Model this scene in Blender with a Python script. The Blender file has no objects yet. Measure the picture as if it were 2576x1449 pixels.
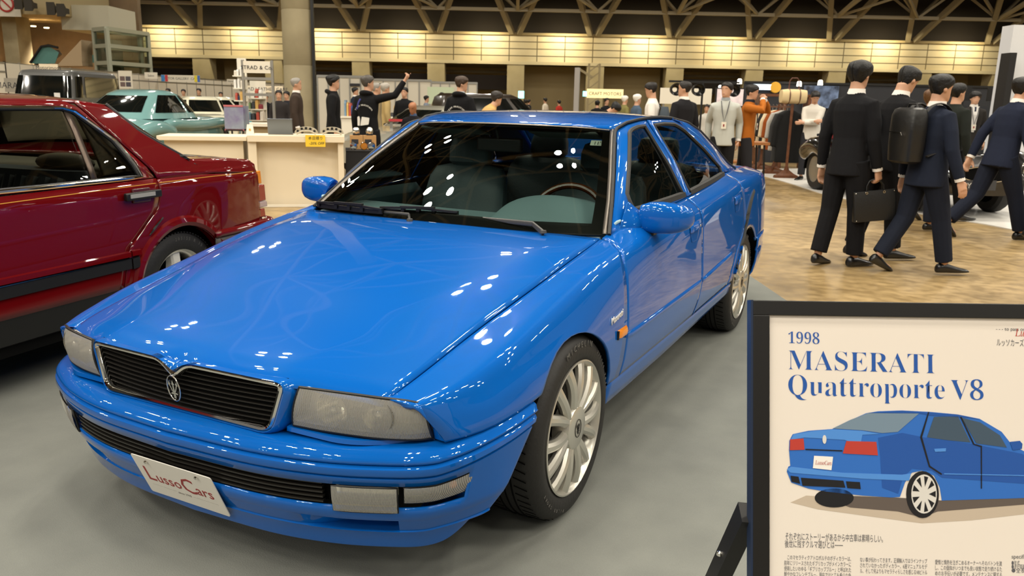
import bpy, bmesh, math, random
import numpy as np
from mathutils import Vector, Matrix, Euler
random.seed(7)
PI=math.pi
SC=bpy.context.scene; COL=SC.collection
def R(d): return math.radians(d)
def srgb(h):
    if isinstance(h,str):
        h=h.lstrip('#'); c=[int(h[i:i+2],16)/255 for i in (0,2,4)]
    else: c=list(h)
    return tuple([(v/12.92 if v<=.04045 else ((v+.055)/1.055)**2.4) for v in c]+[1.0])
# ------------------------------------------------------------ materials
MATS={}
def mat(name,color,rough=.5,metal=0.,coat=0.,spec=.5,noise=None,bump=None,emit=None,sheen=0.,alpha=None,scale=None):
    """noise=(scale, amount, colour2) mixes a second colour; bump=(scale,strength)"""
    if name in MATS: return MATS[name]
    m=bpy.data.materials.new(name); m.use_nodes=True
    nt=m.node_tree; b=nt.nodes['Principled BSDF']
    c=srgb(color)
    b.inputs['Base Color'].default_value=c
    b.inputs['Roughness'].default_value=rough
    b.inputs['Metallic'].default_value=metal
    b.inputs['Coat Weight'].default_value=coat
    b.inputs['Coat Roughness'].default_value=.02
    b.inputs['Specular IOR Level'].default_value=spec
    if sheen: b.inputs['Sheen Weight'].default_value=sheen
    if emit:
        b.inputs['Emission Color'].default_value=srgb(emit[0]); b.inputs['Emission Strength'].default_value=emit[1]
    tc=None
    if noise or bump:
        tc=nt.nodes.new('ShaderNodeTexCoord')
    if noise:
        n=nt.nodes.new('ShaderNodeTexNoise'); n.inputs['Scale'].default_value=noise[0]; n.inputs['Detail'].default_value=6
        nt.links.new(tc.outputs['Object'],n.inputs['Vector'])
        r=nt.nodes.new('ShaderNodeMapRange'); r.inputs[1].default_value=.5-noise[1]/2; r.inputs[2].default_value=.5+noise[1]/2
        mx=nt.nodes.new('ShaderNodeMix'); mx.data_type='RGBA'
        mx.inputs[6].default_value=c; mx.inputs[7].default_value=srgb(noise[2])
        nt.links.new(n.outputs['Fac'],r.inputs[0]); nt.links.new(r.outputs[0],mx.inputs[0])
        nt.links.new(mx.outputs[2],b.inputs['Base Color'])
    if bump:
        n=nt.nodes.new('ShaderNodeTexNoise'); n.inputs['Scale'].default_value=bump[0]; n.inputs['Detail'].default_value=4
        nt.links.new(tc.outputs['Object'],n.inputs['Vector'])
        bp=nt.nodes.new('ShaderNodeBump'); bp.inputs['Strength'].default_value=bump[1]; bp.inputs['Distance'].default_value=.01
        nt.links.new(n.outputs['Fac'],bp.inputs['Height']); nt.links.new(bp.outputs[0],b.inputs['Normal'])
    MATS[name]=m
    return m
def glass(name,tint,trans=.75,rough=.0,wave=None):
    """thin pane: tinted see-through with Fresnel reflection"""
    if name in MATS: return MATS[name]
    m=bpy.data.materials.new(name); m.use_nodes=True; nt=m.node_tree
    for n in list(nt.nodes): nt.nodes.remove(n)
    out=nt.nodes.new('ShaderNodeOutputMaterial')
    tr=nt.nodes.new('ShaderNodeBsdfTransparent'); tr.inputs[0].default_value=tuple(v*trans for v in srgb(tint)[:3])+(1,)
    gl=nt.nodes.new('ShaderNodeBsdfGlossy'); gl.inputs['Roughness'].default_value=rough
    fr=nt.nodes.new('ShaderNodeFresnel'); fr.inputs[0].default_value=1.52
    mx=nt.nodes.new('ShaderNodeMixShader')
    nt.links.new(fr.outputs[0],mx.inputs[0]); nt.links.new(tr.outputs[0],mx.inputs[1]); nt.links.new(gl.outputs[0],mx.inputs[2])
    nt.links.new(mx.outputs[0],out.inputs[0])
    if wave:
        tc=nt.nodes.new('ShaderNodeTexCoord'); w=nt.nodes.new('ShaderNodeTexWave'); w.inputs['Scale'].default_value=wave
        w.bands_direction='X'
        nt.links.new(tc.outputs['Object'],w.inputs['Vector'])
        bp=nt.nodes.new('ShaderNodeBump'); bp.inputs['Strength'].default_value=.6; bp.inputs['Distance'].default_value=.002
        nt.links.new(w.outputs['Fac'],bp.inputs['Height']); nt.links.new(bp.outputs[0],gl.inputs['Normal']); nt.links.new(bp.outputs[0],fr.inputs['Normal'])
    MATS[name]=m
    return m
# ------------------------------------------------------------ objects
def link(o,parent=None):
    COL.objects.link(o)
    if parent is not None: o.parent=parent
    return o
def tag(o,label=None,cat=None,group=None,kind=None):
    if label: o['label']=label
    if cat: o['category']=cat
    if group: o['group']=group
    if kind: o['kind']=kind
    return o
def thing(name,label,cat,loc=(0,0,0),rz=0.,group=None):
    o=bpy.data.objects.new(name,None); link(o)
    o.empty_display_size=.1
    o.location=loc; o.rotation_euler=(0,0,rz)
    return tag(o,label,cat,group)
def mesh_data(name,V,F,m=None,smooth=True,angle=35):
    me=bpy.data.meshes.new(name)
    me.from_pydata([tuple(map(float,v)) for v in V],[],[tuple(map(int,f)) for f in F]); me.update()
    if isinstance(m,(list,tuple)):
        for k in m: me.materials.append(k)
    elif m: me.materials.append(m)
    if smooth:
        me.polygons.foreach_set('use_smooth',[True]*len(me.polygons))
        if angle and angle<170:
            try: me.set_sharp_from_angle(angle=R(angle))
            except Exception: pass
    return me
def obj(name,V,F,m,parent=None,smooth=True,angle=35,loc=None,rot=None,solid=None,bevel=None,sub=None,label=None,fix=True):
    me=mesh_data(name,V,F,m,smooth,angle)
    if fix:
        bm=bmesh.new(); bm.from_mesh(me); bmesh.ops.recalc_face_normals(bm,faces=bm.faces); bm.to_mesh(me); bm.free()
        if smooth and angle and angle<170: me.set_sharp_from_angle(angle=R(angle))
    o=bpy.data.objects.new(name,me); link(o,parent)
    if loc is not None: o.location=loc
    if rot is not None: o.rotation_euler=rot
    if solid:
        s=o.modifiers.new('solid','SOLIDIFY'); s.thickness=solid; s.offset=-1
    if bevel:
        b=o.modifiers.new('bevel','BEVEL'); b.width=bevel; b.segments=2; b.limit_method='ANGLE'; b.angle_limit=R(40); b.harden_normals=False
    if sub:
        s=o.modifiers.new('sub','SUBSURF'); s.levels=sub; s.render_levels=sub
    if label: o['label']=label
    return o
class MB:
    """collects simple shapes of ONE part into one mesh"""
    def __init__(s): s.V=[]; s.F=[]
    def add(s,V,F):
        b=len(s.V); s.V+= [tuple(v) for v in V]; s.F+=[tuple(i+b for i in f) for f in F]; return s
    def box(s,c,d,M=None):
        x,y,z=d[0]/2,d[1]/2,d[2]/2
        V=[(i*x,j*y,k*z) for i in(-1,1) for j in(-1,1) for k in(-1,1)]
        if M is not None: V=[M@Vector(v) for v in V]
        V=[(v[0]+c[0],v[1]+c[1],v[2]+c[2]) for v in V]
        return s.add(V,[(0,1,3,2),(4,6,7,5),(0,4,5,1),(2,3,7,6),(0,2,6,4),(1,5,7,3)])
    def bar(s,a,b,w,h=None,up=(0,0,1)):
        a=Vector(a); b=Vector(b); h=h or w; d=(b-a); L=d.length; d.normalize(); up=Vector(up)
        if abs(d.dot(up))>.98: up=Vector((1,0,0))
        x=d.cross(up).normalized(); z=x.cross(d)
        V=[]
        for p in (a,b):
            for i,k in ((-1,-1),(1,-1),(1,1),(-1,1)): V.append(p+x*(i*w/2)+z*(k*h/2))
        return s.add(V,[(0,1,2,3),(7,6,5,4),(0,4,5,1),(1,5,6,2),(2,6,7,3),(3,7,4,0)])
    def tube(s,pts,r,n=8,cap=True,closed=False,flat=1.0,up=None):
        P=[Vector(p) for p in pts]; N=len(P); rs=r if isinstance(r,(list,tuple)) else [r]*N
        V=[];F=[]; u=None
        for i,p in enumerate(P):
            if closed: t=(P[(i+1)%N]-P[i-1])
            else: t=(P[min(i+1,N-1)]-P[max(i-1,0)])
            if t.length<1e-9: t=Vector((0,0,1))
            t.normalize()
            if up is not None: u=Vector(up)
            if u is None: u=Vector((0,0,1)) if abs(t.z)<.9 else Vector((1,0,0))
            u=(u-t*u.dot(t))
            if u.length<1e-6: u=t.orthogonal()
            u.normalize(); w=t.cross(u)
            for k in range(n):
                a=2*PI*k/n; V.append(p+(u*math.cos(a)+w*math.sin(a)*flat)*rs[i])
        m=N if closed else N-1
        for i in range(m):
            j=(i+1)%N
            for k in range(n):
                k2=(k+1)%n; F.append((i*n+k,i*n+k2,j*n+k2,j*n+k))
        if cap and not closed:
            F.append(tuple(range(n-1,-1,-1))); F.append(tuple((N-1)*n+k for k in range(n)))
        return s.add(V,F)
    def lathe(s,prof,n=32,axis='z',c=(0,0,0),a0=0,a1=2*PI):
        """prof: (radius, height) list"""
        V=[];F=[];full=abs(a1-a0-2*PI)<1e-6; m=n if full else n+1
        for r,h in prof:
            for k in range(m):
                a=a0+(a1-a0)*k/n; q=(r*math.cos(a),r*math.sin(a),h)
                if axis=='x': q=(q[2],q[0],q[1])
                if axis=='y': q=(q[0],q[2],q[1])
                V.append((q[0]+c[0],q[1]+c[1],q[2]+c[2]))
        for i in range(len(prof)-1):
            for k in range(n):
                k2=(k+1)%m if full else k+1
                F.append((i*m+k,i*m+k2,(i+1)*m+k2,(i+1)*m+k))
        return s.add(V,F)
    def rings(s,rings,cap0=True,cap1=True):
        n=len(rings[0]); V=[v for r in rings for v in r]; F=[]
        for i in range(len(rings)-1):
            for k in range(n):
                k2=(k+1)%n; F.append((i*n+k,i*n+k2,(i+1)*n+k2,(i+1)*n+k))
        if cap0: F.append(tuple(range(n-1,-1,-1)))
        if cap1: F.append(tuple((len(rings)-1)*n+k for k in range(n)))
        return s.add(V,F)
    def grid(s,rows):
        m=len(rows[0]); V=[v for r in rows for v in r]; F=[]
        for i in range(len(rows)-1):
            for k in range(m-1): F.append((i*m+k,i*m+k+1,(i+1)*m+k+1,(i+1)*m+k))
        return s.add(V,F)
    def ball(s,c,r,n=16,m=10):
        rx,ry,rz=(r,r,r) if not isinstance(r,(tuple,list)) else r
        rings=[]
        for i in range(1,m):
            a=PI*i/m
            rings.append([(c[0]+rx*math.sin(a)*math.cos(2*PI*k/n),c[1]+ry*math.sin(a)*math.sin(2*PI*k/n),c[2]+rz*math.cos(a)) for k in range(n)])
        return s.rings(rings)
    def prism(s,poly,h,M=None):
        """polygon in xy extruded along z by h"""
        n=len(poly); V=[Vector((a,b,0)) for a,b in poly]+[Vector((a,b,h)) for a,b in poly]
        if M is not None: V=[M@v for v in V]
        F=[tuple(range(n-1,-1,-1)),tuple(range(n,2*n))]+[(i,(i+1)%n,n+(i+1)%n,n+i) for i in range(n)]
        return s.add(V,F)
    def build(s,name,m,parent=None,**k): return obj(name,s.V,s.F,m,parent,**k)
def frame_matrix(o,x,y):
    x=Vector(x).normalized(); y=Vector(y); y=(y-x*y.dot(x)).normalized(); z=x.cross(y)
    M=Matrix(((x.x,y.x,z.x,o[0]),(x.y,y.y,z.y,o[1]),(x.z,y.z,z.z,o[2]),(0,0,0,1)))
    return M
def text(name,s,M,size,m,parent=None,depth=.0008,align='LEFT',label=None,shear=0,space=1.0):
    """lettering: M maps text plane (x right, y up) to its place"""
    cu=bpy.data.curves.new(name,'FONT'); cu.body=s; cu.size=size; cu.extrude=depth; cu.align_x=align; cu.shear=shear; cu.space_character=space
    cu.resolution_u=2
    t=bpy.data.objects.new(name,cu); COL.objects.link(t)
    dg=bpy.context.evaluated_depsgraph_get()
    me=bpy.data.meshes.new_from_object(t.evaluated_get(dg)); me.name=name
    bpy.data.objects.remove(t); bpy.data.curves.remove(cu)
    me.materials.clear(); me.materials.append(m)
    me.transform(M)
    o=bpy.data.objects.new(name,me); link(o,parent)
    if label: o['label']=label
    return o
def round_poly(poly,r,n=4):
    """round polygon corners (2D)"""
    out=[];N=len(poly)
    for i,p in enumerate(poly):
        rr=r[i] if isinstance(r,(list,tuple)) else r
        p=Vector(p); a=Vector(poly[i-1])-p; b=Vector(poly[(i+1)%N])-p
        if rr<=0: out.append(tuple(p)); continue
        d=min(rr,a.length*.45,b.length*.45)
        p0=p+a.normalized()*d; p1=p+b.normalized()*d
        for k in range(n+1):
            t=k/n; out.append(tuple(p0*(1-t)**2+p*2*t*(1-t)+p1*t*t))
    return out
def resample(pts,n,closed=False):
    P=[Vector(p) for p in pts]
    if closed: P=P+[P[0]]
    L=[0]
    for a,b in zip(P,P[1:]): L.append(L[-1]+(b-a).length)
    out=[];k=0; m=n if closed else n-1
    for i in range(n):
        t=L[-1]*i/m
        while k<len(L)-2 and L[k+1]<t: k+=1
        f=(t-L[k])/max(L[k+1]-L[k],1e-9); out.append(P[k].lerp(P[k+1],f))
    return out
def copy_tree(o,parent=None,mirror=False):
    c=o.copy(); COL.objects.link(c)
    if parent is not None: c.parent=parent
    for ch in list(o.children): copy_tree(ch,c)
    return c
# ------------------------------------------------------------ camera
CAMP=(1.81870849,-2.33860206,1.37154604)
RT_=Vector((0.88812273,0.45916407,0.02015861)); UP_=Vector((-0.12077898,0.19084422,0.97416165)); FW_=Vector((-0.44345287,0.86760984,-0.22495046)); FPX=2017.788
cd=bpy.data.cameras.new('camera'); co=bpy.data.objects.new('camera',cd); COL.objects.link(co); SC.camera=co
cd.sensor_width=36; cd.lens=36*FPX/2576; cd.clip_start=.05; cd.clip_end=400
cd.dof.use_dof=True; cd.dof.focus_distance=2.2; cd.dof.aperture_fstop=9
co.matrix_world=Matrix(((RT_.x,UP_.x,-FW_.x,CAMP[0]),(RT_.y,UP_.y,-FW_.y,CAMP[1]),(RT_.z,UP_.z,-FW_.z,CAMP[2]),(0,0,0,1)))
def ray(px,py): return FW_+RT_*((px-1288)/FPX)+UP_*((724.5-py)/FPX)
def at(px,py,z=0.):
    d=ray(px,py); t=(z-CAMP[2])/d.z; return Vector(CAMP)+d*t
def deep(px,py,dist):
    """point seen at a pixel, `dist` metres ahead of the camera along its axis"""
    return Vector(CAMP)+ray(px,py)*dist
def pchip(xs, ys):
    xs=np.asarray(xs,float); ys=np.asarray(ys,float)
    h=np.diff(xs); d=np.diff(ys)/h; m=np.zeros_like(ys)
    for i in range(1,len(xs)-1):
        if d[i-1]*d[i]>0:
            w1=2*h[i]+h[i-1]; w2=h[i]+2*h[i-1]
            m[i]=(w1+w2)/(w1/d[i-1]+w2/d[i])
    m[0]=d[0]; m[-1]=d[-1]
    def f(x):
        i=min(max(int(np.searchsorted(xs,x))-1,0),len(h)-1)
        t=(x-xs[i])/h[i]
        if t<0: return ys[0]+m[0]*(x-xs[0])
        if t>1: return ys[-1]+m[-1]*(x-xs[-1])
        return float((2*t**3-3*t*t+1)*ys[i]+(t**3-2*t*t+t)*h[i]*m[i]+(-2*t**3+3*t*t)*ys[i+1]+(t**3-t*t)*h[i]*m[i+1])
    return f
def tab(*pairs):
    return pchip([a for a,b in pairs],[b for a,b in pairs])
# ---- lower body side: control curves over y
X3=tab((-.76,.70),(-.70,.752),(-.62,.80),(-.5,.845),(-.33,.873),(0,.890),(.3,.894),(.6,.896),(1.2,.897),(2,.897),(2.65,.893),(3,.885),(3.3,.862),(3.5,.825),(3.62,.76))
Z3=tab((-.76,.50),(-.5,.51),(0,.545),(3.62,.545))
X6=tab((-.76,.69),(-.70,.722),(-.6,.762),(-.33,.80),(0,.812),(.3,.82),(.55,.835),(.8,.852),(1.2,.864),(1.6,.866),(2.0,.866),(2.4,.86),(2.7,.855),(3,.845),(3.3,.82),(3.5,.785),(3.62,.73))
Z6=tab((-.76,.596),(-.65,.615),(-.362,.679),(-.046,.741),(.221,.798),(.392,.827),(.57,.849),(.8,.860),(1.2,.872),(1.51,.888),(2.14,.929),(2.5,.945),(2.8,.952),(3.1,.950),(3.4,.935),(3.62,.90))
X7=tab((-.76,.625),(-.70,.646),(-.33,.678),(.15,.716),(.53,.724),(.62,.735),(.8,.785),(1.1,.795),(1.5,.80),(1.9,.795),(2.34,.775),(2.6,.755),(2.9,.72),(3.3,.70),(3.62,.66))
Z7=tab((-.76,.603),(-.70,.620),(-.33,.705),(.15,.803),(.53,.862),(.8,.915),(1.1,.927),(1.5,.946),(1.9,.967),(2.34,.993),(2.6,1.0),(2.9,.992),(3.3,.982),(3.62,.955))
D5=tab((-.76,.03),(-.5,.05),(0,.07),(.6,.06),(3.62,.06))
def sect(y):
    x3,z3,x6,z6,x7,z7=X3(y),Z3(y),X6(y),Z6(y),X7(y),Z7(y)
    z5=z6-D5(y); x5=x6+ (x3-x6)*.55
    z4=z3+(z5-z3)*.5; x4=x3-.004-(x3-x5)*.18
    return [(x3-.040,.285),(x3-.022,.374),(x3-.007,.45 if z3>.5 else z3-.05),(x3,z3),(x4,z4),(x5,z5),(x6,z6),(x7,z7)]
def S(y,s):
    c=sect(y)
    j=list(range(8))
    return np.array([pchip(j,[a for a,b in c])(s),y,pchip(j,[b for a,b in c])(s)])
def s_of_z(y,z):
    c=sect(y); f=pchip(range(8),[b for a,b in c])
    lo,hi=0.,7.
    for _ in range(40):
        m=(lo+hi)/2
        if f(m)<z: lo=m
        else: hi=m
    return (lo+hi)/2
def Sz(y,z): return S(y,s_of_z(y,z))
# ---- greenhouse side  x = G(y,z)
def G(y,z):
    xb=X7(y) if y>.8 else .785; zb=Z7(y) if y>.8 else .915
    t=max(z-zb,-.05)
    xb-=.016*max(0.,min(1.,(1.25-y)/.4))*max(0.,min(1.,t/.08))
    return xb-.46*t-.38*t*t
# ============================================================ the blue saloon (its own frame is the world's: x to its left, y to its tail)
M_BLUE=mat('blue_paint','#0558ad',rough=.32,coat=1.0,spec=.02)
M_BLACK=mat('black_plastic','#0c0c0d',rough=.45)
M_DARK=mat('dark_cavity','#050505',rough=.8,spec=.1)
M_RUBBER=mat('rubber','#161616',rough=.6)
M_TYRE=mat('tyre_rubber','#1b1a19',rough=.62,bump=(60,.15))
M_CHROME=mat('chrome','#e6e4de',rough=.07,metal=1.)
M_BRUSH=mat('trim_metal','#77716a',rough=.38,metal=1.)
M_RIM=mat('silver_rim','#cfccc2',rough=.3,metal=.75,coat=.6)
M_ROTOR=mat('brake_disc','#3a3836',rough=.4,metal=.8)
M_LEATHER=mat('blue_grey_leather','#4d6068',rough=.5,bump=(90,.12))
M_DASH=mat('dash_vinyl','#93b2bb',rough=.55,bump=(150,.1))
M_WOOD=mat('wheel_wood','#6b3413',rough=.2,coat=.8,noise=(22,.5,'#2e1406'))
M_AMBER=mat('amber_lens','#e58410',rough=.15,coat=1.)
M_GLASS=glass('car_glass','#d3dcd5',trans=.84)
M_LENS=glass('lamp_lens','#fdfbf2',trans=.95,rough=.04,wave=110)
def fluted(m):
    nt=m.node_tree; out=nt.nodes['Material Output']; src=out.inputs[0].links[0].from_socket
    df=nt.nodes.new('ShaderNodeBsdfDiffuse'); df.inputs[0].default_value=(.80,.78,.72,1)
    w=[n for n in nt.nodes if n.type=='TEX_WAVE'][0]; mr=nt.nodes.new('ShaderNodeMapRange'); mr.inputs[3].default_value=.16; mr.inputs[4].default_value=.38
    mx=nt.nodes.new('ShaderNodeMixShader'); nt.links.new(w.outputs['Fac'],mr.inputs[0]); nt.links.new(mr.outputs[0],mx.inputs[0]); nt.links.new(src,mx.inputs[1]); nt.links.new(df.outputs[0],mx.inputs[2]); nt.links.new(mx.outputs[0],out.inputs[0])
fluted(M_LENS)
M_REFL=mat('lamp_reflector','#d8d4c8',rough=.16,metal=1.)
M_REFL2=mat('lamp_bowl','#bdb9ad',rough=.35,metal=.25)
M_WHITE=mat('white_plate','#d9d5cd',rough=.4)
M_REDINK=mat('red_ink','#8d2a2a',rough=.5)
M_GREYINK=mat('grey_ink','#8d8984',rough=.6)
M_SILVER=mat('silver_badge','#d0d0ce',rough=.18,metal=1.)
car=thing('saloon_car','glossy bright blue four-door saloon on the grey carpet, facing the camera','car',(0,0,0))
def mir(V): return [(-v[0],v[1],v[2]) for v in V]
def orient(V,F,out):
    a=np.zeros(3)
    for f in F[::max(1,len(F)//60)]:
        p=[np.array(V[i],float) for i in f]; a+=np.cross(p[1]-p[0],p[-1]-p[0])
    if a@np.array(out)<0: F=[tuple(reversed(f)) for f in F]
    return F
def panel(name,V,F,m,out,parent,both=True,solid=.012,**k):
    """a skin facing `out`; built for the left and mirrored for the right"""
    F=orient(V,F,out)
    r=[obj(name,V,F,m,parent,solid=solid,fix=False,angle=50,**k)]
    liner(r[0])
    if both:
        r.append(obj(name,mir(V),[tuple(reversed(f)) for f in F],m,parent,solid=solid,fix=False,angle=50,**k)); liner(r[1])
    return r
M_LINER=mat('cabin_liner','#2a2d2e',rough=.8)
def liner(o):
    if o.modifiers and o.modifiers[0].type=='SOLIDIFY' and o.data.materials and o.data.materials[0].name in ('blue_paint','maroon_paint'):
        if len(o.data.materials)<2: o.data.materials.append(M_LINER)
        o.modifiers[0].material_offset=1
    return o
def coons(B,T,L,Rr,nu,nv,f):
    B=resample([(*p,0) for p in B],nu+1); T=resample([(*p,0) for p in T],nu+1)
    L=resample([(*p,0) for p in L],nv+1); Rr=resample([(*p,0) for p in Rr],nv+1)
    rows=[]
    for j in range(nv+1):
        v=j/nv; row=[]
        for i in range(nu+1):
            u=i/nu
            q=B[i]*(1-v)+T[i]*v+L[j]*(1-u)+Rr[j]*u-(B[0]*(1-u)*(1-v)+B[nu]*u*(1-v)+T[0]*(1-u)*v+T[nu]*u*v)
            row.append(tuple(f(q.x,q.y)))
        rows.append(row)
    b=MB().grid(rows); return b.V,b.F
def ys(pts): return [(y,s_of_z(y,z)) if z<5 or z==0 else (y,z) for y,z in pts]
def arc(cy,cz,r,a0,a1,n=14): return [(cy+r*math.cos(R(a0+(a1-a0)*i/n)),cz+r*math.sin(R(a0+(a1-a0)*i/n))) for i in range(n+1)]
S7=7.0
# ---- fender
FA=dict(cy=-.03,cz=.312,r=.334)
fb=[(-.665,.497),(-.58,.498),(-.45,.508),(-.335,.520)]+arc(-.03,.312,.334,140,11)+[(.300,.374),(.410,.374)]
fr=[(.410,.374),(.412,.45),(.412,.538),(.424,.627),(.435,.716),(.445,.785),(.453,.82),(.497,.848)]
dn=ys(fr)+[(.535,6.6),(.545,7.)]
V,F=coons(ys(fb),[(-.735,7.),(-.5,7.),(-.2,7.),(.2,7.),(.545,7.)],ys([(-.665,.497),(-.69,.55),(-.708,.585)])+[(-.722,6.),(-.735,7.)],dn,96,34,S)
panel('front_wing',V,F,M_BLUE,(1,0,.6),car)
def arch_lip(cy,cz,r,a0,a1,n=40,depth=.26):
    rows=[]
    for i in range(n+1):
        a=R(a0+(a1-a0)*i/n); y=cy+r*math.cos(a); z=cz+r*math.sin(a); x=Sz(y,max(z,.29))[0]
        y2=cy+(r+.02)*math.cos(a); z2=cz+(r+.02)*math.sin(a)
        rows.append([(x-.003,y,z),(x-.05,y,z),(x-.06,y2,z2),(x-depth,y2,z2),(x-depth-.01,cy+.1*math.cos(a),cz+.1*math.sin(a))])
    b=MB().grid(rows); return b.V,b.F
V,F=arch_lip(-.03,.312,.337,178,2); panel('wheel_well',V,F,M_DARK,(0,0,-1),car,solid=None)
V,F=arch_lip(2.65,.312,.340,178,2); panel('wheel_well',V,F,M_DARK,(0,0,-1),car,solid=None)
# ---- doors (lower skins)
bgap=[(1.463,.374),(1.485,.42),(1.502,.473),(1.514,.551),(1.505,.71),(1.495,.828),(1.496,.884)]
def shift(p,d): return [(a+d,b) for a,b in p]
def top(y0,y1,n=6): return [(y0+(y1-y0)*i/n,7.) for i in range(n+1)]
fdoors=[];rdoors=[]
V,F=coons(ys([(.416,.379),(.9,.379),(1.461,.379)]),top(.560,1.470),[(a+.005,b) for a,b in dn[:-1]]+[(.560,7.)],ys(shift(bgap,-.002))+[(1.470,7.)],46,30,S)
fd=panel('front_door',V,F,M_BLUE,(1,0,.3),car)
rg=[(2.185,.388),(2.203,.459),(2.25,.552),(2.35,.612),(2.455,.652),(2.490,.71),(2.462,.805),(2.41,.90)]
V,F=coons(ys([(1.468,.379),(1.8,.383),(2.183,.388)]),top(1.475,2.42),ys(shift(bgap,.003))+[(1.475,7.)],ys(rg)+[(2.42,7.)],42,30,S)
rd=panel('rear_door',V,F,M_BLUE,(1,0,.3),car)
# ---- quarter panel
qb=[(2.19,.372),(2.316,.372)]+arc(2.65,.312,.337,168,42)+[(2.94,.556),(3.3,.562),(3.6,.566)]
V,F=coons(ys(qb),top(2.425,3.60,10),ys(shift(rg,.005))+[(2.425,7.)],ys([(3.60,.566),(3.60,.75),(3.60,.85)])+[(3.6,7.)],70,30,S)
panel('quarter_panel',V,F,M_BLUE,(1,.2,.3),car)
# ---- sill
rows=[]
for i in range(41):
    y=.302+(2.316-.302)*i/40
    zo=.02*max(0,(i-14)/26)
    a=S(y,0.);a[2]+=zo
    rows.append([(a[0]-.05,y,a[2]-.015),(a[0]-.006,y,a[2]-.004),tuple(a),tuple(S(y,.35)),tuple(S(y,.7)),tuple(S(y,.93)),tuple(S(y,1.)-np.array([.006,0,-.004]))])
V,F=(lambda b:(b.V,b.F))(MB().grid(rows)); panel('sill',V,F,M_BLUE,(1,0,0),car)
# ---- rub strips
def strip(y0,y1,z0,z1,hh,n=24):
    rows=[]
    for i in range(n+1):
        y=y0+(y1-y0)*i/n; z=z0+(z1-z0)*i/n; e=1 if 0<i<n else .2
        rows.append([tuple(Sz(y,z-hh)+np.array([-.004,0,0])),tuple(Sz(y,z-hh*.8)+np.array([.006*e,0,0])),tuple(Sz(y,z-.1*hh)+np.array([.009*e,0,0])),tuple(Sz(y,z+hh*.7)+np.array([.005*e,0,0])),tuple(Sz(y,z+hh)+np.array([-.004,0,0]))])
    b=MB().grid(rows); return b.V,b.F
def two(o_list,name,V,F,m,out,**k):
    F=orient(V,F,out); r=[]
    for sgn,par in zip((1,-1),o_list):
        r.append(liner(obj(name,V if sgn>0 else mir(V),F if sgn>0 else [tuple(reversed(f)) for f in F],m,par,fix=False,angle=50,**k)))
    return r
V,F=strip(.425,1.50,.534,.541,.013); two(fd,'side_moulding',V,F,M_BLUE,(1,0,0))
V,F=strip(1.525,2.17,.541,.575,.013); two(rd,'side_moulding',V,F,M_BLUE,(1,0,0))
# ---- door handles: a flap over a scooped cup
def handle(doors,y0,y1,z0,z1):
    zc=(z0+z1)/2
    b=MB(); rows=[]
    poly=round_poly([(y0,z0),(y0+.03,z0-.045),(y1-.03,z0-.045),(y1,z0)],.012,3)
    b2=MB()
    cup=[tuple(Sz(y,z)+np.array([.0015,0,0])) for y,z in poly]; cen=[tuple(Sz(y0+(y-y0)*.8+.01,z+.006)+np.array([-.002,0,0])) for y,z in poly]
    b2.add(cup+cen,[(i,(i+1)%len(cup),len(cup)+(i+1)%len(cup),len(cup)+i) for i in range(len(cup))]+[tuple(range(len(cup),2*len(cup)))])
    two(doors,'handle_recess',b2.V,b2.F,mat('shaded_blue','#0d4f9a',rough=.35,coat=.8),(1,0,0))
    for i in range(9):
        y=y0+(y1-y0)*i/8; e=.35 if i in(0,8) else 1.
        rows.append([tuple(Sz(y,z0)+np.array([.001,0,0])),tuple(Sz(y,z0+.004)+np.array([.009*e,0,0])),tuple(Sz(y,zc)+np.array([.011*e,0,0])),tuple(Sz(y,z1-.004)+np.array([.008*e,0,0])),tuple(Sz(y,z1)+np.array([.001,0,0]))])
    b.grid(rows); h=two(doors,'door_handle',b.V,b.F,M_BLUE,(1,0,0))
    p=Sz(y1-.012,zc)
    for k,hh in zip((1,-1),h):
        bb=MB().lathe([(0,.004),(.006,.004),(.0065,0)],12,'x',(0,0,0)); V=[((v[0]+p[0]+.008),v[1]+p[1],v[2]+p[2]) for v in bb.V]
        obj('key_lock',V if k>0 else mir(V),bb.F,M_CHROME,hh)
handle(fd,1.27,1.43,.803,.846); handle(rd,2.19,2.34,.842,.888)
# ---- door frames and panes
def lerp3(a,b,t): return tuple(a[i]+(b[i]-a[i])*t for i in range(3))
WS=[(.735,.594,.875),(.690,.745,.985),(.640,.885,1.085),(.585,1.03,1.180),(.535,1.165,1.262)]   # outer edge of the windscreen trim
GUT=[(.535,1.165,1.264),(.552,1.265,1.291),(.563,1.40,1.305),(.570,1.55,1.313),(.576,1.70,1.3145),(.580,1.87,1.310),(.583,2.0,1.298)]
def gp(y,z): return (G(y,z),y,z)
def seg(p,n): return [tuple(v) for v in resample(p,n)]
def ringstrip(outer,inner,n,bulge):
    """outer/inner: matching lists of 3D segments (closed loop)"""
    O=[];I=[]
    for a,b in zip(outer,inner):
        O+=seg(a,n)[:-1]; I+=seg(b,n)[:-1]
    rows=[]
    for t in (0,.25,.5,.75,1.):
        rows.append([ (lambda q:(q[0]+bulge*4*t*(1-t),q[1],q[2]+bulge*2*t*(1-t)))(lerp3(o,i,t)) for o,i in zip(O,I)])
    m=len(O); V=[v for r in rows for v in r]; F=[]
    for i in range(len(rows)-1):
        for k in range(m): F.append((i*m+k,i*m+(k+1)%m,(i+1)*m+(k+1)%m,(i+1)*m+k))
    return V,F,I
def g2(pts): return [gp(y,z) for y,z in pts]
fin=[g2([(.815,.955),(.822,1.004),(.985,1.124),(1.135,1.228)]),g2([(1.135,1.228),(1.175,1.256),(1.23,1.268),(1.31,1.277),(1.396,1.279)]),g2([(1.396,1.279),(1.428,1.10),(1.448,.962)]),g2([(1.448,.962),(1.1,.945),(.815,.938)])]
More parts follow.
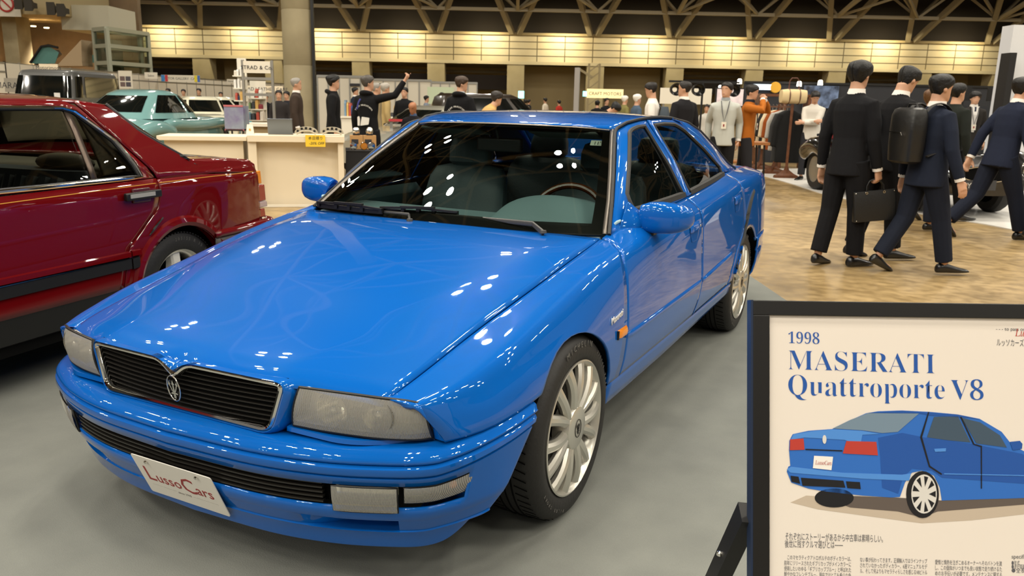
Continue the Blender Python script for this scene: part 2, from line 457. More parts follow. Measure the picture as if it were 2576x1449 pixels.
fout=[[(.745,.60,.872)]+[(x+.012,y,z) for x,y,z in WS[1:]],[(x+.006,y,z-.006) for x,y,z in GUT[:4]][:-1]+[(.572,1.487,1.303)],[(.572,1.487,1.303)]+g2([(1.492,1.15),(1.478,1.0)])+[(.802,1.470,.947)],[(.802,1.470,.947),(.797,1.1,.929),(.785,.80,.917),(.745,.60,.872)]]
V,F,loopF=ringstrip(fout,fin,14,.003); ff=two(fd,'window_frame',V,F,M_BLUE,(1,0,.3),solid=.012)
rin=[g2([(1.555,.962),(1.535,1.10),(1.518,1.281)]),g2([(1.518,1.281),(1.68,1.286),(1.844,1.281)]),g2([(1.844,1.281),(1.90,1.268),(1.961,1.246),(2.15,1.140),(2.325,1.035)]),g2([(2.325,1.035),(2.345,1.012),(2.335,.997),(1.9,.977),(1.555,.962)])]
rout=[[(.802,1.478,.948)]+g2([(1.486,1.0),(1.500,1.15)])+[(.573,1.496,1.304)],[(.573,1.496,1.304),(.577,1.70,1.307),(.582,1.88,1.303)],[(.582,1.88,1.303),(.590,1.99,1.285)]+g2([(2.12,1.215),(2.28,1.115),(2.405,1.03)]),g2([(2.405,1.03),(2.422,1.01)])+[(.772,2.42,.998),(.795,1.9,.969),(.802,1.478,.948)]]
V,F,loopR=ringstrip(rout,rin,14,.005); rf=two(rd,'window_frame',V,F,M_BLUE,(1,0,.3),solid=.012)
def pane(loop,doors,frames):
    c=np.mean(np.array(loop),axis=0); n=len(loop); V=[];F=[]
    for t in (1.,.66,.33):
        for p in loop:
            y=c[1]+(p[1]-c[1])*t; z=c[2]+(p[2]-c[2])*t
            V.append((G(y,z)-.010,y,z))
    V.append((G(c[1],c[2])-.010,c[1],c[2]))
    for i in range(2):
        for k in range(n): F.append((i*n+k,i*n+(k+1)%n,(i+1)*n+(k+1)%n,(i+1)*n+k))
    for k in range(n): F.append((2*n+k,2*n+(k+1)%n,3*n))
    two(doors,'window_pane',V,F,M_GLASS,(1,0,0))
    # black rubber seal round the pane
    for sg,fr in zip((1,-1),frames):
        b=MB(); b.tube([((p[0]-.003)*sg,c[1]+(p[1]-c[1])*.99,c[2]+(p[2]-c[2])*.985) for p in loop],.010,6,closed=True); b.build('window_seal',M_RUBBER,fr)
pane(loopF,fd,ff); pane(loopR,rd,rf)
# waist strips (flat black rubber along the foot of each pane)
for doors,(a,b_) in ((fd,((.80,.944),(1.462,.957))),(rd,((1.552,.958),(2.350,.996)))):
    rows=[]
    for i in range(13):
        y=a[0]+(b_[0]-a[0])*i/12; z=a[1]+(b_[1]-a[1])*i/12
        rows.append([(G(y,z)+.004,y,z-.013),(G(y,z)+.010,y,z-.006),(G(y,z)+.004,y,z+.014),(G(y,z+.01)-.008,y,z+.017)])
    b=MB().grid(rows); two(doors,'waist_seal',b.V,b.F,M_RUBBER,(1,0,.3))
# ---- C pillar and roof
CP=[(.583,1.90,1.306),(.588,2.0,1.298),(.60,2.15,1.283),(.612,2.38,1.234),(.648,2.63,1.134),(.685,2.83,1.030),(.715,2.93,.99)]
dR=[(.584,1.885,1.300)]+[(.592,1.995,1.283)]+g2([(2.125,1.213),(2.285,1.113),(2.41,1.03),(2.43,1.004)])
A=seg(dR,26);B_=seg(CP,26); C_=seg([(.583,1.90,1.306),(.60,2.3,1.2),(.70,2.6,1.0)],26)
rows=[[ (lambda q:(q[0]+.012*4*t*(1-t),q[1],q[2]))(lerp3(a,b,t)) for t in (0,.2,.4,.6,.8,1.)] for a,b in zip(A,B_)]
b=MB().grid(rows); panel('rear_pillar',b.V,b.F,M_BLUE,(1,.3,.3),car)
b=MB(); fan=[(.775,2.43,1.0),(.757,2.6,.999),(.735,2.8,.995),(.715,2.93,.99)]
# wind screen top edge and roof
def ztop(x): return 1.272-(1.272-1.252)*(abs(x)/.52)**2
RZC=tab((1.0,1.268),(1.2,1.303),(1.5,1.328),(1.8,1.336),(2.1,1.325),(2.36,1.288))
GX=tab((1.16,.530),(1.265,.548),(1.40,.559),(1.55,.566),(1.70,.572),(1.87,.577),(2.0,.583),(2.15,.59),(2.36,.60))
GZ=tab((1.16,1.266),(1.265,1.293),(1.40,1.307),(1.55,1.315),(1.70,1.317),(1.87,1.313),(2.0,1.302),(2.15,1.287),(2.36,1.242))
def roofpt(u,v):
    yf=1.025+.135*u*u; yr=2.36-.02*u*u
    y=yf+(yr-yf)*v; yy=min(max(y,1.16),2.36)
    x=u*(GX(max(y,1.16)) if abs(u)>0 else 0)
    zc=RZC(y); ze=GZ(max(y,1.16)) if y>=1.16 else 1.266-(1.16-y)*.0
    a=abs(u)
    # crown: flat over the middle, falling at the gutters
    return (x,y,zc+(ze-zc)*(a**2.6))
rows=[[roofpt(-1+2*i/28,j/24) for i in range(29)] for j in range(25)]
b=MB().grid(rows); panel('roof_panel',b.V,b.F,M_BLUE,(0,0,1),car,both=False)
# drip moulding: black-grey strip up the pillar and over the roof side
for sg in (1,-1):
    path=[(x*sg,y,z+.002) for x,y,z in [(WS[0][0]+.006,WS[0][1],WS[0][2])]+WS[1:]+GUT[1:]+CP[2:]]
    b=MB().tube(seg(path,60),.0075,8); b.build('drip_moulding',M_RUBBER,car)
# ---- windscreen
WI=[(x-.022,y-.004,z+.002) for x,y,z in WS]
WB=[(.713,.588,.874),(.55,.530,.872),(.30,.478,.868),(0,.462,.866),(-.30,.478,.868),(-.55,.530,.872),(-.713,.588,.874)]
WT=[(.511,1.158,1.254),(.35,1.085,1.265),(0,1.027,1.271),(-.35,1.085,1.265),(-.511,1.158,1.254)]
def smooth(pts,n):
    """Catmull-Rom resample"""
    P=[np.array(p,float) for p in pts]; P=[2*P[0]-P[1]]+P+[2*P[-1]-P[-2]]; out=[]
    m=len(P)-3
    for i in range(n):
        t=i/(n-1)*m; k=min(int(t),m-1); t-=k; a,b,c,d=P[k:k+4]
        out.append(.5*((2*b)+(-a+c)*t+(2*a-5*b+4*c-d)*t*t+(-a+3*b-3*c+d)*t**3))
    return out
def glasspatch(B,T,L,nu,nv,bulge):
    B=smooth(B,nu+1);T=smooth(T,nu+1);L=smooth(L,nv+1); Rr=[np.array([-q[0],q[1],q[2]]) for q in L]; rows=[]
    for j in range(nv+1):
        v=j/nv;row=[]
        for i in range(nu+1):
            u=i/nu
            q=B[i]*(1-v)+T[i]*v+L[j]*(1-u)+Rr[j]*u-(B[0]*(1-u)*(1-v)+B[nu]*u*(1-v)+T[0]*(1-u)*v+T[nu]*u*v)
            q=q+bulge*np.array([0,-.6,.8])*16*u*(1-u)*v*(1-v)
            row.append(tuple(q))
        rows.append(row)
    return rows
rows=glasspatch(WB,WT,WI,40,24,.012)
b=MB().grid(rows); ws=obj('windscreen',b.V,orient(b.V,b.F,(0,-1,1)),M_GLASS,car,fix=False,angle=170)
# black band round the edge of the glass
off=np.array([0,.004,-.005]); m=len(rows[0]); b=MB(); V=[tuple(np.array(v)+off) for r in rows for v in r]
F=[]
for j in range(len(rows)-1):
    for i in range(m-1):
        if i<2 or i>=m-3 or j<2 or j>=len(rows)-2: F.append((j*m+i,j*m+i+1,(j+1)*m+i+1,(j+1)*m+i))
obj('black_border',V,orient(V,F,(0,-1,1)),mat('glass_frit','#0b0a08',rough=.3),ws,fix=False)
for sg in (1,-1):
    A=seg(WS,24); B2=seg(WI,24)
    rws=[[(a[0]*sg,a[1],a[2]),((a[0]*.6+c[0]*.4)*sg,a[1]-.003,a[2]+.006),(c[0]*sg,c[1],c[2]+.001)] for a,c in zip(A,B2)]
    b=MB().grid(rws); obj('windscreen_trim',b.V,orient(b.V,b.F,(0,-1,1)),M_BRUSH,ws,fix=False,solid=.004)
b=MB().tube([tuple(q+np.array([0,-.002,.004])) for q in smooth(WT,31)],.006,8); b.build('windscreen_trim',M_BRUSH,ws)
# inspection sticker
stk=thing; M=frame_matrix((.455,1.068,1.192),(1,.16,0),(-.08,.52,.43))
b=MB(); b.prism(round_poly([(0,0),(.062,0),(.062,.034),(0,.034)],.003,2),.0006,M); st=b.build('window_sticker',mat('sticker_paper','#dfe8d8',rough=.6),ws)
text('sticker_lettering',"11'",M@Matrix.Translation((.014,.006,-.0012)),.028,M_BLACK,st)
text('sticker_lettering',"11'",M@Matrix.Translation((.014,.006,.0012)),.028,M_BLACK,st)
# ---- rear window and decklid
RT=[(.545,2.35,1.250),(.3,2.355,1.279),(0,2.36,1.286),(-.3,2.355,1.279),(-.545,2.35,1.250)]
RB=[(.675,2.93,.995),(.4,2.99,1.008),(0,3.01,1.012),(-.4,2.99,1.008),(-.675,2.93,.995)]
rows=glasspatch(RB,RT,[(.675,2.93,.995),(.63,2.70,1.10),(.595,2.55,1.165),(.545,2.35,1.250)],24,14,.01)
b=MB().grid(rows); rw=obj('rear_window',b.V,orient(b.V,b.F,(0,1,1)),M_GLASS,car,fix=False,angle=170)
for sg in (1,-1):
    a_=seg([(.675,2.93,.995),(.63,2.70,1.10),(.595,2.55,1.165),(.545,2.35,1.250)],14); c_=seg(list(reversed(CP[2:])),14)
    rws=[[(p[0]*sg,p[1],p[2]),(q[0]*sg,q[1],q[2])] for p,q in zip(a_,c_)]
    b=MB().grid(rws); obj('window_surround',b.V,orient(b.V,b.F,(0,1,1)),M_BLUE,rw,fix=False,solid=.006)
rows=[]
for j in range(15):
    y=2.42+(3.60-2.42)*j/14; row=[]
    for i in range(25):
        u=-1+2*i/24; x=u*(X7(y)-.004); z=Z7(y)-.003+.030*(1-abs(u)**2.5)
        if y<3.0: z=Z7(y)-.004+.012*(1-u*u)
        row.append((x,y,z))
    rows.append(row)
row=[]
for dz,dy in ((-.015,.018),(-.06,.03),(-.30,.02),(-.40,0)):
    rows.append([((v[0]*.985),v[1]+dy,v[2]+dz) for v in rows[14]])
b=MB().grid(rows); panel('boot_lid',b.V,b.F,M_BLUE,(0,.3,1),car,both=False)
# tail panel and rear bumper
rb=[]
path=[(0,3.70),(.4,3.69),(.65,3.64),(.78,3.55),(.845,3.40),(.878,3.2),(.895,3.0),(.90,2.93)]
P=smooth([(*p,0) for p in [(-x,y) for x,y in reversed(path[1:])]+path],61)
rows=[]
for d,z in ((.10,.565),(.02,.565),(0,.55),(0,.50),(.006,.48),(0,.47),(.004,.40),(.02,.33),(.06,.27),(.14,.26)):
    rows.append([ (q[0]*(1-d/.9), q[1]-d*.9*(1 if abs(q[0])<.85 else .3), z) for q in P])
b=MB().grid(rows); panel('rear_bumper',b.V,b.F,M_BLUE,(0,1,0),car,both=False)
for sg in (1,-1):
    b=MB().box((.56*sg,3.60,.80),(.36,.05,.14)); b.build('tail_lamp',mat('tail_red','#8c1414',rough=.15,coat=1.),car,bevel=.008)
# ---- bonnet
XC=tab((-.80,.335),(-.49,.42),(-.24,.475),(.254,.60),(.54,.66))
ZK=tab((-.82,.650),(-.784,.660),(-.49,.712),(-.24,.768),(.10,.828),(.254,.850),(.54,.866))
ZM=tab((-.86,.655),(-.82,.664),(-.78,.674),(-.5,.728),(-.25,.785),(.1,.848),(.254,.866),(.4,.874),(.54,.876))
def Hz(x,y):
    a=abs(x); xc=XC(y); xs=X7(y); zk=ZK(y); zm=ZM(y); zs=Z7(y)
    if a<=xc: return zm-(zm-zk)*(a/xc)**2.2
    t=(a-xc)/max(xs-xc,.02)
    return zk+(zs-zk)*(t*.75+.25*t*t)
yf=tab((0,-.842),(.2,-.836),(.385,-.812),(.42,-.796),(.5,-.776),(.6,-.743),(.645,-.732),(.70,-.70))
yr=tab((0,.500),(.3,.512),(.55,.532),(.72,.545))
rows=[]
NV=44
for j in range(NV+1):
    v=j/NV; v=v*v*.35+v*.65
    row=[]
    for i in range(57):
        u=-1+2*i/56; 
        y0=-.735+(.545+.735)*v; xs=X7(y0)-.004; x=u*xs
        a=abs(x); y=yf(a)+(yr(a)-yf(a))*v
        d_=y-yf(a); row.append((x,y,Hz(x,y)+.012*(1-math.exp(-d_/.028))-.009))
    rows.append(row)
# rolled front lip
lip1=[(x,y-.004,z-.005) for x,y,z in rows[0]]; lip2=[(x*.998,y-.004,z-.011) for x,y,z in rows[0]]; lip3=[(x*.995,y+.012,z-.014) for x,y,z in rows[0]]
rows=[lip3,lip2,lip1]+rows
# V dip of the lip over the grille badge
b=MB().grid(rows); V=b.V
V=[(x,y,z-.022*max(0,1-abs(x)/.05)*max(0,1-(y+.862)/.05) if y<-.81 else z) for x,y,z in V]
panel('bonnet',V,b.F,M_BLUE,(0,-.3,1),car,both=False)
# ---- nose panel: pillars beside the grille and rail under the lamps
def nosey(x): return yf(abs(x))+.006
rows=[]
for sg in (1,-1):
    rws=[]
    for j in range(22):
        t=j/21; x=.372+t*(.735-.372); y=-.815+ (x-.38)*.10+ .16*max(0,(x-.5)/.235)**2; y=min(y,-.65) 
        zt=.515-.018*t
        rws.append([(x*sg,y+.02,zt+.001),(x*sg,y-.002,zt-.002),(x*sg,y-.004,zt-.014),(x*sg,y+.03,zt-.022)])
    b=MB().grid(rws); obj('lamp_rail',b.V,orient(b.V,b.F,(0,-1,0)),M_BLUE,car,fix=False,solid=.004)
b=MB().box((0,-.66,.44),(1.24,.10,.24)).box((0,-.1,.50),(1.1,.9,.05)); b.build('engine_bay',M_DARK,car)
# ---- headlamps
lt=[(.415,-.812,.629),(.52,-.785,.626),(.62,-.752,.620),(.69,-.716,.612),(.728,-.690,.600)]
lb=[(.388,-.812,.519),(.50,-.792,.515),(.62,-.752,.509),(.70,-.703,.503),(.735,-.662,.500)]
for sg in (1,-1):
    T_=smooth(lt,22);B2=smooth(lb,22); rws=[]
    for j in range(9):
        v=j/8
        rws.append([((q[0]+ (-.004)*0)*sg,q[1]-.010*4*v*(1-v),q[2]) for q in [T_[i]*(1-v)+B2[i]*v+np.array([.004*(i/21)**6*4*v*(1-v),-.002,0]) for i in range(22)]])
    hl=thing('headlamp','','')
    hl.parent=car
    for kk in ('label','category'):
        if kk in hl: del hl[kk]
    b=MB().grid(rws); obj('lamp_lens',b.V,orient(b.V,b.F,(0,-1,0)),M_LENS,hl,fix=False,angle=170)
    edge=[rws[0][i] for i in range(22)]+[rws[j][21] for j in range(1,9)]+[rws[8][i] for i in range(20,-1,-1)]+[rws[j][0] for j in range(7,0,-1)]
    b=MB().tube([(x,y+.004,z) for x,y,z in edge],.005,6,closed=True); b.build('lamp_gasket',M_BLACK,hl)
    # reflector box behind, with two bowls
    back=[[((q[0]*.97)*sg,q[1]+d,q[2]+dz) for q in T_] for d,dz in ((.012,-.006),(.075,-.014))]+[[((q[0]*.97)*sg,q[1]+d,q[2]+dz) for q in B2] for d,dz in ((.075,.014),(.012,.006))]
    b=MB().grid(back); obj('lamp_housing',b.V,orient(b.V,b.F,(0,-1,0)),M_REFL2,hl,fix=False)
    for cx,r in ((.49,.05),(.615,.05)):
        b=MB().lathe([(.012,.060),(.030,.052),(.044,.035),(r,.010),(r+.001,0)],24,'y')
        b.V=[((cx+v[0])*sg,-.775+v[1]+(.03 if cx>.55 else .0),.568+v[2]*.95) for v in b.V]
        obj('lamp_reflector',b.V,b.F,M_REFL,hl)
        b=MB().ball((cx*sg,-.765+(.03 if cx>.55 else 0),.568),.012,12,8); b.build('bulb',M_CHROME,hl)
# front return of each wing, closing on to the lamp
Fe=resample([tuple(S(-.735,7.)),tuple(S(-.730,6.5)),tuple(S(-.722,6.)),tuple(Sz(-.708,.585)),tuple(Sz(-.69,.55)),tuple(Sz(-.665,.499))],18)
Le=resample([(.640,-.742,.622),(.69,-.717,.614),(.722,-.695,.605),(.731,-.684,.585),(.736,-.673,.55),(.737,-.660,.499)],18)
rws=[[tuple(a.lerp(b_,t)+Vector((.002,-.005,.002))*(4*t*(1-t))) for t in (0,.25,.5,.75,1.)]+[tuple(b_+Vector((-.012,.02,-.004)))] for a,b_ in zip(Fe,Le)]
b=MB().grid(rws); panel('wing_edge',b.V,b.F,M_BLUE,(.6,-1,.2),car,solid=None)
# ---- grille
gt=[(-.377,.637),(-.05,.648),(-.030,.646),(0,.607),(.030,.646),(.05,.648),(.377,.637)]
outl=round_poly([(-.382,.641),(-.055,.652),(0,.612),(.055,.652),(.382,.641),(.333,.494),(-.333,.494)],[.03,.03,.012,.03,.03,.035,.035],5)
def gy(x): return -.858+.032*(abs(x)/.38)**2
def gr(s_,zc=.572,inset=0):
    out=[]
    n=len(outl)
    for i,p in enumerate(outl):
        a=Vector(outl[i-1]);c=Vector(outl[(i+1)%n]); t=(c-a).normalized(); nrm=Vector((-t.y,t.x))
        q=Vector(p)-nrm*s_
        out.append((q.x,gy(q.x)+inset,q.y))
    return out
gl=thing('grille','',''); gl.parent=car
for kk in ('label','category'):
    if kk in gl: del gl[kk]
ringsG=[gr(-.000,inset=.012),gr(.000,inset=-.004),gr(.005,inset=-.010),gr(.011,inset=-.008),gr(.015,inset=.000),gr(.016,inset=.03)]
b=MB(); m=len(outl); V=[v for r in ringsG for v in r]; F=[(i*m+k,i*m+(k+1)%m,(i+1)*m+(k+1)%m,(i+1)*m+k) for i in range(len(ringsG)-1) for k in range(m)]
obj('chrome_surround',V,orient(V,F,(0,-1,0)),M_CHROME,gl,fix=True)
b=MB()
for k in range(10):
    z=.508+k*.0138; hw=.333+(.382-.333)*(z-.494)/.147-.016
    pts=[(x,gy(x)+.012,z) for x in np.linspace(-hw,hw,15)]
    if z>.60:
        g=(z-.607)/.045*.05+.012
        for sgn in (1,-1):
            b.tube([(sgn*x,gy(x)+.012,z) for x in np.linspace(max(g,.01),hw,8)],.0024,6,flat=2.2)
    else: b.tube(pts,.0020,6,flat=2.2)
b.build('grille_bar',mat('grille_black','#1c1a17',rough=.4),gl,)
b=MB().grid([[(x,gy(x)+.030,.50) for x in np.linspace(-.33,.33,9)],[(x*1.13,gy(x)+.030,.645) for x in np.linspace(-.33,.33,9)]]); b.build('grille_mesh',M_DARK,gl,smooth=False)
# blue shell round the chrome
O0=gr(0); sh=[]
for k,p in enumerate(outl):
    a=Vector(outl[k-1]);c_=Vector(outl[(k+1)%m]); t=(c_-a).normalized(); nv=Vector((-t.y,t.x)); 
    f=.35 if p[1]<.52 and abs(p[0])<.30 else (.35+.65*min(1,(abs(p[0])-.30)/.03)*min(1.,.25+max(0,(p[1]-.494))/.05) if p[1]<.56 else 1.)
    if p[1]>.615: f*=max(.0,1-(p[1]-.615)/.03)
    row=[]
    for o_,dy in ((-.001,.010),(.001,-.004),(.007,-.009),(.016,-.006),(.026,.006),(.032,.04)):
        q=Vector(p)+nv*o_*f; row.append((q.x,gy(q.x)+dy,q.y))
    sh.append(row)
V=[v for r in sh for v in r]; F=[(k*6+i,k*6+i+1,((k+1)%m)*6+i+1,((k+1)%m)*6+i) for k in range(m) for i in range(5)]
obj('grille_shell',V,F,M_BLUE,gl)
# emblem: oval ring with a trident
def trident(b,o,M,s,d):
    def P(x,y): return M@Vector((x*s,y*s,0))
    polys=[[(-.07,-.30),(.07,-.30),(.05,.25),(.13,.22),(0,.55),(-.13,.22),(-.05,.25)],
           [(-.12,-.30),(-.22,-.10),(-.34,.20),(-.42,.18),(-.34,.46),(-.20,.26),(-.27,.23),(-.14,-.08),(-.06,-.24)],
           [(.12,-.30),(.22,-.10),(.34,.20),(.42,.18),(.34,.46),(.20,.26),(.27,.23),(.14,-.08),(.06,-.24)],
           [(-.30,-.42),(.30,-.42),(.24,-.31),(-.24,-.31)],[(-.12,-.60),(.12,-.60),(.06,-.43),(-.06,-.43)],[(-.09,-.70),(.09,-.70),(.09,-.62),(-.09,-.62)]]
    for p in polys: b.prism([(x*s,y*s) for x,y in p],d,M)
Me=frame_matrix((0,gy(0)-.004,.568),(1,0,0),(0,-.15,1))
b=MB(); n=36
b.tube([Me@Vector((.0245*math.cos(2*PI*k/n),.040*math.sin(2*PI*k/n),.004)) for k in range(n)],.0022,8,closed=True); em=b.build('emblem_ring',M_SILVER,gl)
b=MB(); trident(b,0,Me,.046,.005); b.build('trident',M_SILVER,em)
# ---- front bumper
bp=[(.0,-.905),(.3,-.888),(.5,-.845),(.65,-.785),(.75,-.725),(.805,-.65),(.845,-.55),(.875,-.43),(.89,-.325)]
half=smooth([(*p,0) for p in bp],49)
full=[np.array([-q[0],q[1],0]) for q in reversed(half[1:])]+half
def nrm(i):
    a=full[max(i-1,0)];c=full[min(i+1,len(full)-1)]; t=(c-a)/np.linalg.norm(c-a); n=np.array([t[1],-t[0],0]); return n
def sidek(i):
    q=full[i]; return max(0.,min(1.,(q[1]+.70)/.375))   # 0 front .. 1 at the wheel
def bz(i):
    k=sidek(i); k2=k*k*(3-2*k)
    return dict(top=.487+.035*k,g1=.447+.042*k,g2=.413+.047*k,bot=.172+.086*k2)
def bumppt(i,d,z,yshift=0):
    q=full[i]-nrm(i)*d; return (q[0],q[1]+yshift,z)
def rowb(fn):
    return [bumppt(i,*fn(i)) for i in range(len(full))]
zA=lambda i:bz(i)['g2']-.024
zB=lambda i:.318+.020*sidek(i)
def recess(i,d0):   # slot under the lamps
    a=abs(full[i][0]); w=min(1,max(0,(a-.40)/.16)) if a<.672 and full[i][1]<-.60 else 0
    return d0+.065*w*w
prof=[lambda i:(.110,bz(i)['top']+.003),lambda i:(.050,bz(i)['top']+.002),lambda i:(.028,bz(i)['top']-.003),lambda i:(.012,bz(i)['top']-.011),lambda i:(.003,bz(i)['top']-.023),lambda i:(0,bz(i)['g1']+.011),lambda i:(.001,bz(i)['g1']+.006),lambda i:(.004,bz(i)['g1']+.002),lambda i:(.011,bz(i)['g1']),lambda i:(.003,bz(i)['g1']-.0025),lambda i:(-.003,bz(i)['g1']-.008),lambda i:(-.004,bz(i)['g2']+.010),lambda i:(.001,bz(i)['g2']+.003),lambda i:(.010,bz(i)['g2']),lambda i:(.003,bz(i)['g2']-.003),lambda i:(.006,zA(i))]
prof2=[lambda i:(.022,zB(i)),lambda i:(.026,zB(i)-.02),lambda i:(.034,zB(i)-.042),lambda i:(.036,zB(i)-.044),lambda i:(recess(i,.037),zB(i)-.046),lambda i:(recess(i,.06),zB(i)-.086),lambda i:(.058,zB(i)-.090),lambda i:(.062,zB(i)-.094),lambda i:(.072,bz(i)['bot']+.012),lambda i:(.078,bz(i)['bot']),lambda i:(.14,bz(i)['bot']-.004),lambda i:(.22,bz(i)['bot']+.03)]
R1=[rowb(f) for f in prof]; R2=[rowb(f) for f in prof2]
# rake the rear end with the wheel opening
def rake(r):
    out=[]
    for i,v in enumerate(r):
        k=sidek(i); dz=max(0,.515-v[2]); out.append((v[0],v[1]-dz*.75*k**1.5,v[2]))
    return out
R1=[rake(r) for r in R1];R2=[rake(r) for r in R2]
nb=len(full); V=[v for r in R1+R2 for v in r]; F=[]
tend=[i for i in range(nb) if abs(full[i][0])<=.832 and full[i][1]<-.590]; i0,i1=tend[0],tend[-1]
for j in range(len(R1)+len(R2)-1):
    for i in range(nb-1):
        if j==len(R1)-1 and i0<=i<i1: continue
        F.append((j*nb+i,j*nb+i+1,(j+1)*nb+i+1,(j+1)*nb+i))
bum=obj('front_bumper',V,orient(V,F,(0,-1,0)),M_BLUE,car,fix=False,angle=40,solid=.006)
def band(x0,x1,d,za,zb_,name,m,parent,n=14,bul=0.,solid=None):
    idx=[i for i in range(nb) if x0<=full[i][0]<=x1 and full[i][1]<-.585]
    rws=[]
    for j in range(5):
        t=j/4
        rws.append([(lambda a,c:tuple(np.array(a)*(1-t)+np.array(c)*t+nrm(i)*(bul*4*t*(1-t))))(bumppt(i,d,zA(i)+za),bumppt(i,d+.014,zB(i)+zb_)) for i in idx])
    b=MB().grid(rws); return obj(name,b.V,orient(b.V,b.F,(0,-1,0)),m,parent,fix=False,angle=170,solid=solid)
# lower grille: dark back and slats
ig=[i for i in range(nb) if abs(full[i][0])<=.507 and full[i][1]<-.6]
lg=thing('lower_grille','',''); lg.parent=bum
for kk in ('label','category'):
    if kk in lg: del lg[kk]
rws=[[bumppt(i,.055,zA(i)+.004) for i in ig],[bumppt(i,.06,zB(i)-.004) for i in ig]]
b=MB().grid(rws); obj('grille_back',b.V,b.F,M_DARK,lg)
for k in range(5):
    t=(k+.35)/5
    b=MB().tube([tuple(np.array(bumppt(i,.022,zA(i)))*(1-t)+np.array(bumppt(i,.030,zB(i)))*t) for i in ig],.0042,6,flat=2.2); b.build('grille_bar',mat('grille_slat','#1d1b18',rough=.32),lg)
for sg in (1,-1):
    for nm,xa,xb in (('fog_lamp',.512,.690),('turn_signal',.697,.833)):
        a,c=(xa,xb) if sg>0 else (-xb,-xa)
        e=thing(nm,'',''); e.parent=bum
        for kk in ('label','category'):
            if kk in e: del e[kk]
        lz=(-.006,-.012) if nm=='fog_lamp' else (-.004,.018)
        band(a,c,.004,lz[0],lz[1],'lamp_lens',M_LENS,e,bul=.004)
        band(a,c,.040,lz[0]-.004,lz[1]+.004,'lamp_reflector',M_REFL,e)
        idx=[i for i in range(nb) if a<=full[i][0]<=c and full[i][1]<-.585]
        loop=[bumppt(i,.010,zA(i)+lz[0]) for i in idx]+[bumppt(i,.022,zB(i)+lz[1]) for i in reversed(idx)]
        b=MB().tube(loop,.0035,6,closed=True); b.build('lamp_bezel',M_BLACK,e)
        if nm=='turn_signal':
            q=idx[len(idx)*2//3]; pt=bumppt(q,.025,(zA(q)+zB(q))/2+.01); b=MB().ball(pt,.012,10,8); b.build('bulb',M_AMBER,e)
# ---- licence plate hung under the grille
Mp=frame_matrix((-.163,-.905,.348),(1,0,0),(0,-.055,.145))
Mp=frame_matrix((-.163,-.838,.200),(1,0,0),(0,-.062,.145))
b=MB().prism(round_poly([(0,0),(.326,0),(.326,.160),(0,.160)],.008,3),.0025,Mp); pl=b.build('licence_plate',M_WHITE,car)
Mt=Mp@Matrix.Translation((.022,.062,.0028))
text('plate_lettering','L',Mt,.082,M_REDINK,pl,depth=.0004)
text('plate_lettering','usso',Mt@Matrix.Translation((.042,0,0)),.058,M_REDINK,pl,depth=.0004)
text('plate_lettering','C',Mt@Matrix.Translation((.148,-.004,0)),.088,M_REDINK,pl,depth=.0004)
text('plate_lettering','ars',Mt@Matrix.Translation((.206,0,0)),.058,M_REDINK,pl,depth=.0004)
b=MB().prism([(.03,.042),(.13,.042),(.13,.0425),(.03,.0425)],.003,Mp).prism([(.20,.042),(.30,.042),(.30,.0425),(.20,.0425)],.003,Mp); b.build('plate_rule',M_GREYINK,pl)
text('plate_lettering','since 1990',Mp@Matrix.Translation((.135,.036,.0028)),.013,M_GREYINK,pl,depth=.0003)
for px in (.06,.265):
    b=MB().lathe([(0,.006),(.005,.006),(.006,0)],10); V=[Mp@Vector((v[0]+px,v[1]+.145,v[2]+.0025)) for v in b.V]; obj('plate_screw',V,b.F,M_CHROME,pl)
# ---- side markers and script badge
for sg in (1,-1):
    rws=[]
    for i in range(7):
        y=.318+.092*i/6; e=.2 if i in(0,6) else 1
        rws.append([tuple((Sz(y,z)+np.array([d*e,0,0]))*np.array([sg,1,1])) for z,d in ((.545,0),(.549,.010),(.562,.013),(.574,.010),(.578,0))])
    b=MB().grid(rws); sm=obj('side_marker',b.V,orient(b.V,b.F,(sg,0,0)),M_AMBER,car,fix=False)
    b=MB().box((sg*(Sz(.314,.56)[0]+.003),.3145,.561),(.008,.007,.032)); b.build('marker_base',M_BLACK,sm)
o=Sz(.255,.612); b=Sz(.37,.625); Ms=frame_matrix((o[0]+.002,o[1],o[2]),(b[0]-o[0],b[1]-o[1],b[2]-o[2]),(-.05,0,1))
text('script_badge','Maserati',Ms,.034,mat('badge_bright','#ecebe8',rough=.25,metal=.3),car,depth=.002,shear=.35)
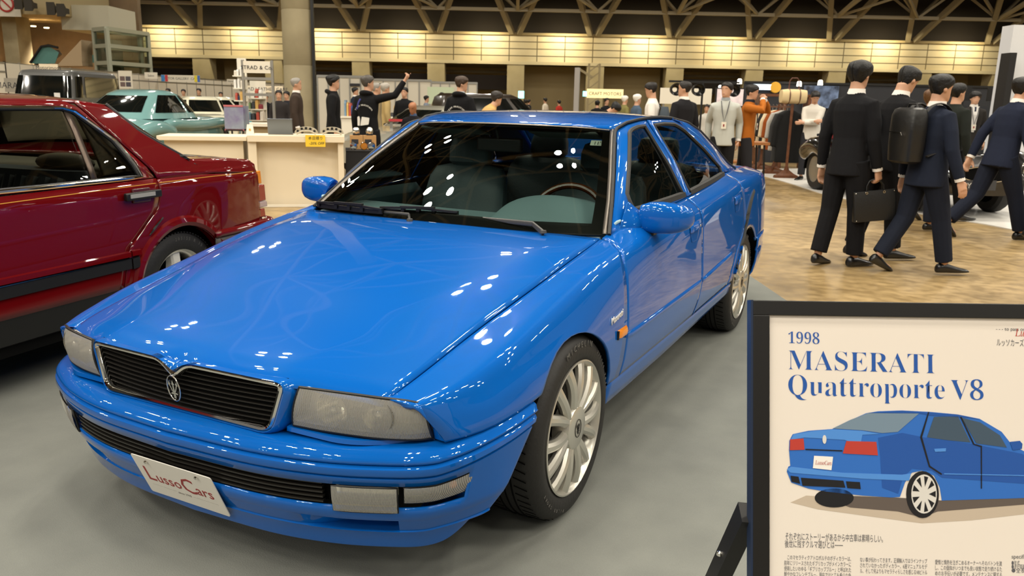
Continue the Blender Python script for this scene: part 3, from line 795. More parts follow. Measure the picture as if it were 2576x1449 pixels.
# ---- mirrors
for sg in (1,-1):
    def P(x,y,z): return (x*sg,y,z)
    b=MB(); rws=[]
    # pod: cross-sections along x; profile closed in y-z
    for x,cy,cz,hy,hz in ((.792,.822,.924,.030,.034),(.800,.820,.925,.050,.054),(.83,.818,.928,.060,.0625),(.88,.818,.930,.063,.0645),(.93,.822,.930,.060,.061),(.965,.828,.931,.054,.053),(.990,.836,.932,.043,.041),(1.003,.843,.933,.028,.026),(1.008,.846,.933,.010,.010)):
        ring=[]
        for k in range(24):
            a=2*PI*k/24; ca,sa=math.cos(a),math.sin(a)
            yy=cy-hy*math.copysign(abs(ca)**.62,ca) if ca>0 else cy+hy*.55*abs(ca)**.4
            zz=cz+hz*math.copysign(abs(sa)**.62,sa)
            ring.append(P(x,yy,zz))
        rws.append(ring)
    b.rings(rws); mr=b.build('door_mirror',M_BLUE,car)
    b=MB().rings([[P(x,cy+hy*.56*1.02+.001 ,cz+hz*.85*math.sin(2*PI*k/16)) if 0 else P(x+.0,cy+.036,cz+hz*.8*(1 if k<2 else -1)) for k in range(4)] for x,cy,cz,hy,hz in ()]) if 0 else None
    rws=[[P(.81,.858,.885),P(.88,.858,.880),P(.97,.864,.895)],[P(.81,.858,.970),P(.88,.858,.982),P(.97,.864,.968)]]
    b=MB().grid(rws); b.build('mirror_glass',M_CHROME,mr)
    # sail-shaped foot on the door corner
    foot=[(.752,.700,1.010),(.800,.655,.925),(.790,.640,.895),(.825,.70,.890),(.845,.86,.925),(.800,.80,.965)]
    rws=[[P(.748,.655,.872),P(.778,.70,.864),P(.806,.755,.868),P(.820,.82,.880)],[P(.752,.668,.895),P(.792,.715,.886),P(.820,.765,.895),P(.825,.82,.903)],[P(.758,.695,.935),P(.788,.737,.928),P(.812,.775,.932),P(.818,.82,.938)],[P(.752,.76,1.004),P(.758,.79,.985),P(.776,.812,.962),P(.79,.826,.95)]]
    b=MB().grid(rws); obj('mirror_foot',b.V,orient(b.V,b.F,(sg,-.5,0)),M_BLUE,mr,fix=False,sub=2,solid=.004)
    b=MB().box(P(.835,.815,.864),(.05,.05,.014)); b.build('mirror_hinge',M_BLACK,mr,bevel=.004)
# ---- cowl and wipers
rws=[[(x,yr(min(abs(x),.72))-.01,.862-.004*abs(x)) for x in np.linspace(-.72,.72,21)],[(x,.60,.845) for x in np.linspace(-.72,.72,21)]]
b=MB().grid(rws); b.build('cowl',M_DARK,car)
def onglass(u,v,up=0.):
    j=v*24; i=(1-u)/2*40; a=rowsW[min(int(j),23)][min(int(i),39)]
    return (a[0],a[1]-.6*up,a[2]+.8*up)
rowsW=glasspatch(WB,WT,WI,40,24,.012)
def wiper(piv,elbow,blade):
    w=thing('wiper','',''); w.parent=car
    for kk in ('label','category'):
        if kk in w: del w[kk]
    b=MB().tube([piv,elbow],[.013,.011],8,flat=.5); b.lathe([(0,.012),(.012,.010),(.014,0)],12,'z',piv); b.build('wiper_arm',mat('wiper_grey','#4b4a48',rough=.4,metal=.3),w)
    mid=tuple(np.array(blade[0])*.5+np.array(blade[1])*.5)
    b=MB().tube([elbow,tuple(np.array(elbow)*.4+np.array(mid)*.6),mid],[.011,.009,.006],8,flat=.5); b.build('wiper_arm',mat('wiper_grey','#4b4a48',rough=.4,metal=.3),w)
    a=np.array(blade[0]);c=np.array(blade[1]); up=np.array([0,-.004,.008])
    b=MB()
    b.bar(tuple(a),tuple(c),.009,.020); b.bar(tuple(a+up*1.8),tuple(a*.55+c*.45+up*2.8),.013,.009); b.bar(tuple(a*.45+c*.55+up*2.8),tuple(c+up*1.8),.013,.009)
    b.bar(tuple(a*.72+c*.28+up*2.8),tuple(a*.28+c*.72+up*3.4),.016,.010)
    for t in (.02,.3,.5,.7,.98): b.box(tuple(a*(1-t)+c*t+up),(.016,.016,.022))
    b.build('wiper_blade',M_BLACK,w)
wiper((-.095,.447,.878),(-.135,.50,.893),((-.665,.54,.893),(-.27,.50,.893)))
wiper((.515,.47,.880),(.445,.52,.903),((-.290,.515,.900),(.09,.535,.906)))
# ---- wheels
def wheel(x,y,sg,par):
    w=thing('road_wheel','',''); w.parent=par
    for kk in ('label','category'):
        if kk in w: del w[kk]
    w.location=(x*sg,y,.316); w.rotation_euler=(0,0,0 if sg>0 else PI)
    return w
def wheel_parts(w,md=None):
    """local: outer face looks along +x"""
    ro=.316
    prof=[(.226,-.195),(.262,-.212),(.292,-.218),(.308,-.206),(.3155,-.180),(.316,-.11),(.3155,-.045),(.309,-.022),(.294,-.004),(.270,.004),(.245,.002),(.231,-.004),(.226,-.010)]
    b=MB().lathe(prof,72,'x'); t=b.build('tyre',M_TYRE,w)
    b=MB()
    for k in range(60):
        a=2*PI*k/60
        for x0,x1 in ((-.075,-.03),(-.19,-.145)):
            p=Vector((x0,.3163*math.cos(a),.3163*math.sin(a))); q=Vector((x1,.3163*math.cos(a+.035),.3163*math.sin(a+.035))); b.bar(p,q,.004,.0012,up=(0,math.cos(a),math.sin(a)))
    for x0 in (-.085,-.112,-.138):
        b.tube([(x0,.3160*math.cos(2*PI*k/72),.3160*math.sin(2*PI*k/72)) for k in range(72)],.0035,4,closed=True)
    b.build('tread_groove',M_DARK,t)
    rim=[(.226,-.195),(.205,-.18),(.200,-.10),(.206,-.035),(.211,-.018),(.218,-.004),(.226,.004),(.231,.002),(.2295,-.004)]
    b=MB().lathe(rim,72,'x'); rm=b.build('rim',M_RIM,w)
    b=MB()
    ns=7
    for k in range(ns):
        a0=2*PI*k/ns+.22
        for s in (-1,1):
            pts=[];rad=[]
            for t in np.linspace(0,1,9):
                r=.050+t*.160; da=s*(.155+.02*t+ .030*math.sin(t*PI))*(.085/(.085+ .0*t)) 
                off=s*(.019+.026*t+.004*math.sin(PI*t)); 
                x=-.018+.012*math.sin(t*PI*.8)-.010*t**4
                c,sn=math.cos(a0),math.sin(a0)
                pts.append((x,r*c-off*sn,r*sn+off*c)); rad.append(.0175+.004*(1-t)+ .005*t**6)
            b.tube(pts,rad,10,flat=1.0)
    b.build('spokes',M_RIM,rm)
    b=MB().lathe([(0,.010),(.064,.009),(.072,.006),(.078,-.004),(.080,-.05)],40,'x'); hc=b.build('hub_cap',M_RIM,w)
    b=MB().tube([(.0112,.0245*math.cos(2*PI*k/28),.031*math.sin(2*PI*k/28)) for k in range(28)],.0012,6,closed=True); b.build('cap_ring',M_ROTOR,hc)
    Mt=frame_matrix((.0108,0,.001),(0,1,0),(0,0,1)); b=MB(); trident(b,0,Mt,.030,.0012); b.build('cap_emblem',M_BLACK,hc)
    b=MB().lathe([(.05,-.075),(.150,-.075),(.150,-.095),(.05,-.095)],40,'x'); b.build('brake_disc',M_ROTOR,w)
    b=MB().lathe([(.02,-.12),(.20,-.12)],30,'x'); b.build('wheel_backing',M_DARK,w)
    return w
w0=wheel(.872,0,1,car); wheel_parts(w0)
# raised sidewall lettering
ty=w0.children[0]
for st,a0,rr in (('MICHELIN',108,.276),('PILOT SPORT',252,.272),('225/45 ZR17',52,.272)):
    for i,ch in enumerate(st):
        if ch==' ': continue
        a=R(a0-i*5.6*(1.0 if st=='MICHELIN' else .72)); y,z=rr*math.cos(a),rr*math.sin(a)
        Mt=frame_matrix((.0035,y,z),(0,math.sin(a),-math.cos(a)),(0,math.cos(a),math.sin(a)))
        text('tyre_lettering',ch,Mt,.030 if st=='MICHELIN' else .016,mat('tyre_letter','#5b5955',rough=.6),ty,depth=.0006,align='CENTER')
for x,y,sg in ((.862,2.65,1),(.872,0,-1),(.862,2.65,-1)):
    c=copy_tree(w0,car); c.location=(x*sg,y,.316); c.rotation_euler=(0,0,0 if sg>0 else PI)
# ---- under-structure and cabin
b=MB().box((0,1.35,.25),(1.5,3.6,.10)).box((0,1.6,.50),(1.60,2.1,.46)).box((0,3.0,.60),(1.3,1.1,.5)); b.build('floorpan',M_DARK,car)
b=MB()
for sg in (1,-1):
    pass
rows=[]
for j in range(10):
    t=j/9; y=.60+.50*t
    rows.append([(x,y+ -.03*math.cos(x*2),.862+.018*math.sin(t*PI)+ .0*x -.10*max(0,t-.75)*4*.5) for x in np.linspace(-.70,.70,21)])
b=MB().grid(rows); dash=b.build('dashboard',M_DASH,car,solid=.02)
b=MB(); rws=[]
for t in np.linspace(0,1,9):
    y=.68+.30*t; h=.105*math.sin(min(1,t*1.6)*PI/2)*(1 if t<.85 else .9); w_=.23+.02*t
    rws.append([(.37+w_*math.cos(a),y+.0,.872+h*max(0,math.sin(a))**.8) for a in np.linspace(0,PI,21)])
b.grid(rws); b.build('instrument_hood',M_DASH,car,solid=.01)
b=MB()
c=Vector((.37,1.02,.83)); ax=Vector((0,-.42,.9)).normalized(); ux=Vector((1,0,0)); uy=ax.cross(ux)*-1
b.tube([c+ux*(.19*math.cos(2*PI*k/48))+Vector((0,.42*.0,0))+Vector((0,.40,.916)).normalized()*(.19*math.sin(2*PI*k/48)) for k in range(48)],.0155,10,closed=True); sw=b.build('steering_wheel',M_WOOD,car)
b=MB().ball(c,(.06,.03,.06),14,8)
for a in (0,PI,-PI/2): b.bar(c,c+ux*(.18*math.cos(a))+Vector((0,.40,.916)).normalized()*(.18*math.sin(a)),.03,.012)
b.build('wheel_boss',M_BLACK,sw)
def seat(x,y,w_,name='front_seat'):
    b=MB()
    rws=[]
    for z,yy,d,ww in ((.55,y-.02,.10,w_),(.70,y+.02,.12,w_*1.02),(.85,y+.06,.12,w_),(.98,y+.10,.10,w_*.92),(1.03,y+.115,.07,w_*.80),(1.045,y+.12,.02,w_*.5)):
        rws.append([(x+ww/2*math.copysign(abs(math.cos(a))**.5,math.cos(a)),yy+d/2*math.copysign(abs(math.sin(a))**.6,math.sin(a)),z) for a in np.linspace(0,2*PI,24,endpoint=False)])
    b.rings(rws); s=b.build(name,M_LEATHER,car)
    b=MB(); rws=[]
    for z,yy,d,ww in ((1.035,y+.13,.05,.20),(1.06,y+.128,.085,.25),(1.13,y+.135,.09,.25),(1.175,y+.14,.07,.22),(1.19,y+.142,.02,.14)):
        rws.append([(x+ww/2*math.copysign(abs(math.cos(a))**.5,math.cos(a)),yy+d/2*math.copysign(abs(math.sin(a))**.6,math.sin(a)),z) for a in np.linspace(0,2*PI,20,endpoint=False)])
    b.rings(rws); b.build('headrest',M_LEATHER,s)
    b=MB().box((x,y-.24,.52),(w_,.46,.14)); b.build('seat_cushion',M_LEATHER,s,bevel=.04)
seat(.37,1.36,.50); seat(-.37,1.30,.50)
seat(.36,2.28,.56,'rear_seat'); seat(-.36,2.28,.56,'rear_seat')
b=MB().grid([[(x,2.36,.955) for x in (-.66,0,.66)],[(x,2.95,.975) for x in (-.66,0,.66)]]); b.build('parcel_shelf',mat('shelf_grey','#4a5a60',rough=.8),car,solid=.02)
for sg in (1,-1):
    rws=[[(.70*sg,y,z) for y in np.linspace(.66,1.46,7)] for z in (.5,.75,.88)]+[[(.745*sg,y,.925) for y in np.linspace(.66,1.46,7)]]
    b=MB().grid(rws); b.build('door_card',M_DASH,car,solid=.01)
b=MB().box((-.02,1.10,1.175),(.24,.035,.065)); b.bar((-.02,1.09,1.20),(-.02,1.06,1.255),.02); b.build('interior_mirror',M_BLACK,car,bevel=.012)
for sx in (-.30,.30):
    b=MB().box((sx,1.16,1.232),(.34,.13,.014),Matrix.Rotation(R(-12),4,'X').to_3x3()); b.build('sun_visor',mat('visor_grey','#555c58',rough=.8),car,bevel=.01)
rows=[[(u*.50,1.16+(2.3-1.16)*v,1.245+.05*math.sin(PI*v)-.02*u*u) for u in np.linspace(-1,1,7)] for v in np.linspace(0,1,7)]
b=MB().grid(rows); b.build('headlining',mat('headlining','#6a6a62',rough=.9),car)
# ============================================================ the hall
HH=Vector((-0.45511,0.89043,0)); HR=Vector((0.89043,0.45511,0)); C0=Vector((CAMP[0],CAMP[1],0))
def hw(U,D,z=0.): return C0+HR*U+HH*D+Vector((0,0,z))      # hall frame: U across, D deep, z up
HANG=math.atan2(HR.y,HR.x)
def hp(px,py,D):
    d=ray(px,py); t=D/d.dot(HH); return Vector(CAMP)+d*t
def hU(px,py,D): return (hp(px,py,D)-C0).dot(HR)
def hz(px,py,D): return hp(px,py,D).z
def gp_(px,py):
    """hall (U,D) of a floor point seen at a pixel"""
    q=at(px,py)-C0; return q.dot(HR),q.dot(HH)
M_FLOOR=None
def floor_mat():
    m=bpy.data.materials.new('polished_concrete'); m.use_nodes=True; nt=m.node_tree; b=nt.nodes['Principled BSDF']
    tc=nt.nodes.new('ShaderNodeTexCoord')
    n1=nt.nodes.new('ShaderNodeTexNoise'); n1.inputs['Scale'].default_value=.9; n1.inputs['Detail'].default_value=8; n1.inputs['Roughness'].default_value=.62
    n2=nt.nodes.new('ShaderNodeTexNoise'); n2.inputs['Scale'].default_value=9; n2.inputs['Detail'].default_value=8
    cr=nt.nodes.new('ShaderNodeValToRGB'); e=cr.color_ramp.elements
    e[0].position=.33; e[0].color=srgb('#7b6540'); e[1].position=.66; e[1].color=srgb('#b99e70')
    mx=nt.nodes.new('ShaderNodeMix'); mx.data_type='RGBA'; mx.blend_type='MULTIPLY'; mx.inputs[0].default_value=.7
    cr2=nt.nodes.new('ShaderNodeValToRGB'); e=cr2.color_ramp.elements; e[0].position=.35; e[0].color=(.55,.52,.48,1); e[1].position=.6; e[1].color=(1,1,1,1)
    nt.links.new(tc.outputs['Object'],n1.inputs[0]); nt.links.new(tc.outputs['Object'],n2.inputs[0])
    nt.links.new(n1.outputs[0],cr.inputs[0]); nt.links.new(n2.outputs[0],cr2.inputs[0])
    nt.links.new(cr.outputs[0],mx.inputs[6]); nt.links.new(cr2.outputs[0],mx.inputs[7]); nt.links.new(mx.outputs[2],b.inputs['Base Color'])
    r=nt.nodes.new('ShaderNodeMapRange'); r.inputs[3].default_value=.22; r.inputs[4].default_value=.5; nt.links.new(n2.outputs[0],r.inputs[0]); nt.links.new(r.outputs[0],b.inputs['Roughness'])
    return m
def struct(b,name,m,**k):
    o=b.build(name,m,**k); o['kind']='structure'; return o
b=MB(); b.grid([[hw(u,d) for u in (-70,70)] for d in (-32,75)]); struct(b,'floor',floor_mat(),smooth=False)
# carpet laid under the cars
def carpet_mat():
    m=mat('grey_carpet','#73746d',rough=.95,spec=.1)
    nt=m.node_tree; b=nt.nodes['Principled BSDF']; tc=nt.nodes.new('ShaderNodeTexCoord')
    n=nt.nodes.new('ShaderNodeTexNoise'); n.inputs['Scale'].default_value=260; n.inputs['Detail'].default_value=3
    n2=nt.nodes.new('ShaderNodeTexNoise'); n2.inputs['Scale'].default_value=5; n2.inputs['Detail'].default_value=5
    ad=nt.nodes.new('ShaderNodeMath'); ad.operation='MULTIPLY_ADD'; ad.inputs[1].default_value=.5
    cr=nt.nodes.new('ShaderNodeValToRGB'); e=cr.color_ramp.elements; e[0].position=.3; e[0].color=srgb('#70726e'); e[1].position=1.1 if 0 else 1.0; e[1].color=srgb('#7e807a')
    nt.links.new(tc.outputs['Object'],n.inputs[0]); nt.links.new(tc.outputs['Object'],n2.inputs[0]); nt.links.new(n.outputs[0],ad.inputs[0]); nt.links.new(n2.outputs[0],ad.inputs[2])
    nt.links.new(ad.outputs[0],cr.inputs[0]); nt.links.new(cr.outputs[0],b.inputs['Base Color'])
    bp=nt.nodes.new('ShaderNodeBump'); bp.inputs['Strength'].default_value=.5; bp.inputs['Distance'].default_value=.002; nt.links.new(n.outputs[0],bp.inputs['Height']); nt.links.new(bp.outputs[0],b.inputs['Normal'])
    return m
b=MB(); b.prism([(3.55,-1.0),(4.2,-2.2),(4.2,-6),(-7,-6),(-7,2.2),(-3.2,3.9),(.1,5.33)],.006)
b.V=[(v[0],v[1],v[2]-.003) for v in b.V]
tag(b.build('floor_carpet',carpet_mat(),smooth=False),kind='structure')
# ---- far wall: panelled band over open bays
DW=60.; zb=hz(1400,160,DW); zt=hz(1400,89,DW)
def panel_mat():
    m=mat('cream_panels','#d9cfb0',rough=.7)
    nt=m.node_tree; b=nt.nodes['Principled BSDF']; tc=nt.nodes.new('ShaderNodeTexCoord')
    mp=nt.nodes.new('ShaderNodeMapping'); mp.inputs['Rotation'].default_value=(0,0,-HANG)
    sx=nt.nodes.new('ShaderNodeSeparateXYZ'); cx=nt.nodes.new('ShaderNodeCombineXYZ')
    br=nt.nodes.new('ShaderNodeTexBrick'); br.offset=0; br.inputs['Scale'].default_value=1; br.inputs['Brick Width'].default_value=2.0; br.inputs['Row Height'].default_value=(zt-zb)/4
    br.inputs['Mortar Size'].default_value=.035; br.inputs['Color1'].default_value=srgb('#dfd3b2'); br.inputs['Color2'].default_value=srgb('#d3c7a4'); br.inputs['Mortar'].default_value=srgb('#6d6147')
    nt.links.new(tc.outputs['Object'],mp.inputs[0]); nt.links.new(mp.outputs[0],sx.inputs[0]); nt.links.new(sx.outputs[0],cx.inputs[0])
    sub=nt.nodes.new('ShaderNodeMath'); sub.operation='SUBTRACT'; sub.inputs[1].default_value=zb; nt.links.new(sx.outputs[2],sub.inputs[0]); nt.links.new(sub.outputs[0],cx.inputs[1])
    nt.links.new(cx.outputs[0],br.inputs[0])
    n=nt.nodes.new('ShaderNodeTexNoise'); n.inputs['Scale'].default_value=.35; n.inputs['Detail'].default_value=7; nt.links.new(tc.outputs['Object'],n.inputs[0])
    cr=nt.nodes.new('ShaderNodeValToRGB'); e=cr.color_ramp.elements; e[0].position=.3; e[0].color=(.82,.76,.66,1); e[1].position=.6; e[1].color=(1,1,1,1); nt.links.new(n.outputs[0],cr.inputs[0])
    mx=nt.nodes.new('ShaderNodeMix'); mx.data_type='RGBA'; mx.blend_type='MULTIPLY'; mx.inputs[0].default_value=1; nt.links.new(br.outputs[0],mx.inputs[6]); nt.links.new(cr.outputs[0],mx.inputs[7]); nt.links.new(mx.outputs[2],b.inputs['Base Color'])
    return m
RM=Matrix.Rotation(HANG,3,'Z')
def hbox(b,U0,U1,D0,D1,z0,z1):
    c=hw((U0+U1)/2,(D0+D1)/2,(z0+z1)/2); return b.box(c,(abs(U1-U0),abs(D1-D0),abs(z1-z0)),RM)
UL=hU(300,150,DW); UR=hU(2800,180,DW)
struct(hbox(MB(),UL,UR+6,DW,DW+.6,zb,zt),'wall_back',panel_mat(),smooth=False)
M_CONC=mat('raw_concrete','#b3a684',rough=.8,noise=(1.2,.5,'#8f8264'),bump=(9,.12))
M_TANW=mat('tan_wall','#bba97f',rough=.85)
M_BROWN=mat('dark_brown','#2a211a',rough=.8)
M_SHUT=mat('shutter','#a9966c',rough=.7)
struct(hbox(MB(),UL,UR+6,DW-.15,DW+.1,zb-.12,zb+.10),'trim_1',mat('cream_ledge','#d8cba6',rough=.7),smooth=False)
struct(hbox(MB(),UL,UR+6,DW-.25,DW+.2,zt-.05,zt+.12),'trim_2',M_SHUT,smooth=False)
piers=[355+0,509,690,908,1097,1297,1497,1697,1897,2105,2320,2516]
for k,px in enumerate(piers):
    if k==0: continue
    u=hU(px,190,DW); struct(hbox(MB(),u-.62,u+.62,DW-.1,DW+1.2,0,zb),'pillar',mat('pier_concrete','#cdbf98',rough=.8,noise=(.8,.5,'#b3a47c')),smooth=False)
# recess behind the bays: tall tan wall, or a low loft band over shutters
struct(hbox(MB(),UL-3,UR+8,DW+5,DW+5.3,0,zt),'wall_recess',M_TANW,smooth=False)
bays=[(355,485,'d'),(531,668,'t'),(712,885,'d'),(930,1075,'d'),(1119,1274,'d'),(1320,1474,'t'),(1520,1674,'t'),(1720,1875,'d'),(1920,2083,'d'),(2128,2298,'d'),(2342,2494,'t')]
for a,c,kind in bays:
    u0=hU(a,190,DW)-.2; u1=hU(c,190,DW)+.2
    if kind=='d':
        struct(hbox(MB(),u0,u1,DW+1.5,DW+1.7,zb*.55,zb*.80),'wall_loft',M_BROWN,smooth=False)
        b=MB()
        for q in (.86,.95): hbox(b,u0,u1,DW+2.5,DW+2.8,zb*q-.08,zb*q+.10)
        struct(b,'beam',mat('beam_tan','#7d6d4d',rough=.8),smooth=False)
        struct(hbox(MB(),u0,u1,DW+4.4,DW+4.6,0,zb*.55),'door_%d'%a,M_SHUT,smooth=False)
    else:
        struct(hbox(MB(),u0,u1,DW+3.4,DW+3.6,0,zb*.985),'door_%d'%a,mat('tan_shutter','#b5a277',rough=.75),smooth=False)
struct(hbox(MB(),UL-3,UR+30,DW+1,DW+1.2,zt+.1,16),'wall_upper',mat('upper_dark','#2c251d',rough=.9),smooth=False)
# ---- roof: dark deck on arched trusses
def roofz(D): 
    t=max(0,min(1,(58-D)/58)); return 7.6+9.4*math.sin(t*PI/2)
rows=[[hw(u,d,roofz(d)+3.4-(1.8 if d>60 else 0)) for u in np.linspace(-70,70,15)] for d in (-30,-12,-6,0,6,12,18,24,30,36,42,48,54,58,66,75)]
def deck_mat():
    m=mat('roof_deck','#2b241c',rough=.9)
    nt=m.node_tree; b=nt.nodes['Principled BSDF']; tc=nt.nodes.new('ShaderNodeTexCoord'); mp=nt.nodes.new('ShaderNodeMapping'); mp.inputs['Rotation'].default_value=(0,0,-HANG)
    w=nt.nodes.new('ShaderNodeTexWave'); w.bands_direction='Y'; w.inputs['Scale'].default_value=.8
    cr=nt.nodes.new('ShaderNodeValToRGB'); cr.color_ramp.elements[0].color=srgb('#221b14'); cr.color_ramp.elements[1].color=srgb('#3d3327')
    nt.links.new(tc.outputs['Object'],mp.inputs[0]); nt.links.new(mp.outputs[0],w.inputs[0]); nt.links.new(w.outputs[0],cr.inputs[0]); nt.links.new(cr.outputs[0],b.inputs['Base Color'])
    return m
b=MB().grid(rows); struct(b,'ceiling',deck_mat(),smooth=False)
M_TRUSS=mat('truss_paint','#b3a78c',rough=.6)
for D in (58,50,42,34,26,18,10,2,-6,-14):
    b=MB(); z0=roofz(D); r=.11
    n=24
    us=[-66+132*i/n for i in range(n+1)]
    b.bar(hw(us[0],D,z0),hw(us[-1],D,z0),.26,.22); b.bar(hw(us[0],D+1.2,z0+2.4),hw(us[-1],D+1.2,z0+2.4),.2); b.bar(hw(us[0],D-1.2,z0+2.4),hw(us[-1],D-1.2,z0+2.4),.2)
    for i in range(n):
        um=(us[i]+us[i+1])/2
        for dd in (-1.2,1.2):
            b.bar(hw(us[i],D,z0),hw(um,D+dd,z0+2.4),.15); b.bar(hw(um,D+dd,z0+2.4),hw(us[i+1],D,z0),.15)
    struct(b,'ceiling_truss',M_TRUSS,smooth=False)
for i in range(11):
    b=MB(); u=-55+11*i
    Ds=(58,50,42,34,26,18,10,2,-6,-14)
    for d0,d1 in zip(Ds,Ds[1:]):
        b.bar(hw(u,d0,roofz(d0)),hw(u,d1,roofz(d1)),.22); dm=(d0+d1)/2
        b.bar(hw(u,d0,roofz(d0)),hw(u+5.5,d1,roofz(d1)),.14); b.bar(hw(u+5.5,d0,roofz(d0)),hw(u,d1,roofz(d1)),.14)
    struct(b,'ceiling_purlin',M_TRUSS,smooth=False)
for px in (300,500,697,905,1097,1297,1493,1692,1893,2092,2290,2490):
    u=hU(px,85,DW); b=MB()
    b.bar(hw(u-.25,DW-.3,zt+.1),hw(u-2.6,DW-6,zt+4.8),.34); b.bar(hw(u+.25,DW-.3,zt+.1),hw(u+2.6,DW-6,zt+4.8),.34)
    struct(b,'ceiling_strut',mat('strut_paint','#9a8d70',rough=.6),smooth=False)
# ---- lamps: high-bay clusters of four
M_LAMP=mat('lamp_can','#3a3630',rough=.5)
lamp_me=None
LW=(1.0,.93,.80)
for D in (-20,-13,-6,1,8,15,24,34,46):
    for U in (-30,-22,-14,-7,0,7,14,22,30):
        if (D>=24 or D<-12) and U in (-22,-7,7,22): continue
        z=min(roofz(D)-.6,13.0) if D>=0 else 13.0
        for a,c in ((-.55,-.55),(.55,-.55),(-.55,.55),(.55,.55)):
            p=hw(U+a,D+c,z)
            if lamp_me is None:
                b=MB().lathe([(.05,.42),(.12,.40),(.26,.10),(.29,0),(.27,0),(.1,.30)],16); o=b.build('ceiling_lamp',M_LAMP,loc=p); lamp_me=o.data
            else:
                o=bpy.data.objects.new('ceiling_lamp',lamp_me); link(o); o.location=p
            o['kind']='structure'
        ld=bpy.data.lights.new('high_bay_light','AREA'); ld.shape='DISK'; ld.size=.5
    # (lights are added below, one per lamp)
for o in list(COL.objects):
    if o.name.startswith('ceiling_lamp'):
        near=(o.location-C0).dot(HH)<-2 and (o.location-C0).dot(HR)<-3; nm='high_bay_light_near' if near else 'high_bay_light'
        ld=bpy.data.lights.get(nm) or bpy.data.lights.new(nm,'AREA')
        ld.shape='DISK'; ld.size=.38; ld.energy=190 if near else 112; ld.color=LW
        lo=bpy.data.objects.new('high_bay_light',ld); COL.objects.link(lo); lo.location=(o.location.x,o.location.y,o.location.z-.02); 
# wash lights along the top of the far wall
for px in range(420,2600,200):
    u=hU(px,90,DW)
    ld=bpy.data.lights.new('wall_washer','AREA'); ld.shape='RECTANGLE'; ld.size=1.6; ld.size_y=.3; ld.energy=120; ld.color=(1,.86,.55)
    lo=bpy.data.objects.new('wall_washer',ld); COL.objects.link(lo)
    p=hw(u,DW-1.5,zt+.25); lo.location=p
    d=(hw(u,DW,zt-1.3)-p).normalized(); lo.rotation_euler=d.to_track_quat('-Z','Y').to_euler()
w=bpy.data.worlds.new('hall_fill'); SC.world=w; w.use_nodes=True
w.node_tree.nodes['Background'].inputs[0].default_value=(.54,.50,.44,1); w.node_tree.nodes['Background'].inputs[1].default_value=.36  # even warm world glow, added as dim fill for the hall
SC.view_settings.view_transform='Standard'; SC.view_settings.look='None'; SC.view_settings.gamma=1; SC.view_settings.exposure=0.
SC.cycles.use_denoising=True
SC.cycles.max_bounces=6; SC.cycles.diffuse_bounces=2; SC.cycles.glossy_bounces=3; SC.cycles.transparent_max_bounces=10; SC.cycles.use_adaptive_sampling=True; SC.cycles.adaptive_threshold=.02; SC.cycles.caustics_reflective=False; SC.cycles.caustics_refractive=False
SC.cycles.sample_clamp_indirect=6
# ============================================================ the dark red saloon (own frame: origin on the ground between its rear wheels)
M_RED=mat('maroon_paint','#62080d',rough=.3,coat=1.0,spec=.02)
M_GOLD=mat('gold_pinstripe','#d79a3c',rough=.4)
M_TAN=mat('tan_trim','#6e5f4c',rough=.7)
M_GREYL=mat('charcoal_leather','#33353a',rough=.4)
M_DIV=mat('bronze_trim','#5b4f46',rough=.3,metal=.7)
rc=thing('red_saloon','glossy maroon saloon with a gold pinstripe, left of the bright blue saloon','car',(-2.7574,.6928,0),R(7.7))
def RX(y,z):
    x=.875
    if z>.88: x=.875-.02*min(1,(z-.88)/.06)
    if z>.945: t=z-.945; x=.85-.42*t-.35*t*t
    if z<.42: x=.875-.1*(.42-z)
    if y>.3: x-=.10*((y-.3)/.6)**2.2
    if y<-2.9: x-=.16*((-2.9-y)/.7)**2
    return x
def rp(y,z): return (RX(y,z),y,z)
def rpanel(name,B,T,L,Rr,nu,nv,m=M_RED,both=True,solid=.012,f=rp):
    V,F=coons(B,T,L,Rr,nu,nv,f); return panel(name,V,F,m,(1,0,.2),rc,both,solid)
def rtwo(pars,name,V,F,m,**k): return two(pars,name,V,F,m,(1,0,0),**k)
shut=[(-.436,1.335),(-.359,1.218),(-.214,1.042),(-.150,.965),(-.150,.90),(-.160,.83),(-.183,.768),(-.328,.649),(-.394,.596),(-.427,.486),(-.453,.385)]
sl=list(reversed(shut))
def lower(p): return [q for q in p if q[1]<=.93]
# quarter panel: below the deck line and the sloping rear pillar
arcq=[(-.445,.385),(-.42,.40)]+arc(0,.312,.345,165,30,14)+[(.60,.592),(.83,.592)]
rpanel('quarter_panel',[(-.447,.385),(-.36,.385)]+arc(0,.312,.345,160,36,14)+[(.45,.585),(.79,.592)],[(-.145,.93),(.2,.93),(.775,.90)],[(a+.004,b) for a,b in lower(sl)]+[(-.145,.93)],[(.79,.592),(.79,.75),(.775,.90)],50,22)
dk=[(-.145,.932),(.3,.932),(.772,.902)]
def dkx(y,z):
    # rolls over from the pinstripe to the boot edge
    t=(z-.93)/.05; return (RX(y,.93)-.03*max(0,t)**2-.02*max(0,t),y,z)
rpanel('rear_pillar',dk,[(-.431,1.335),(-.25,1.316),(-.194,1.266),(-.121,1.182),(-.024,1.117),(.143,1.017),(.30,1.000),(.45,.998),(.74,.975)],[(-.142,.932),(-.142,.965),(-.205,1.042),(-.350,1.218),(-.431,1.335)],[(.772,.902),(.765,.94),(.74,.975)],40,14,f=lambda y,z:rp(y,z))
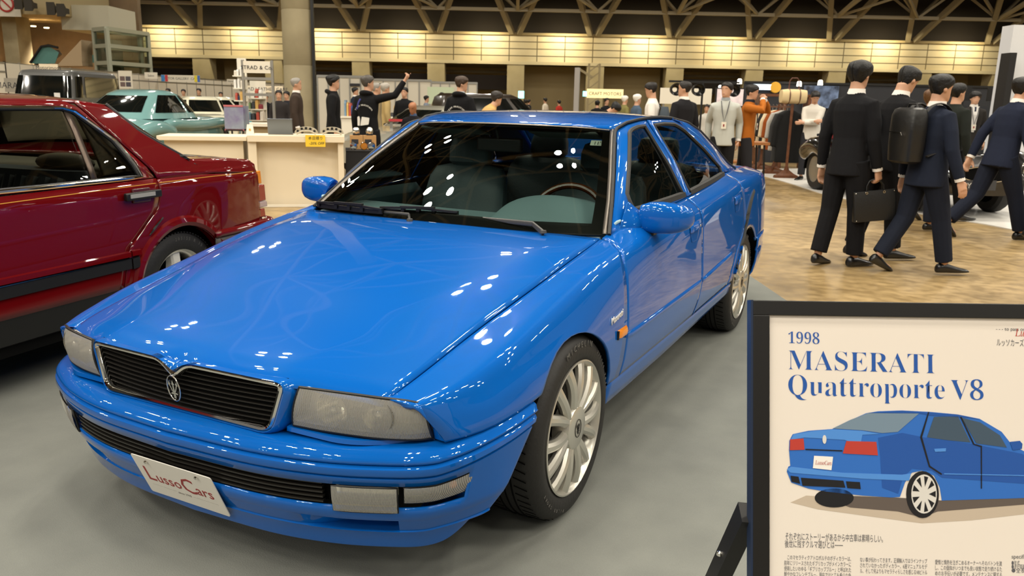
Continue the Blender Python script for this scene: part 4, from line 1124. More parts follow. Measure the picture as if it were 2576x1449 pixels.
# rear door
rdb=[(-1.40,.385),(-.9,.385),(-.458,.385)]
rdoor=rpanel('rear_door',rdb,[(-1.40,.925),(-.8,.93),(-.155,.935)],[(-1.40,.385),(-1.40,.925)],[(a-.004,b) for a,b in lower(sl)]+[(-.155,.935)],34,18)
fdoor=rpanel('front_door',[(-2.42,.385),(-1.41,.385)],[(-2.36,.915),(-1.41,.925)],[(-2.42,.385),(-2.36,.915)],[(-1.41,.385),(-1.41,.925)],24,14)
rpanel('front_wing',[(-3.52,.55),(-3.05,.55)]+arc(-2.66,.312,.345,140,12,12)+[(-2.425,.385)],[(-3.50,.80),(-3.0,.86),(-2.365,.915)],[(-3.52,.55),(-3.50,.80)],[(-2.425,.385),(-2.365,.915)],40,16)
# window frames: red outer, chrome surround, panes
def rframe(doors,outer,inner,pn):
    n=40
    O=[Vector((*q,0)) for q in resample([(*a,0) for a in outer],n,True)]; I=[Vector((*q,0)) for q in resample([(*a,0) for a in inner],n,True)]
    V=[rp(q.x,q.y) for q in O]+[rp(q.x,q.y) for q in I]; F=[(k,(k+1)%n,n+(k+1)%n,n+k) for k in range(n)]
    fr=rtwo(doors,'window_frame',V,orient(V,F,(1,0,0)),M_RED,solid=.01)
    c=np.mean([[q.x,q.y] for q in I],axis=0)
    for sg,f in zip((1,-1),fr):
        for q,r,mt in ((1.0,.010,M_CHROME),(.975,.011,M_BLACK)):
            b=MB().tube([((RX(c[0]+(p.x-c[0])*q,c[1]+(p.y-c[1])*q)+.004-(1-q)*.3)*sg,c[0]+(p.x-c[0])*q,c[1]+(p.y-c[1])*q) for p in I],r,8,closed=True); b.build('chrome_surround' if mt is M_CHROME else 'window_seal',mt,f)
    return fr,I
outr=[(-1.40,.935),(-1.40,1.335),(-.445,1.332),(-.365,1.218),(-.222,1.042),(-.16,.965),(-.155,.94)]
innr=[(-1.37,.948),(-1.37,1.303),(-.53,1.303),(-.475,1.293),(-.315,1.140),(-.243,.980),(-.243,.948),(-.8,.946)]
fr_,I_=rframe(rdoor,outr,innr,'window_pane')
def rpane(doors,poly,name='window_pane'):
    V=[(RX(*q)-.014,q[0],q[1]) for q in poly]; c=np.mean(poly,axis=0); V.append((RX(c[0],c[1])-.014,c[0],c[1])); n=len(poly)
    rtwo(doors,name,V,orient(V,[(k,(k+1)%n,n) for k in range(n)],(1,0,0)),M_GLASS)
rpane(rdoor,round_poly([(-1.36,.955),(-1.36,1.297),(-.53,1.297),(-.565,.955)],.01)); rpane(rdoor,round_poly([(-.50,1.292),(-.325,1.135),(-.255,.985),(-.258,.957),(-.53,.957)],.01))
b=MB(); b.grid([[ (RX(y,z)-.002,y,z) for y,z in ((-.562,.95),(-.553,1.02),(-.532,1.20),(-.522,1.302))],[(RX(y,z)-.002,y,z) for y,z in ((-.527,.95),(-.520,1.02),(-.498,1.20),(-.490,1.298))]]); rtwo(rdoor,'window_divider',b.V,orient(b.V,b.F,(1,0,0)),M_DIV,solid=.01)
outf=[(-2.30,.925),(-1.75,1.335),(-1.41,1.335),(-1.41,.935)]; innf=[(-2.22,.948),(-1.74,1.303),(-1.44,1.303),(-1.44,.948)]
rframe(fdoor,outf,innf,'p'); rpane(fdoor,innf)
# pinstripe, rub strips, handle
def rline(pars,name,pts,h,off,m,n=20):
    P=resample([(*p,0) for p in pts],n); V=[];F=[]
    for q in P: V+= [(RX(q.x,q.y)-.001,q.x,q.y-h/2),(RX(q.x,q.y)+off,q.x,q.y-h/2+off*.3),(RX(q.x,q.y)+off,q.x,q.y+h/2-off*.3),(RX(q.x,q.y)-.001,q.x,q.y+h/2)]
    for i in range(n-1):
        for k in range(3): F.append((i*4+k,i*4+k+1,i*4+k+5,i*4+k+4))
    F+=[(0,1,2,3),((n-1)*4,(n-1)*4+3,(n-1)*4+2,(n-1)*4+1)]
    return rtwo(pars,name,V,F,m)
rline(rdoor,'pinstripe',[(-1.39,.893),(-.8,.902),(-.168,.910)],.004,.0012,M_GOLD); rline([rc,rc],'pinstripe',[(-.142,.910),(.3,.912),(.72,.908)],.004,.0012,M_GOLD); rline(fdoor,'pinstripe',[(-2.36,.88),(-1.42,.892)],.004,.0012,M_GOLD)
for pars,y0,y1 in ((rdoor,-1.38,-.402),(fdoor,-2.40,-1.42)):
    rline(pars,'rub_strip',[(y0,.508),(y1,.512)],.062,.014,M_BLACK); rline(pars,'rub_strip_top',[(y0,.560),(y1,.560)],.034,.015,M_RED); rline(pars,'chrome_line',[(y0,.541),(y1,.541)],.005,.017,M_CHROME)
rline([rc,rc],'rub_strip',[(-.392,.508),(-.345,.512)],.062,.014,M_BLACK,4); rline([rc,rc],'rub_strip_top',[(-.392,.562),(-.330,.562)],.034,.015,M_RED,4)
for sg,d in zip((1,-1),rdoor):
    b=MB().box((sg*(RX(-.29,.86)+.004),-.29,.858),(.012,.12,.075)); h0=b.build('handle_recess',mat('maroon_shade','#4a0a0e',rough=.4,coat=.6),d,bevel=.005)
    b=MB().bar((sg*(RX(-.41,.86)+.022),-.415,.859),(sg*(RX(-.17,.86)+.022),-.172,.861),.026,.040); h=b.build('door_handle',M_BLACK,d,bevel=.006)
    b=MB().bar((sg*(RX(-.41,.86)+.0365),-.395,.862),(sg*(RX(-.17,.86)+.0365),-.225,.863),.004,.020); b.build('handle_plate',mat('satin_plate','#b5b2a8',rough=.45,metal=.5),h)
# arch flare and well
for sg in (1,-1):
    for cy in (0,-2.66):
        rows=[];n=36
        for i in range(n+1):
            a=R(172-(172-22)*i/n); ca,sa=math.cos(a),math.sin(a); r0,r1=.345,.402
            x0=RX(cy+r0*ca,.312+r0*sa); x1=RX(cy+r1*ca,.312+r1*sa)
            rows.append([((x0-.05)*sg,cy+r0*ca,.312+r0*sa),((x0+.012)*sg,cy+r0*ca,.312+r0*sa),((x0+.022)*sg,cy+(r0+.02)*ca,.312+(r0+.02)*sa),((x1+.016)*sg,cy+(r1-.012)*ca,.312+(r1-.012)*sa),((x1-.001)*sg,cy+r1*ca,.312+r1*sa)])
        b=MB().grid(rows); obj('arch_flare',b.V,orient(b.V,b.F,(sg,0,0)),M_RED,rc,fix=False)
        rows=[[(x*sg,cy+.36*math.cos(R(180-180*i/20)),.312+.36*math.sin(R(180-180*i/20))) for x in (.84,.58)]+[(.57*sg,cy+.02*math.cos(R(180-180*i/20)),.312)] for i in range(21)]
        b=MB().grid(rows); b.build('wheel_well',M_DARK,rc)
# sill, underbody
rows=[[(RX(y,.385)-.004,y,.386),(RX(y,.385)-.010,y,.34),(RX(y,.385)-.02,y,.26),(RX(y,.3)-.10,y,.215)] for y in np.linspace(-2.34,-.34,12)]
b=MB().grid(rows); panel('sill',b.V,b.F,M_BLACK,(1,0,-.2),rc,True,None)
b=MB().box((0,-1.35,.26),(1.55,4.0,.10)).box((0,-1.3,.50),(1.66,1.9,.60)).box((0,.35,.60),(1.35,.75,.5)).box((0,-2.9,.6),(1.3,1.0,.3)); b.build('floorpan',M_DARK,rc)
# roof, boot, bonnet, rear window, windscreen
RW=lambda z: RX(-.6,z)
rows=[]
for j in range(13):
    y=-1.85+(1.85-.235)*j/12; row=[]
    e=1.335-.10*max(0,(-1.45-y)/.4)**2-.018*max(0,(y+.45)/.22)**2
    for i in range(17):
        u=-1+2*i/16; xe=RX(-.6,e)-.002; row.append((u*xe,y,e+.035*(1-abs(u)**2.6)))
    rows.append(row)
b=MB().grid(rows); panel('roof_panel',b.V,b.F,M_RED,(0,0,1),rc,False)
rows=[]
for t in np.linspace(0,1,9):
    y=-.22+(.175+.22)*t; z=1.318+(1.010-1.318)*t; x=RX(y,z)-.03
    rows.append([(u*x,y+.03*(1-u*u),z+.03*(1-u*u)*(1-.5*t)) for u in np.linspace(-1,1,13)])
b=MB().grid(rows); rwin=obj('rear_window',b.V,orient(b.V,b.F,(0,1,1)),M_GLASS,rc,fix=False)
for sg in (1,-1):
    b=MB().tube([(sg*(RX(y,z)-.012),y,z+.004) for y,z in ((-.235,1.315),(-.194,1.268),(-.121,1.184),(-.024,1.117),(.143,1.018))],.012,8); b.build('window_seal',M_BLACK,rwin)
rows=[]
for j in range(9):
    t=j/8; y=.15+(.745-.15)*t; z=1.002-.022*t*t
    rows.append([(u*(RX(y,.93)-.045),y,z+.015*(1-abs(u)**3)) for u in np.linspace(-1,1,15)])
for y,z in ((.775,.95),(.79,.90)): rows.append([(u*(RX(y,.90)-.015),y,z+.01*(1-abs(u)**3)) for u in np.linspace(-1,1,15)])
b=MB().grid(rows); panel('boot_lid',b.V,b.F,M_RED,(0,.2,1),rc,False)
b=MB().lathe([(0,.03),(.010,.026),(.014,.012),(.016,0)],12,'z',(.35,.47,1.008)); b.build('washer_nozzle',M_CHROME,rc)
b=MB().grid([[(x*.7,-2.30,.99) for x in (-1,0,1)],[(x*.62,-1.82,1.31) for x in (-1,0,1)]]); b.build('windscreen',M_GLASS,rc)
b=MB().grid([[(u*.78,y,z+.03*(1-u*u)) for u in np.linspace(-1,1,9)] for y,z in ((-3.50,.82),(-3.2,.87),(-2.8,.92),(-2.32,.97))]); panel('bonnet',b.V,b.F,M_RED,(0,0,1),rc,False)
b=MB().box((0,-3.50,.68),(1.5,.06,.26)); b.build('nose_panel',M_BLACK,rc); b=MB().box((0,-3.55,.45),(1.66,.16,.22)); b.build('front_bumper',M_RED,rc,bevel=.03)
# tail: lamps and bumper
b=MB().grid([[(u*(RX(.79,.7)-.02),.80,z) for u in np.linspace(-1,1,9)] for z in (.58,.75,.90)]); b.build('tail_panel',M_RED,rc)
for sg in (1,-1):
    tl=None
    for z0,z1,yb,m in ((.82,.905,.80,M_AMBER),(.705,.812,.835,mat('tail_red','#8c1414',rough=.15,coat=1.)),(.665,.703,.85,mat('tail_clear','#b09a98',rough=.2,coat=1.)),(.60,.655,.825,mat('tail_red','#8c1414',rough=.15,coat=1.))):
        b=MB(); x1=RX(.79,.75)+.001
        b.rings([[(sg*x1,.775,z0),(sg*(x1-.008),yb+.03,z0),(sg*.48,yb+.055,z0),(sg*.48,.77,z0)],[(sg*x1,.775,z1),(sg*(x1-.008),yb+.022,z1),(sg*.48,yb+.045,z1),(sg*.48,.77,z1)]])
        b.build('tail_lamp',m,rc,bevel=.006)
P=[(.872,.235),(.868,.40),(.855,.62),(.835,.80),(.80,.90),(.70,.95),(.4,.985),(0,.995)]
P=P+[(-x,y) for x,y in reversed(P[:-1])]
P=[tuple(q)[:2] for q in resample([(*q,0) for q in P],60)]
cn=Vector((0,.3))
def off(q,d): 
    k=1-d/.87; return (q[0]*k,q[1]-d*(1 if abs(q[0])<.8 else .2))
rows=[[(*off(q,.03),.597) for q in P],[(*off(q,-.022),.588) for q in P],[(*off(q,-.034),.572) for q in P],[(*off(q,-.030),.552) for q in P]]
b=MB().grid(rows); bmp=panel('rear_bumper',b.V,b.F,M_RED,(0,1,0),rc,False,.006)[0]
rows=[[(*off(q,-.026),.552) for q in P],[(*off(q,-.022),.47) for q in P],[(*off(q,.0),.38) for q in P],[(*off(q,.08),.36) for q in P]]
b=MB().grid(rows); obj('bumper_skirt',b.V,orient(b.V,b.F,(0,1,0)),M_BLACK,bmp,fix=False,solid=.006)
# cabin: rear bench, headrests, shelf, door card
b=MB()
b.rings([[(x*.62,y,z) for x,y,z in [(math.copysign(abs(math.cos(a))**.4,math.cos(a)),-.36+.09*math.sin(a)+k,zz) for a in np.linspace(0,2*PI,28,endpoint=False)]] for k,zz in ((-.12,.55),(-.06,.75),(0,.92),(.01,.965),(.012,.975))])
bench=b.build('rear_seat',M_GREYL,rc)
b=MB()
for x in np.linspace(-.5,.5,13):
    b.tube([(x,-.585,.58),(x,-.55,.72),(x,-.485,.86),(x,-.455,.94)],.035,8)
b.build('seat_bolster',M_GREYL,bench)
for sx in (.36,-.36):
    b=MB().ball((sx,-.28,1.005),(.20,.075,.055),20,10); b.build('headrest',M_TAN,bench)
b=MB().grid([[(x,-.34,.972) for x in (-.64,0,.64)],[(x,.14,.985) for x in (-.64,0,.64)]]); b.build('parcel_shelf',M_TAN,rc,solid=.02)
for sg in (1,-1):
    b=MB().grid([[(.60*sg,-.40,1.30),(.57*sg,-.16,1.24)],[(.66*sg,-.36,1.12),(.62*sg,.05,1.05)],[(.70*sg,-.34,.96),(.70*sg,.06,.98)]]); b.build('pillar_trim',M_TAN,rc,solid=.02)
    b=MB().bar((.62*sg,-1.40,1.30),(.74*sg,-1.40,.5),.07,.09); b.build('centre_pillar',M_TAN,rc)
seat0=thing('front_seat','',''); seat0.parent=rc
for kk in ('label','category'):
    if kk in seat0: del seat0[kk]
for sx in (.37,-.37):
    b=MB().rings([[(sx+w_/2*math.copysign(abs(math.cos(a))**.5,math.cos(a)),yy+d/2*math.copysign(abs(math.sin(a))**.6,math.sin(a)),z) for a in np.linspace(0,2*PI,24,endpoint=False)] for z,yy,d,w_ in ((.5,-1.45,.12,.5),(.8,-1.38,.13,.5),(.98,-1.32,.10,.46),(1.02,-1.31,.04,.3),(1.03,-1.31,.09,.24),(1.15,-1.29,.10,.26),(1.19,-1.29,.03,.2))]); b.build('seat_back',M_GREYL,seat0)
# wheels: five broad spokes
def redwheel():
    w=thing('road_wheel','',''); w.parent=rc
    for kk in ('label','category'):
        if kk in w: del w[kk]
    b=MB().lathe([(.20,-.19),(.25,-.205),(.29,-.20),(.308,-.17),(.309,-.10),(.308,-.03),(.30,-.012),(.275,.0),(.24,.0),(.208,-.006),(.20,-.012)],64,'x'); t=b.build('tyre',M_TYRE,w)
    b=MB()
    for k in range(80):
        a=2*PI*k/80; b.box((-.03,.306*math.cos(a),.306*math.sin(a)),(.05,.006,.012),Matrix.Rotation(a,3,'X'))
    b.build('tread_block',M_TYRE,t)
    b=MB().lathe([(.20,-.19),(.185,-.10),(.183,-.035),(.192,-.018),(.203,-.008),(.208,-.004),(.206,-.010)],56,'x'); rm=b.build('rim',M_RIM,w)
    b=MB()
    for k in range(5):
        a=2*PI*k/5+.35; c,s_=math.cos(a),math.sin(a)
        rings=[]
        for r,hw_,x in ((.03,.055,-.03),(.08,.042,-.025),(.14,.034,-.022),(.19,.036,-.026)):
            rings.append([(xx,r*c-o*s_,r*s_+o*c) for xx,o in ((x,-hw_*.72),(x,hw_*.72),(x-.012,hw_),(x-.05,hw_),(x-.05,-hw_),(x-.012,-hw_))])
        b.rings(rings)
    b.build('spokes',mat('white_rim','#dcd9d0',rough=.35,coat=.5),rm)
    b=MB().lathe([(0,-.018),(.045,-.02),(.05,-.03)],24,'x'); b.build('hub_cap',M_RIM,w)
    b=MB().lathe([(.02,-.11),(.18,-.11)],30,'x'); b.build('wheel_backing',M_DARK,w)
    for i,ch in enumerate('205/55 R 15 V'):
        if ch==' ': continue
        a=R(96-i*4.6); y,z=.262*math.cos(a),.262*math.sin(a)
        text('tyre_lettering',ch,frame_matrix((.0008,y,z),(0,math.sin(a),-math.cos(a)),(0,math.cos(a),math.sin(a))),.026,mat('tyre_letter','#5b5955',rough=.6),t,depth=.0006,align='CENTER')
    return w
rw0=redwheel(); rw0.location=(.845,0,.309)
for x,y,sg in ((.845,-2.66,1),(.845,0,-1),(.845,-2.66,-1)):
    c=copy_tree(rw0,rc); c.location=(x*sg,y,.309); c.rotation_euler=(0,0,0 if sg>0 else PI)
# ============================================================ information board on its stand
TL=deep(1895,755,1.5); trd=ray(2576,765); TRp=Vector(CAMP)+trd*((TL.z-CAMP[2])/trd.z)
pr_=(TRp-TL).normalized(); tau=R(15.5)
hor=Vector((-pr_.y,pr_.x,0)).normalized()
if hor.dot(FW_)<0: hor=-hor
pu_=Vector((0,0,1))*math.cos(tau)+hor*math.sin(tau)          # up the board, top leaning away
pn_=pr_.cross(pu_)                                            # towards the viewer
PM=frame_matrix(TL,pr_,pu_)
PMi=PM.inverted()
def onboard(px,py):
    d=ray(px,py); t=(TL-Vector(CAMP)).dot(pn_)/d.dot(pn_); q=PMi@(Vector(CAMP)+d*t); return (q.x,q.y)
def Q(cx,cy): return onboard(1820+cx/1.988,720+cy/1.988)
fw_=.030; BW=.594+2*fw_; BH=.841+2*fw_
pb=thing('poster_stand','black framed information poster about the blue saloon, propped on a black stand','poster',(TL.x,TL.y,0))
Wb=Matrix.Translation((-TL.x,-TL.y,0))@PM
def pbx(x0,x1,y0,y1,z0,z1,b=None):
    b=b or MB(); V=[Wb@Vector((x,y,z)) for x in (x0,x1) for y in (y0,y1) for z in (z0,z1)]
    return b.add(V,[(0,1,3,2),(4,6,7,5),(0,4,5,1),(2,3,7,6),(0,2,6,4),(1,5,7,3)])
M_FRAME=mat('black_frame','#0c0b0b',rough=.42); M_FEDGE=mat('frame_edge','#17263f',rough=.4)
x_in=Q(232,140)[0]; y_in=Q(600,150)[1]
fr=pbx(0,BW,y_in,0,-.022,.0); pbx(0,x_in,-BH,y_in,-.022,0,fr); pbx(BW-x_in,BW,-BH,y_in,-.022,0,fr); pbx(0,BW,-BH-.03,-BH,-.022,0,fr)
frame=fr.build('frame',M_FRAME,pb,smooth=False,bevel=.0015)
pbx(-.004,.0002,-BH,.0005,-.024,-.001).build('frame_edge',M_FEDGE,pb,smooth=False)
pbx(x_in-.002,BW-x_in+.002,-BH,y_in+.002,-.016,-.006).build('poster_sheet',mat('poster_paper','#dfd6cc',rough=.35,coat=.25),pb,smooth=False)
sheet=[c for c in pb.children if c.name.startswith('poster_sheet')][0]
PZ=-.0058
def pink(name,poly,m,z=PZ,par=None,raw=False):
    P=[q if raw else Q(*q) for q in poly]
    b=MB(); V=[Wb@Vector((x,y,z)) for x,y in P]+[Wb@Vector((x,y,z-.0004)) for x,y in P]; n=len(P)
    b.add(V,[tuple(range(n))]+[(i,(i+1)%n,n+(i+1)%n,n+i) for i in range(n)])
    bm=bmesh.new(); me=mesh_data(name,b.V,b.F,m,False); bm.from_mesh(me); bmesh.ops.triangulate(bm,faces=[f for f in bm.faces if len(f.verts)>4]); bmesh.ops.recalc_face_normals(bm,faces=bm.faces); bm.to_mesh(me); bm.free()
    o=bpy.data.objects.new(name,me); link(o,par or sheet); return o
I_B1=mat('ink_blue','#2a66b8',rough=.4); I_B2=mat('ink_deep_blue','#1d4f9c',rough=.4); I_B3=mat('ink_pale_blue','#4b86cf',rough=.4); I_G=mat('ink_glass','#6f8496',rough=.4); I_G2=mat('ink_dark_glass','#3d4f60',rough=.4)
I_K=mat('ink_black','#14151a',rough=.4); I_R=mat('ink_red','#b03a30',rough=.4); I_S=mat('ink_silver','#cfccc6',rough=.4); I_W=mat('ink_white','#e6e2dc',rough=.4); I_SH=mat('ink_shadow','#b9aa98',rough=.5); I_SH2=mat('ink_dark_shadow','#5a504a',rough=.5); I_T=mat('ink_title','#1f519f',rough=.4); I_X=mat('ink_text','#55555a',rough=.5)
def ell(cx,cy,rx,ry,n=28,a0=0): return [(cx+rx*math.cos(2*PI*k/n),cy+ry*math.sin(2*PI*k/n)) for k in range(n)]
XR=1640
pic=pink('car_picture',[(340,1085),(420,1050),(900,1080),(XR,1060),(XR,1130),(1250,1175),(1000,1190),(700,1150),(480,1120)],I_SH)
def pk(name,poly,m,k): return pink(name,poly,m,PZ+.0003*k,pic)
pk('picture_shadow',[(470,1045),(900,1062),(1100,1075),(XR,1055),(XR,1085),(1080,1130),(1000,1160),(880,1130),(640,1110)],I_SH2,1)
pk('picture_wheel',ell(560,1062,98,48),I_K,2)
body=[(335,775),(352,742),(430,725),(550,716),(640,672),(720,637),(780,627),(900,623),(1040,630),(1180,643),(1290,665),(1400,730),(1455,800),(1560,850),(XR-10,900),(XR,960),(XR,1058),(1430,1065),(1100,1075),(1090,1010),(1060,950),(1000,925),(950,935),(915,985),(890,1057),(850,1060),(700,1050),(520,1030),(430,1015),(345,985),(322,930),(330,905),(340,900),(333,820)]
pk('picture_body',body,I_B1,2)
pk('picture_body_side',[(780,760),(900,735),(1010,758),(1250,790),(1500,840),(XR-8,905),(XR,1000),(1100,960),(1050,925),(950,915),(905,960),(880,1040),(800,1010),(790,850)],I_B2,3)
pk('picture_roof',[(730,634),(900,624),(1180,643),(1290,667),(1240,660),(1045,648),(985,637)],I_B2,4)
pk('picture_window',[(552,713),(640,670),(730,636),(984,638),(878,730),(800,736),(700,722)],I_G,4)
pk('picture_window',[(1025,757),(1060,655),(1180,652),(1243,783),(1130,772)],I_G2,4)
pk('picture_window',[(1200,660),(1290,682),(1390,747),(1425,808),(1272,788)],I_G2,4)
pk('picture_boot',[(342,770),(355,743),(440,728),(552,717),(700,725),(790,740),(700,745),(690,800),(610,770),(410,758)],I_B3,4)
pk('picture_line',[(415,815),(600,822),(600,828),(415,821)],I_K,5)
pk('picture_line',[(990,757),(1030,630),(1036,630),(1000,757),(1040,900),(1100,940),(1096,946),(1034,906)],I_K,5)
pk('picture_line',[(1190,655),(1198,655),(1262,790),(1300,800),(1300,1015),(1295,1015),(1294,806),(1256,794)],I_K,5)
pk('picture_line',[(1110,938),(XR,950),(XR,954),(1110,943)],I_B3,5)
pk('picture_bumper',[(322,918),(345,905),(600,935),(900,945),(945,938),(935,975),(700,965),(340,935)],I_B3,4)
for p in ([(392,960),(605,975),(615,1010),(400,1000)],[(340,950),(380,955),(388,990),(345,980)],[(618,978),(688,982),(692,1017),(625,1012)]): pk('picture_vent',p,I_K,5)
pk('picture_lamp',[(338,768),(405,763),(410,820),(336,822)],I_R,5); pk('picture_lamp',[(620,776),(770,780),(778,848),(602,838)],I_R,5)
pk('picture_plate',[(458,850),(553,855),(545,922),(452,912)],I_W,5)
pk('picture_badge',ell(510,768,10,22,16),I_S,5)
pk('picture_mirror',[(1440,780),(1490,775),(1503,790),(1500,815),(1455,822)],I_B2,5)
pk('picture_handle',[(1060,815),(1120,812),(1118,828),(1065,830)],I_B3,5)
pk('picture_wheel',ell(1003,1045,82,118),I_K,3); pk('picture_rim',ell(1010,1042,64,98),I_S,4)
for k in range(9):
    a=2*PI*k/9; pk('picture_rim_gap',[(1010+64*.92*math.cos(a-.18),1042+98*.92*math.sin(a-.18)),(1010+64*.92*math.cos(a+.18),1042+98*.92*math.sin(a+.18)),(1010+24*math.cos(a),1042+38*math.sin(a))],I_K,5)
def ms(s):
    o=''
    for c in s:
        if 'A'<=c<='Z': o+=chr(0x1D400+ord(c)-65)
        elif 'a'<=c<='z': o+=chr(0x1D41A+ord(c)-97)
        elif '0'<=c<='9': o+=chr(0x1D7CE+ord(c)-48)
        else: o+=c
    return o
def mi(s): return ''.join(chr(0x1D434+ord(c)-65) if 'A'<=c<='Z' else (chr(0x1D44E+ord(c)-97) if 'a'<=c<='z' and c!='h' else c) for c in s)
def fit(name,s,c0,c1,hgt,m,par,thin=0,z=PZ,res=4,depth=.0002):
    """lettering whose left foot is at crop point c0 and right foot at c1 (x scaled to fit)"""
    cu=bpy.data.curves.new(name,'FONT'); cu.body=s; cu.size=1; cu.extrude=.0; cu.offset=thin; cu.resolution_u=res
    t=bpy.data.objects.new(name,cu); COL.objects.link(t); dg=bpy.context.evaluated_depsgraph_get(); me=bpy.data.meshes.new_from_object(t.evaluated_get(dg)); me.name=name
    bpy.data.objects.remove(t); bpy.data.curves.remove(cu); me.materials.clear(); me.materials.append(m)
    xs=[v.co.x for v in me.vertices]; x0,x1=min(xs),max(xs)
    a=Q(*c0); b=Q(*c1); L=b[0]-a[0]; sx=L/(x1-x0); sy=hgt
    for v in me.vertices:
        u=(v.co.x-x0)*sx; v.co=Wb@Vector((a[0]+u,a[1]+(b[1]-a[1])*u/max(L,1e-6)+v.co.y*sy,z+.0003))
    o=bpy.data.objects.new(name,me); link(o,par); return o
HS=abs(Q(330,318)[1]-Q(330,418)[1])/.676      # cap height of the title
fit('title_lettering',ms('1998'),(330,285),(486,290),HS*.56,I_T,sheet,-.012)
fit('title_lettering',ms('MASERATI'),(328,417),(1066,438),HS*.97,I_T,sheet,-.014)
fit('title_lettering',ms('Quattroporte'),(330,545),(1115,566),HS*1.02,I_T,sheet,-.014)
fit('title_lettering',ms('V8'),(1145,568),(1310,572),HS*1.0,I_T,sheet,-.014)
fit('plate_lettering',mi('LussoCars'),(463,893),(545,897),.011,I_R,pic,0,PZ+.0018)
fit('header_lettering','- - - to pass on to the next',(1372,221),(1640,226),.009,I_X,sheet)
fit('header_lettering',mi('LussoCars'),(1468,250),(1640,255),.020,I_R,sheet)
fit('header_lettering','ルッソカーズ',(1376,296),(1512,300),.0155,I_X,sheet)
fit('body_lettering','それぞれにストーリーがあるから中古車は素晴らしい。',(315,1270),(805,1283),.0155,I_X,sheet)
fit('body_lettering','後世に残すクルマ選びとは――',(312,1308),(604,1314),.0155,I_X,sheet)
for k,s in enumerate(('　このマセラティクアトロポルテのボディカラーは、','前年にリリースされたギブリカップがメインカラーに','使用したいわゆる「ギブリカップブルー」と呼ばれた','鮮やかなフレンチブルー。現在ではとても希少な色')): fit('body_lettering',s,(309+ (16 if k==0 else 0),1370+28*k),(645,1378+28*k),.0098,I_X,sheet,res=2)
for k,s in enumerate(('ない事が伝わってきます。正規輸入ではラインナップ','されていなかったボディカラー、6速マニュアルモデ','ル、そして何よりもマセラティらしさを感じるV8ビトル')): fit('body_lettering',s,(690,1382+28*k),(1027,1390+28*k),.0098,I_X,sheet,res=2)
for k,s in enumerate(('愛情と情熱を注ぎこめるオーナーへそのバトンを渡','し、この個体がいつまでも良い状態で走り続けるた','めのお手伝いが必要です。メンテナンスに関する')): fit('body_lettering',s,(1067,1394+28*k),(1402,1402+28*k),.0098,I_X,sheet,res=2)
fit('body_lettering','specifications',(1451,1366),(1590,1369),.011,I_X,sheet)
for k,s in enumerate(('●年式','●走行距離','●全長')): fit('body_lettering',s,(1451,1398+19*k),(1451+(40 if k==0 else 70),1399+19*k),.0098,I_X,sheet)
# legs of the stand
def bp_(x,y,z): return Wb@Vector((x,y,z))
a=bp_(.012,-.405,-.05)
for sx in (0.0,BW-.02):
    b=MB(); top=bp_(sx+.0,-.40,-.030); 
    foot=Vector((top.x,top.y,0))+hor*.30-pr_*.05; foot.z=0.0
    b.bar(top,foot,.030,.045,up=pn_); b.build('leg',M_FRAME,pb,smooth=False)
    f0=bp_(sx+.01,-BH,-.012); f1=Vector((f0.x,f0.y,0))-hor*.03; b=MB().bar(f0,f1,.03,.03,up=pn_); b.build('leg',M_FRAME,pb,smooth=False)
t0=bp_(.0,-.40,-.030); ft=Vector((t0.x,t0.y,0))+hor*.30-pr_*.05
mid=t0.lerp(ft,.38); b=MB().bar(mid,mid+pr_*(BW-.02),.03,.03); b.build('stretcher',M_FRAME,pb,smooth=False)
b=MB().lathe([(0,.008),(.006,.006),(.007,0)],10,'z',tuple(t0.lerp(ft,.2)-pr_*.017)); b.build('bolt',M_CHROME,pb)
# ============================================================ people
def heading(th):
    v=HH*math.cos(R(th))+HR*math.sin(R(th)); return math.atan2(-v.x,v.y)
def remesh(name,b,m,parent,vox,smooth=2,inflate=0.):
    me=mesh_data(name,b.V,b.F,m,True,None)
    bm=bmesh.new(); bm.from_mesh(me); bmesh.ops.recalc_face_normals(bm,faces=bm.faces); bm.to_mesh(me); bm.free()
    o=bpy.data.objects.new(name,me); COL.objects.link(o)
    r=o.modifiers.new('r','REMESH'); r.mode='VOXEL'; r.voxel_size=vox; r.use_smooth_shade=True
    s=o.modifiers.new('s','SMOOTH'); s.iterations=smooth; s.factor=.5
    dg=bpy.context.evaluated_depsgraph_get(); dg.update()
    m2=bpy.data.meshes.new_from_object(o.evaluated_get(dg)); bpy.data.objects.remove(o); bpy.data.meshes.remove(me)
    m2.name=name; m2.materials.clear(); m2.materials.append(m)
    m2.polygons.foreach_set('use_smooth',[True]*len(m2.polygons))
    q=bpy.data.objects.new(name,m2); link(q,parent); return q
M_SKIN=mat('skin','#c49679',rough=.5); M_SKIN2=mat('skin_warm','#a8704c',rough=.5)
def cloth(c,name=None): return mat(name or 'cloth_'+c.strip('#'),c,rough=.85,spec=.2,bump=(7,.55))
def hairm(c): return mat('hair_'+c.strip('#'),c,rough=.45,spec=.4,bump=(55,.5))
